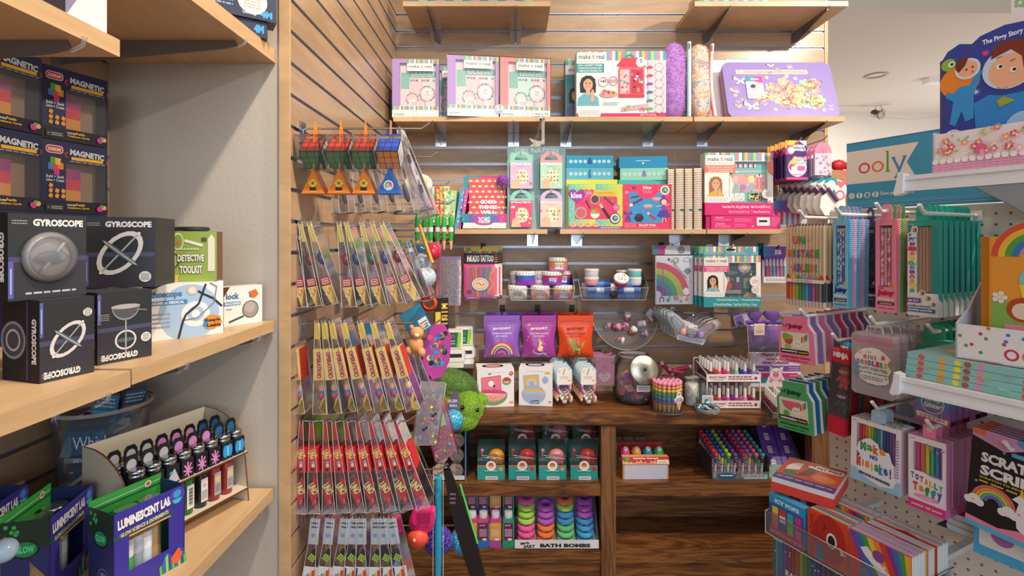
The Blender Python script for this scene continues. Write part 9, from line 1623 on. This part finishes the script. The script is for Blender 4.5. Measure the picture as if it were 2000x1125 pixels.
# ---- lower alcove shelf
zl_=-.5726
def lum(w,h,d):
 m=MB();V_='3C34A0';m.box(-w/2,0,0,w/2,.0015,h*.26,V_);m.box(-w/2,0,h*.26,-w/2+.2*w,.0015,h*.66,V_);m.box(w/2-.24*w,0,h*.26,w/2,.0015,h*.66,V_);m.box(-w/2,0,h*.66,w/2,.0015,h*.98,V_)
 m.box(-w/2,0,0,-w/2+.0015,d,h*.98,'24306C');m.box(w/2-.0015,0,0,w/2,d,h*.98,'24306C');m.box(-w/2,0,0,w/2,d,.0015,V_);m.box(-w/2,d-.0015,0,w/2,d,h*1.04,'3CB048');B=m.front(-w/2,h*.9,w/2,h*1.04,d-.0015);B.r(0,0,1,.2,'2A6A3C');B.ln([(.0,.4),(1,.5)],.008,'F0F0F0');B.c(.8,.5,.05,'F0ECE8');B.c(.8,.5,.03,'E8603C')
 A=m.front(-w/2,0,w/2,h);A.r(.0,.68,.82,.72,'1E5C4C');A.t('LUMINESCENT LAB',.42,.84,.74,.13,'1A1450',.12,2);A.t('LUMINESCENT LAB',.42,.845,.73,.115,'F0F0F4',.06,2);A.t('GLOW SCIENCE & EXPERIMENTS',.42,.72,.66,.045,'E8E4A0',.03,2);A.c(.88,.88,.12,'5A3CB8',20);A.c(.88,.9,.06,'3CA0D8');A.c(.88,.84,.07,'3CC8D0',12,180,360);A.r(.2,.655,.78,.675,'F0A05C')
 A.ring(.12,.14,.1,.008,'B8C0F0',18);A.r(.07,.1,.17,.17,'8C94D8');A.g(.05,.02,.2,.05,1,'B8C0F0')
 for i in range(9):A.p([(.62+i*.045,0),(.66+i*.045,.0),(.65+i*.045+.02*(i % 2),.12+.05*((i*7) % 4)),(.61+i*.045,.1+.04*((i*5) % 4))],['58C03C','3C60D0','8CD84C','2C50C0'][i % 4])
 A.p([(.78,.14),(.88,.22),(.96,.14),(.9,.04),(.8,.06)],'F0602C');A.dots(.02,.7,.9,.98,14,.008,['3C60D0','6C8CE8'],2)
 L=m.left(0,0,d,h*.98,-w/2);L.stripes(0,.7,1,1,['123428'],1);L.c(.5,.68,.3,'0E2420',ry=.11);L.c(.5,.68,.25,'1E8C5C',ry=.085);L.t('GLOW',.5,.68,.38,.08,'5CE0A0',.05);L.dots(.08,.82,.4,.97,6,.05,['3CB85C']);L.ring(.6,.25,.2,.015,'8C94C8');L.r(.5,.2,.7,.3,'6C74B8');L.g(.42,.08,.78,.12,1,'8C94C8')
 tb=MB()
 for i,(c,c2) in enumerate((('58C04C','E8ECF0'),('9CA8B8','B0B8C8'),('D8E8F0','F0F0F4'))):x=-w*.22+i*w*.13;tb.lathe([(.008,.004),(.008,h*.36)],C(c,.2),12,(x,.02,0));tb.lathe([(.0084,h*.36),(.0084,h*.5)],c2,12,(x,.02,0));tb.lathe([(.0084,h*.5),(.0084,h*.56)],'C8C8CC',12,(x,.02,0))
 jr=MB()
 for i in range(2):jr.lathe([(.016,.004),(.017,.02),(.017,h*.78)],C('C8A878',.2),16,(-.018+i*.038,d*.55,0));jr.lathe([(.0185,h*.78),(.0185,h*.86),(.017,h*.88)],STEEL(),20,(-.018+i*.038,d*.55,0))
 return [('box_body',m),('sample_tubes',tb),('lidded_jars',jr)]
GL='blue and green science boxes on the lowest shelf'
for i,(a,b,lb) in enumerate((((-.630,.809),(-.585,.915),'blue luminescent science box, rightmost, glow patch on its side'),((-.722,.800),(-.748,.915),'blue luminescent science box left of the rightmost, silver jar lids showing'),((-.842,.804),(-.864,.915),'blue luminescent science box, cut by the left photo edge'))):
 pack('science_box',lb,'toy box',((a[0]+b[0])/2,(a[1]+b[1])/2,zl_),lum(math.hypot(b[0]-a[0],b[1]-a[1]),.141,.066),math.atan2(b[1]-a[1],b[0]-a[0]),GL)
# tiered tube display
FR=(-.580,1.128);r70=R(69);dxv,dyv=(math.cos(r70),math.sin(r70)),(-math.sin(r70),math.cos(r70));TW=.245
cx,cy=FR[0]-dxv[0]*TW/2,FR[1]-dxv[1]*TW/2;td=thing('tiered_display_stand','white-faced wooden counter stand with curved ends, holding tubes and small jars','display stand',(cx,cy,zl_),r70)
WD=C('D8D2C0',.5);m=MB();dd=.135;hh=.192
arc=[(0,0),(dd,0),(dd,hh)]+[(dd-.012-(dd-.024)*math.sin(a)*1.0,hh-.0-(.085)*(1-math.cos(a))) for a in [PI/2*k/8 for k in range(1,9)]]
for s,nm in ((-1,'left_end'),(1,'right_end')):
 q=MB();x0=s*TW/2;n=len(arc);q.add([(x0+t,y,z) for t in (-.0016,.0016) for y,z in arc],[tuple(range(n)),tuple(range(2*n-1,n-1,-1))],WD);q.add([(x0+t,y,z) for t in (-.0017,.0017) for y,z in arc],[(i,i+n,(i+1) % n+n,(i+1) % n) for i in range(n)],'6A4028');q.obj(nm,td,(0,0,0))
MB().box(-TW/2+.0018,dd-.003,0,TW/2-.0018,dd,hh,'E4DCC8').obj('back_panel',td,(0,0,0))
for z in (.031,.110):q=MB();q.box(-TW/2+.0018,0,z-.003,TW/2-.0018,dd-.0035,z,'DED6C2');q.box(-TW/2+.0018,-.0005,z-.0035,TW/2-.0018,.0,z-.0,'6A4028');q.obj('tier',td,(0,0,0))
def inS(u,v,z):return (cx+dxv[0]*u+dyv[0]*v,cy+dxv[1]*u+dyv[1]*v,zl_+z)
for i,(c,c2,lb) in enumerate((('E8A020','F0F0F0','orange'),('2C7C3C','F0F0F0','green'),('222226','E8E8EC','black and white'),('A83030','B8B8BC','red and silver'),('B03434','C0C0C4','second red and silver'))):
 b=MB();b.lathe([(.009,0),(.011,.002),(.011,.066),(.008,.070)],C(c,.25),14);A=b.front(-.0075,.012,.0075,.058,-.0112);A.r(0,0,1,1,c2)
 if i < 2:[A.r(.25,.12+q*.05,.8,.135+q*.05+.012*(q % 3),'1A1A1A') for q in range(15)]
 else:A.c(.5,.7,.3,'D8A8D0' if i == 2 else 'F0C83C');A.g(.1,.1,.9,.5,7,'2A2A2A')
 solo(b,'goo_tube',lb+' tube on the lower tier of the wooden stand','tube',inS(-.035+i*.030,.022,.0313),r70,'tubes on the lower tier')
for i in range(8):
 c,ac,nm=(('1E2028','C8C8D0','grey-art') if i < 3 else (('1E1C28','E090D0','pink-art') if i < 6 else ('1C2430','2CA0E8','blue-art')))
 for j in range(2):
  b=MB();b.box(-.0125,0,0,.0125,.024,.036,c);A=b.front(-.0125,0,.0125,.036)
  if i < 3:A.p([(0,0),(1,.1),(.6,.8),(.2,.4)],ac);A.c(.35,.6,.14,'3CB0E8',8)
  elif i < 6:[A.ln([(.5,.35),(.5+.38*math.cos(q*.8),.45+.4*math.sin(q*.8))],.12,ac) for q in range(8)]
  else:A.c(.3,.5,.24,ac,ry=.36);A.c(.72,.5,.24,ac,ry=.36);A.r(.48,.2,.55,.8,'E8F0F0')
  l=MB();l.lathe([(.0115,.036),(.0128,.038),(.0128,.042),(.0118,.043),(.0128,.044),(.0128,.049),(.011,.051)],STEEL(),18,(0,.012,0));h=MB();h.prism([(-.012,.03),(.012,.03),(.012,.066),(.007,.074),(-.007,.074),(-.012,.066)],.026,.0275,c if i < 6 else '14181C');A=h.front(-.012,.03,.012,.074,.026);A.c(.5,.6,.36,ac if i < 6 else '1C5C90',ry=.24);A.g(.15,.3,.85,.48,1,'8CC8E8' if i < 3 else 'F0D03C')
  pack('goo_jar','%s boxed jar with silver lid, %s from left, %s row of the upper tier' % (nm,['first','second','third','fourth','fifth','sixth','seventh','eighth'][i],['front','back'][j]),'toy jar',inS(-.104+i*.0295,.004+j*.048,.1103+.0*j),[('box_body',b),('lid',l),('header_card',h)],r70,'silver-lidded jars on the upper tier')
# clear bucket
bk=thing('clear_bucket','clear round bucket full of blue and orange packs, behind the wooden stand','bucket',(-.852,1.065,zl_));m=MB();m.lathe([(.062,0),(.066,.01),(.083,.22),(.087,.232),(.09,.234)],CLR('E4ECF4',.1,.4),30,cap=False);m.lathe([(.088,.23),(.091,.235),(.088,.238)],CLR('F4F8FC',.4,.5),30,cap=False);m.lathe([(.0,.001),(.062,.001)],CLR('E4ECF4',.2),24,cap=False);m.obj('bucket_body',bk,(0,0,0))
lb=MB()
for k in range(8):
 a,a2=-PI/2-.35+k*.1+.25,-PI/2-.25+k*.1+.25
 for z0,z1,c in ((.16,.205,'5C88B0'),(.145,.155,'A8C4DC')):lb.poly([(.0815*math.cos(a),.0815*math.sin(a),z0),(.0815*math.cos(a2),.0815*math.sin(a2),z0),(.0825*math.cos(a2),.0825*math.sin(a2),z1),(.0825*math.cos(a),.0825*math.sin(a),z1)],CLR(c,.5,.3))
A=lb.face((.01,-.0865,.16),(.97,.25,0),(0,0,1),.07,.04);A.t('Whirly',.5,.5,.95,.8,'C8DCEC',.0);A=lb.face((.012,-.0865,.148),(.97,.25,0),(0,0,1),.07,.01);A.t('FIDGET PUZZLE',.5,.3,.95,.7,'E0ECF4',.02);lb.obj('printed_band',bk,(0,0,0))
cn=MB();rnd=random.Random(7)
for i in range(34):
 cn.T=Matrix.Translation((rnd.uniform(-.04,.04),rnd.uniform(-.04,.04),.03+.205*rnd.random())) @ Matrix.Rotation(rnd.uniform(0,3),4,(rnd.random(),rnd.random(),1));cn.box(-.022,-.003,-.03,.022,.003,.03,['2C5C8C','3C90C0','C8603C','4C6C9C','E8E0D8','28405C','A85C8C'][i % 7]);A=cn.front(-.022,-.03,.022,.03,-.003);A.r(.1,.1,.9,.4,['E8E8EC','F0903C','6CC0E0'][i % 3]);A.g(.1,.5,.9,.9,3,'D8E0E8')
cn.T=None;cn.obj('packs',bk,(0,0,0))['kind']='stuff'
# acrylic bin at the bottom left corner
q=MB();c=CLR('E8F0F4',.08,.4);e=CLR('FFFFFF',.5,.5);q.box(-.05,0,0,.05,.08,.002,c);q.poly([(-.05,0,0),(.05,0,0),(.05,0,.05),(-.05,0,.09)],c);q.poly([(.05,0,0),(.05,.08,0),(.05,.08,.09),(.05,0,.05)],c);q.tube([(-.05,0,.09),(.05,0,.05),(.05,0,0)],.0016,e,5)
solo(q,'acrylic_bin','clear acrylic bin at the bottom left corner of the photo','bin',(-.66,.70,zl_),R(75));ball(8,1075,22,.72,C('A8C8E0',.2),'pale_blue_ball','pale blue ball in the clear bin at the bottom left corner')
m,A=pk(.09,.05,.16,'2C3C9C');A.dots(.1,.1,.9,.9,14,.05,['3C60D0','58C0E0'],2);pack('blue_box','blue box on the floor level below the lowest alcove shelf, bottom left','box',(-.68,1.05,-1.45),[('box_body',m)],R(60))
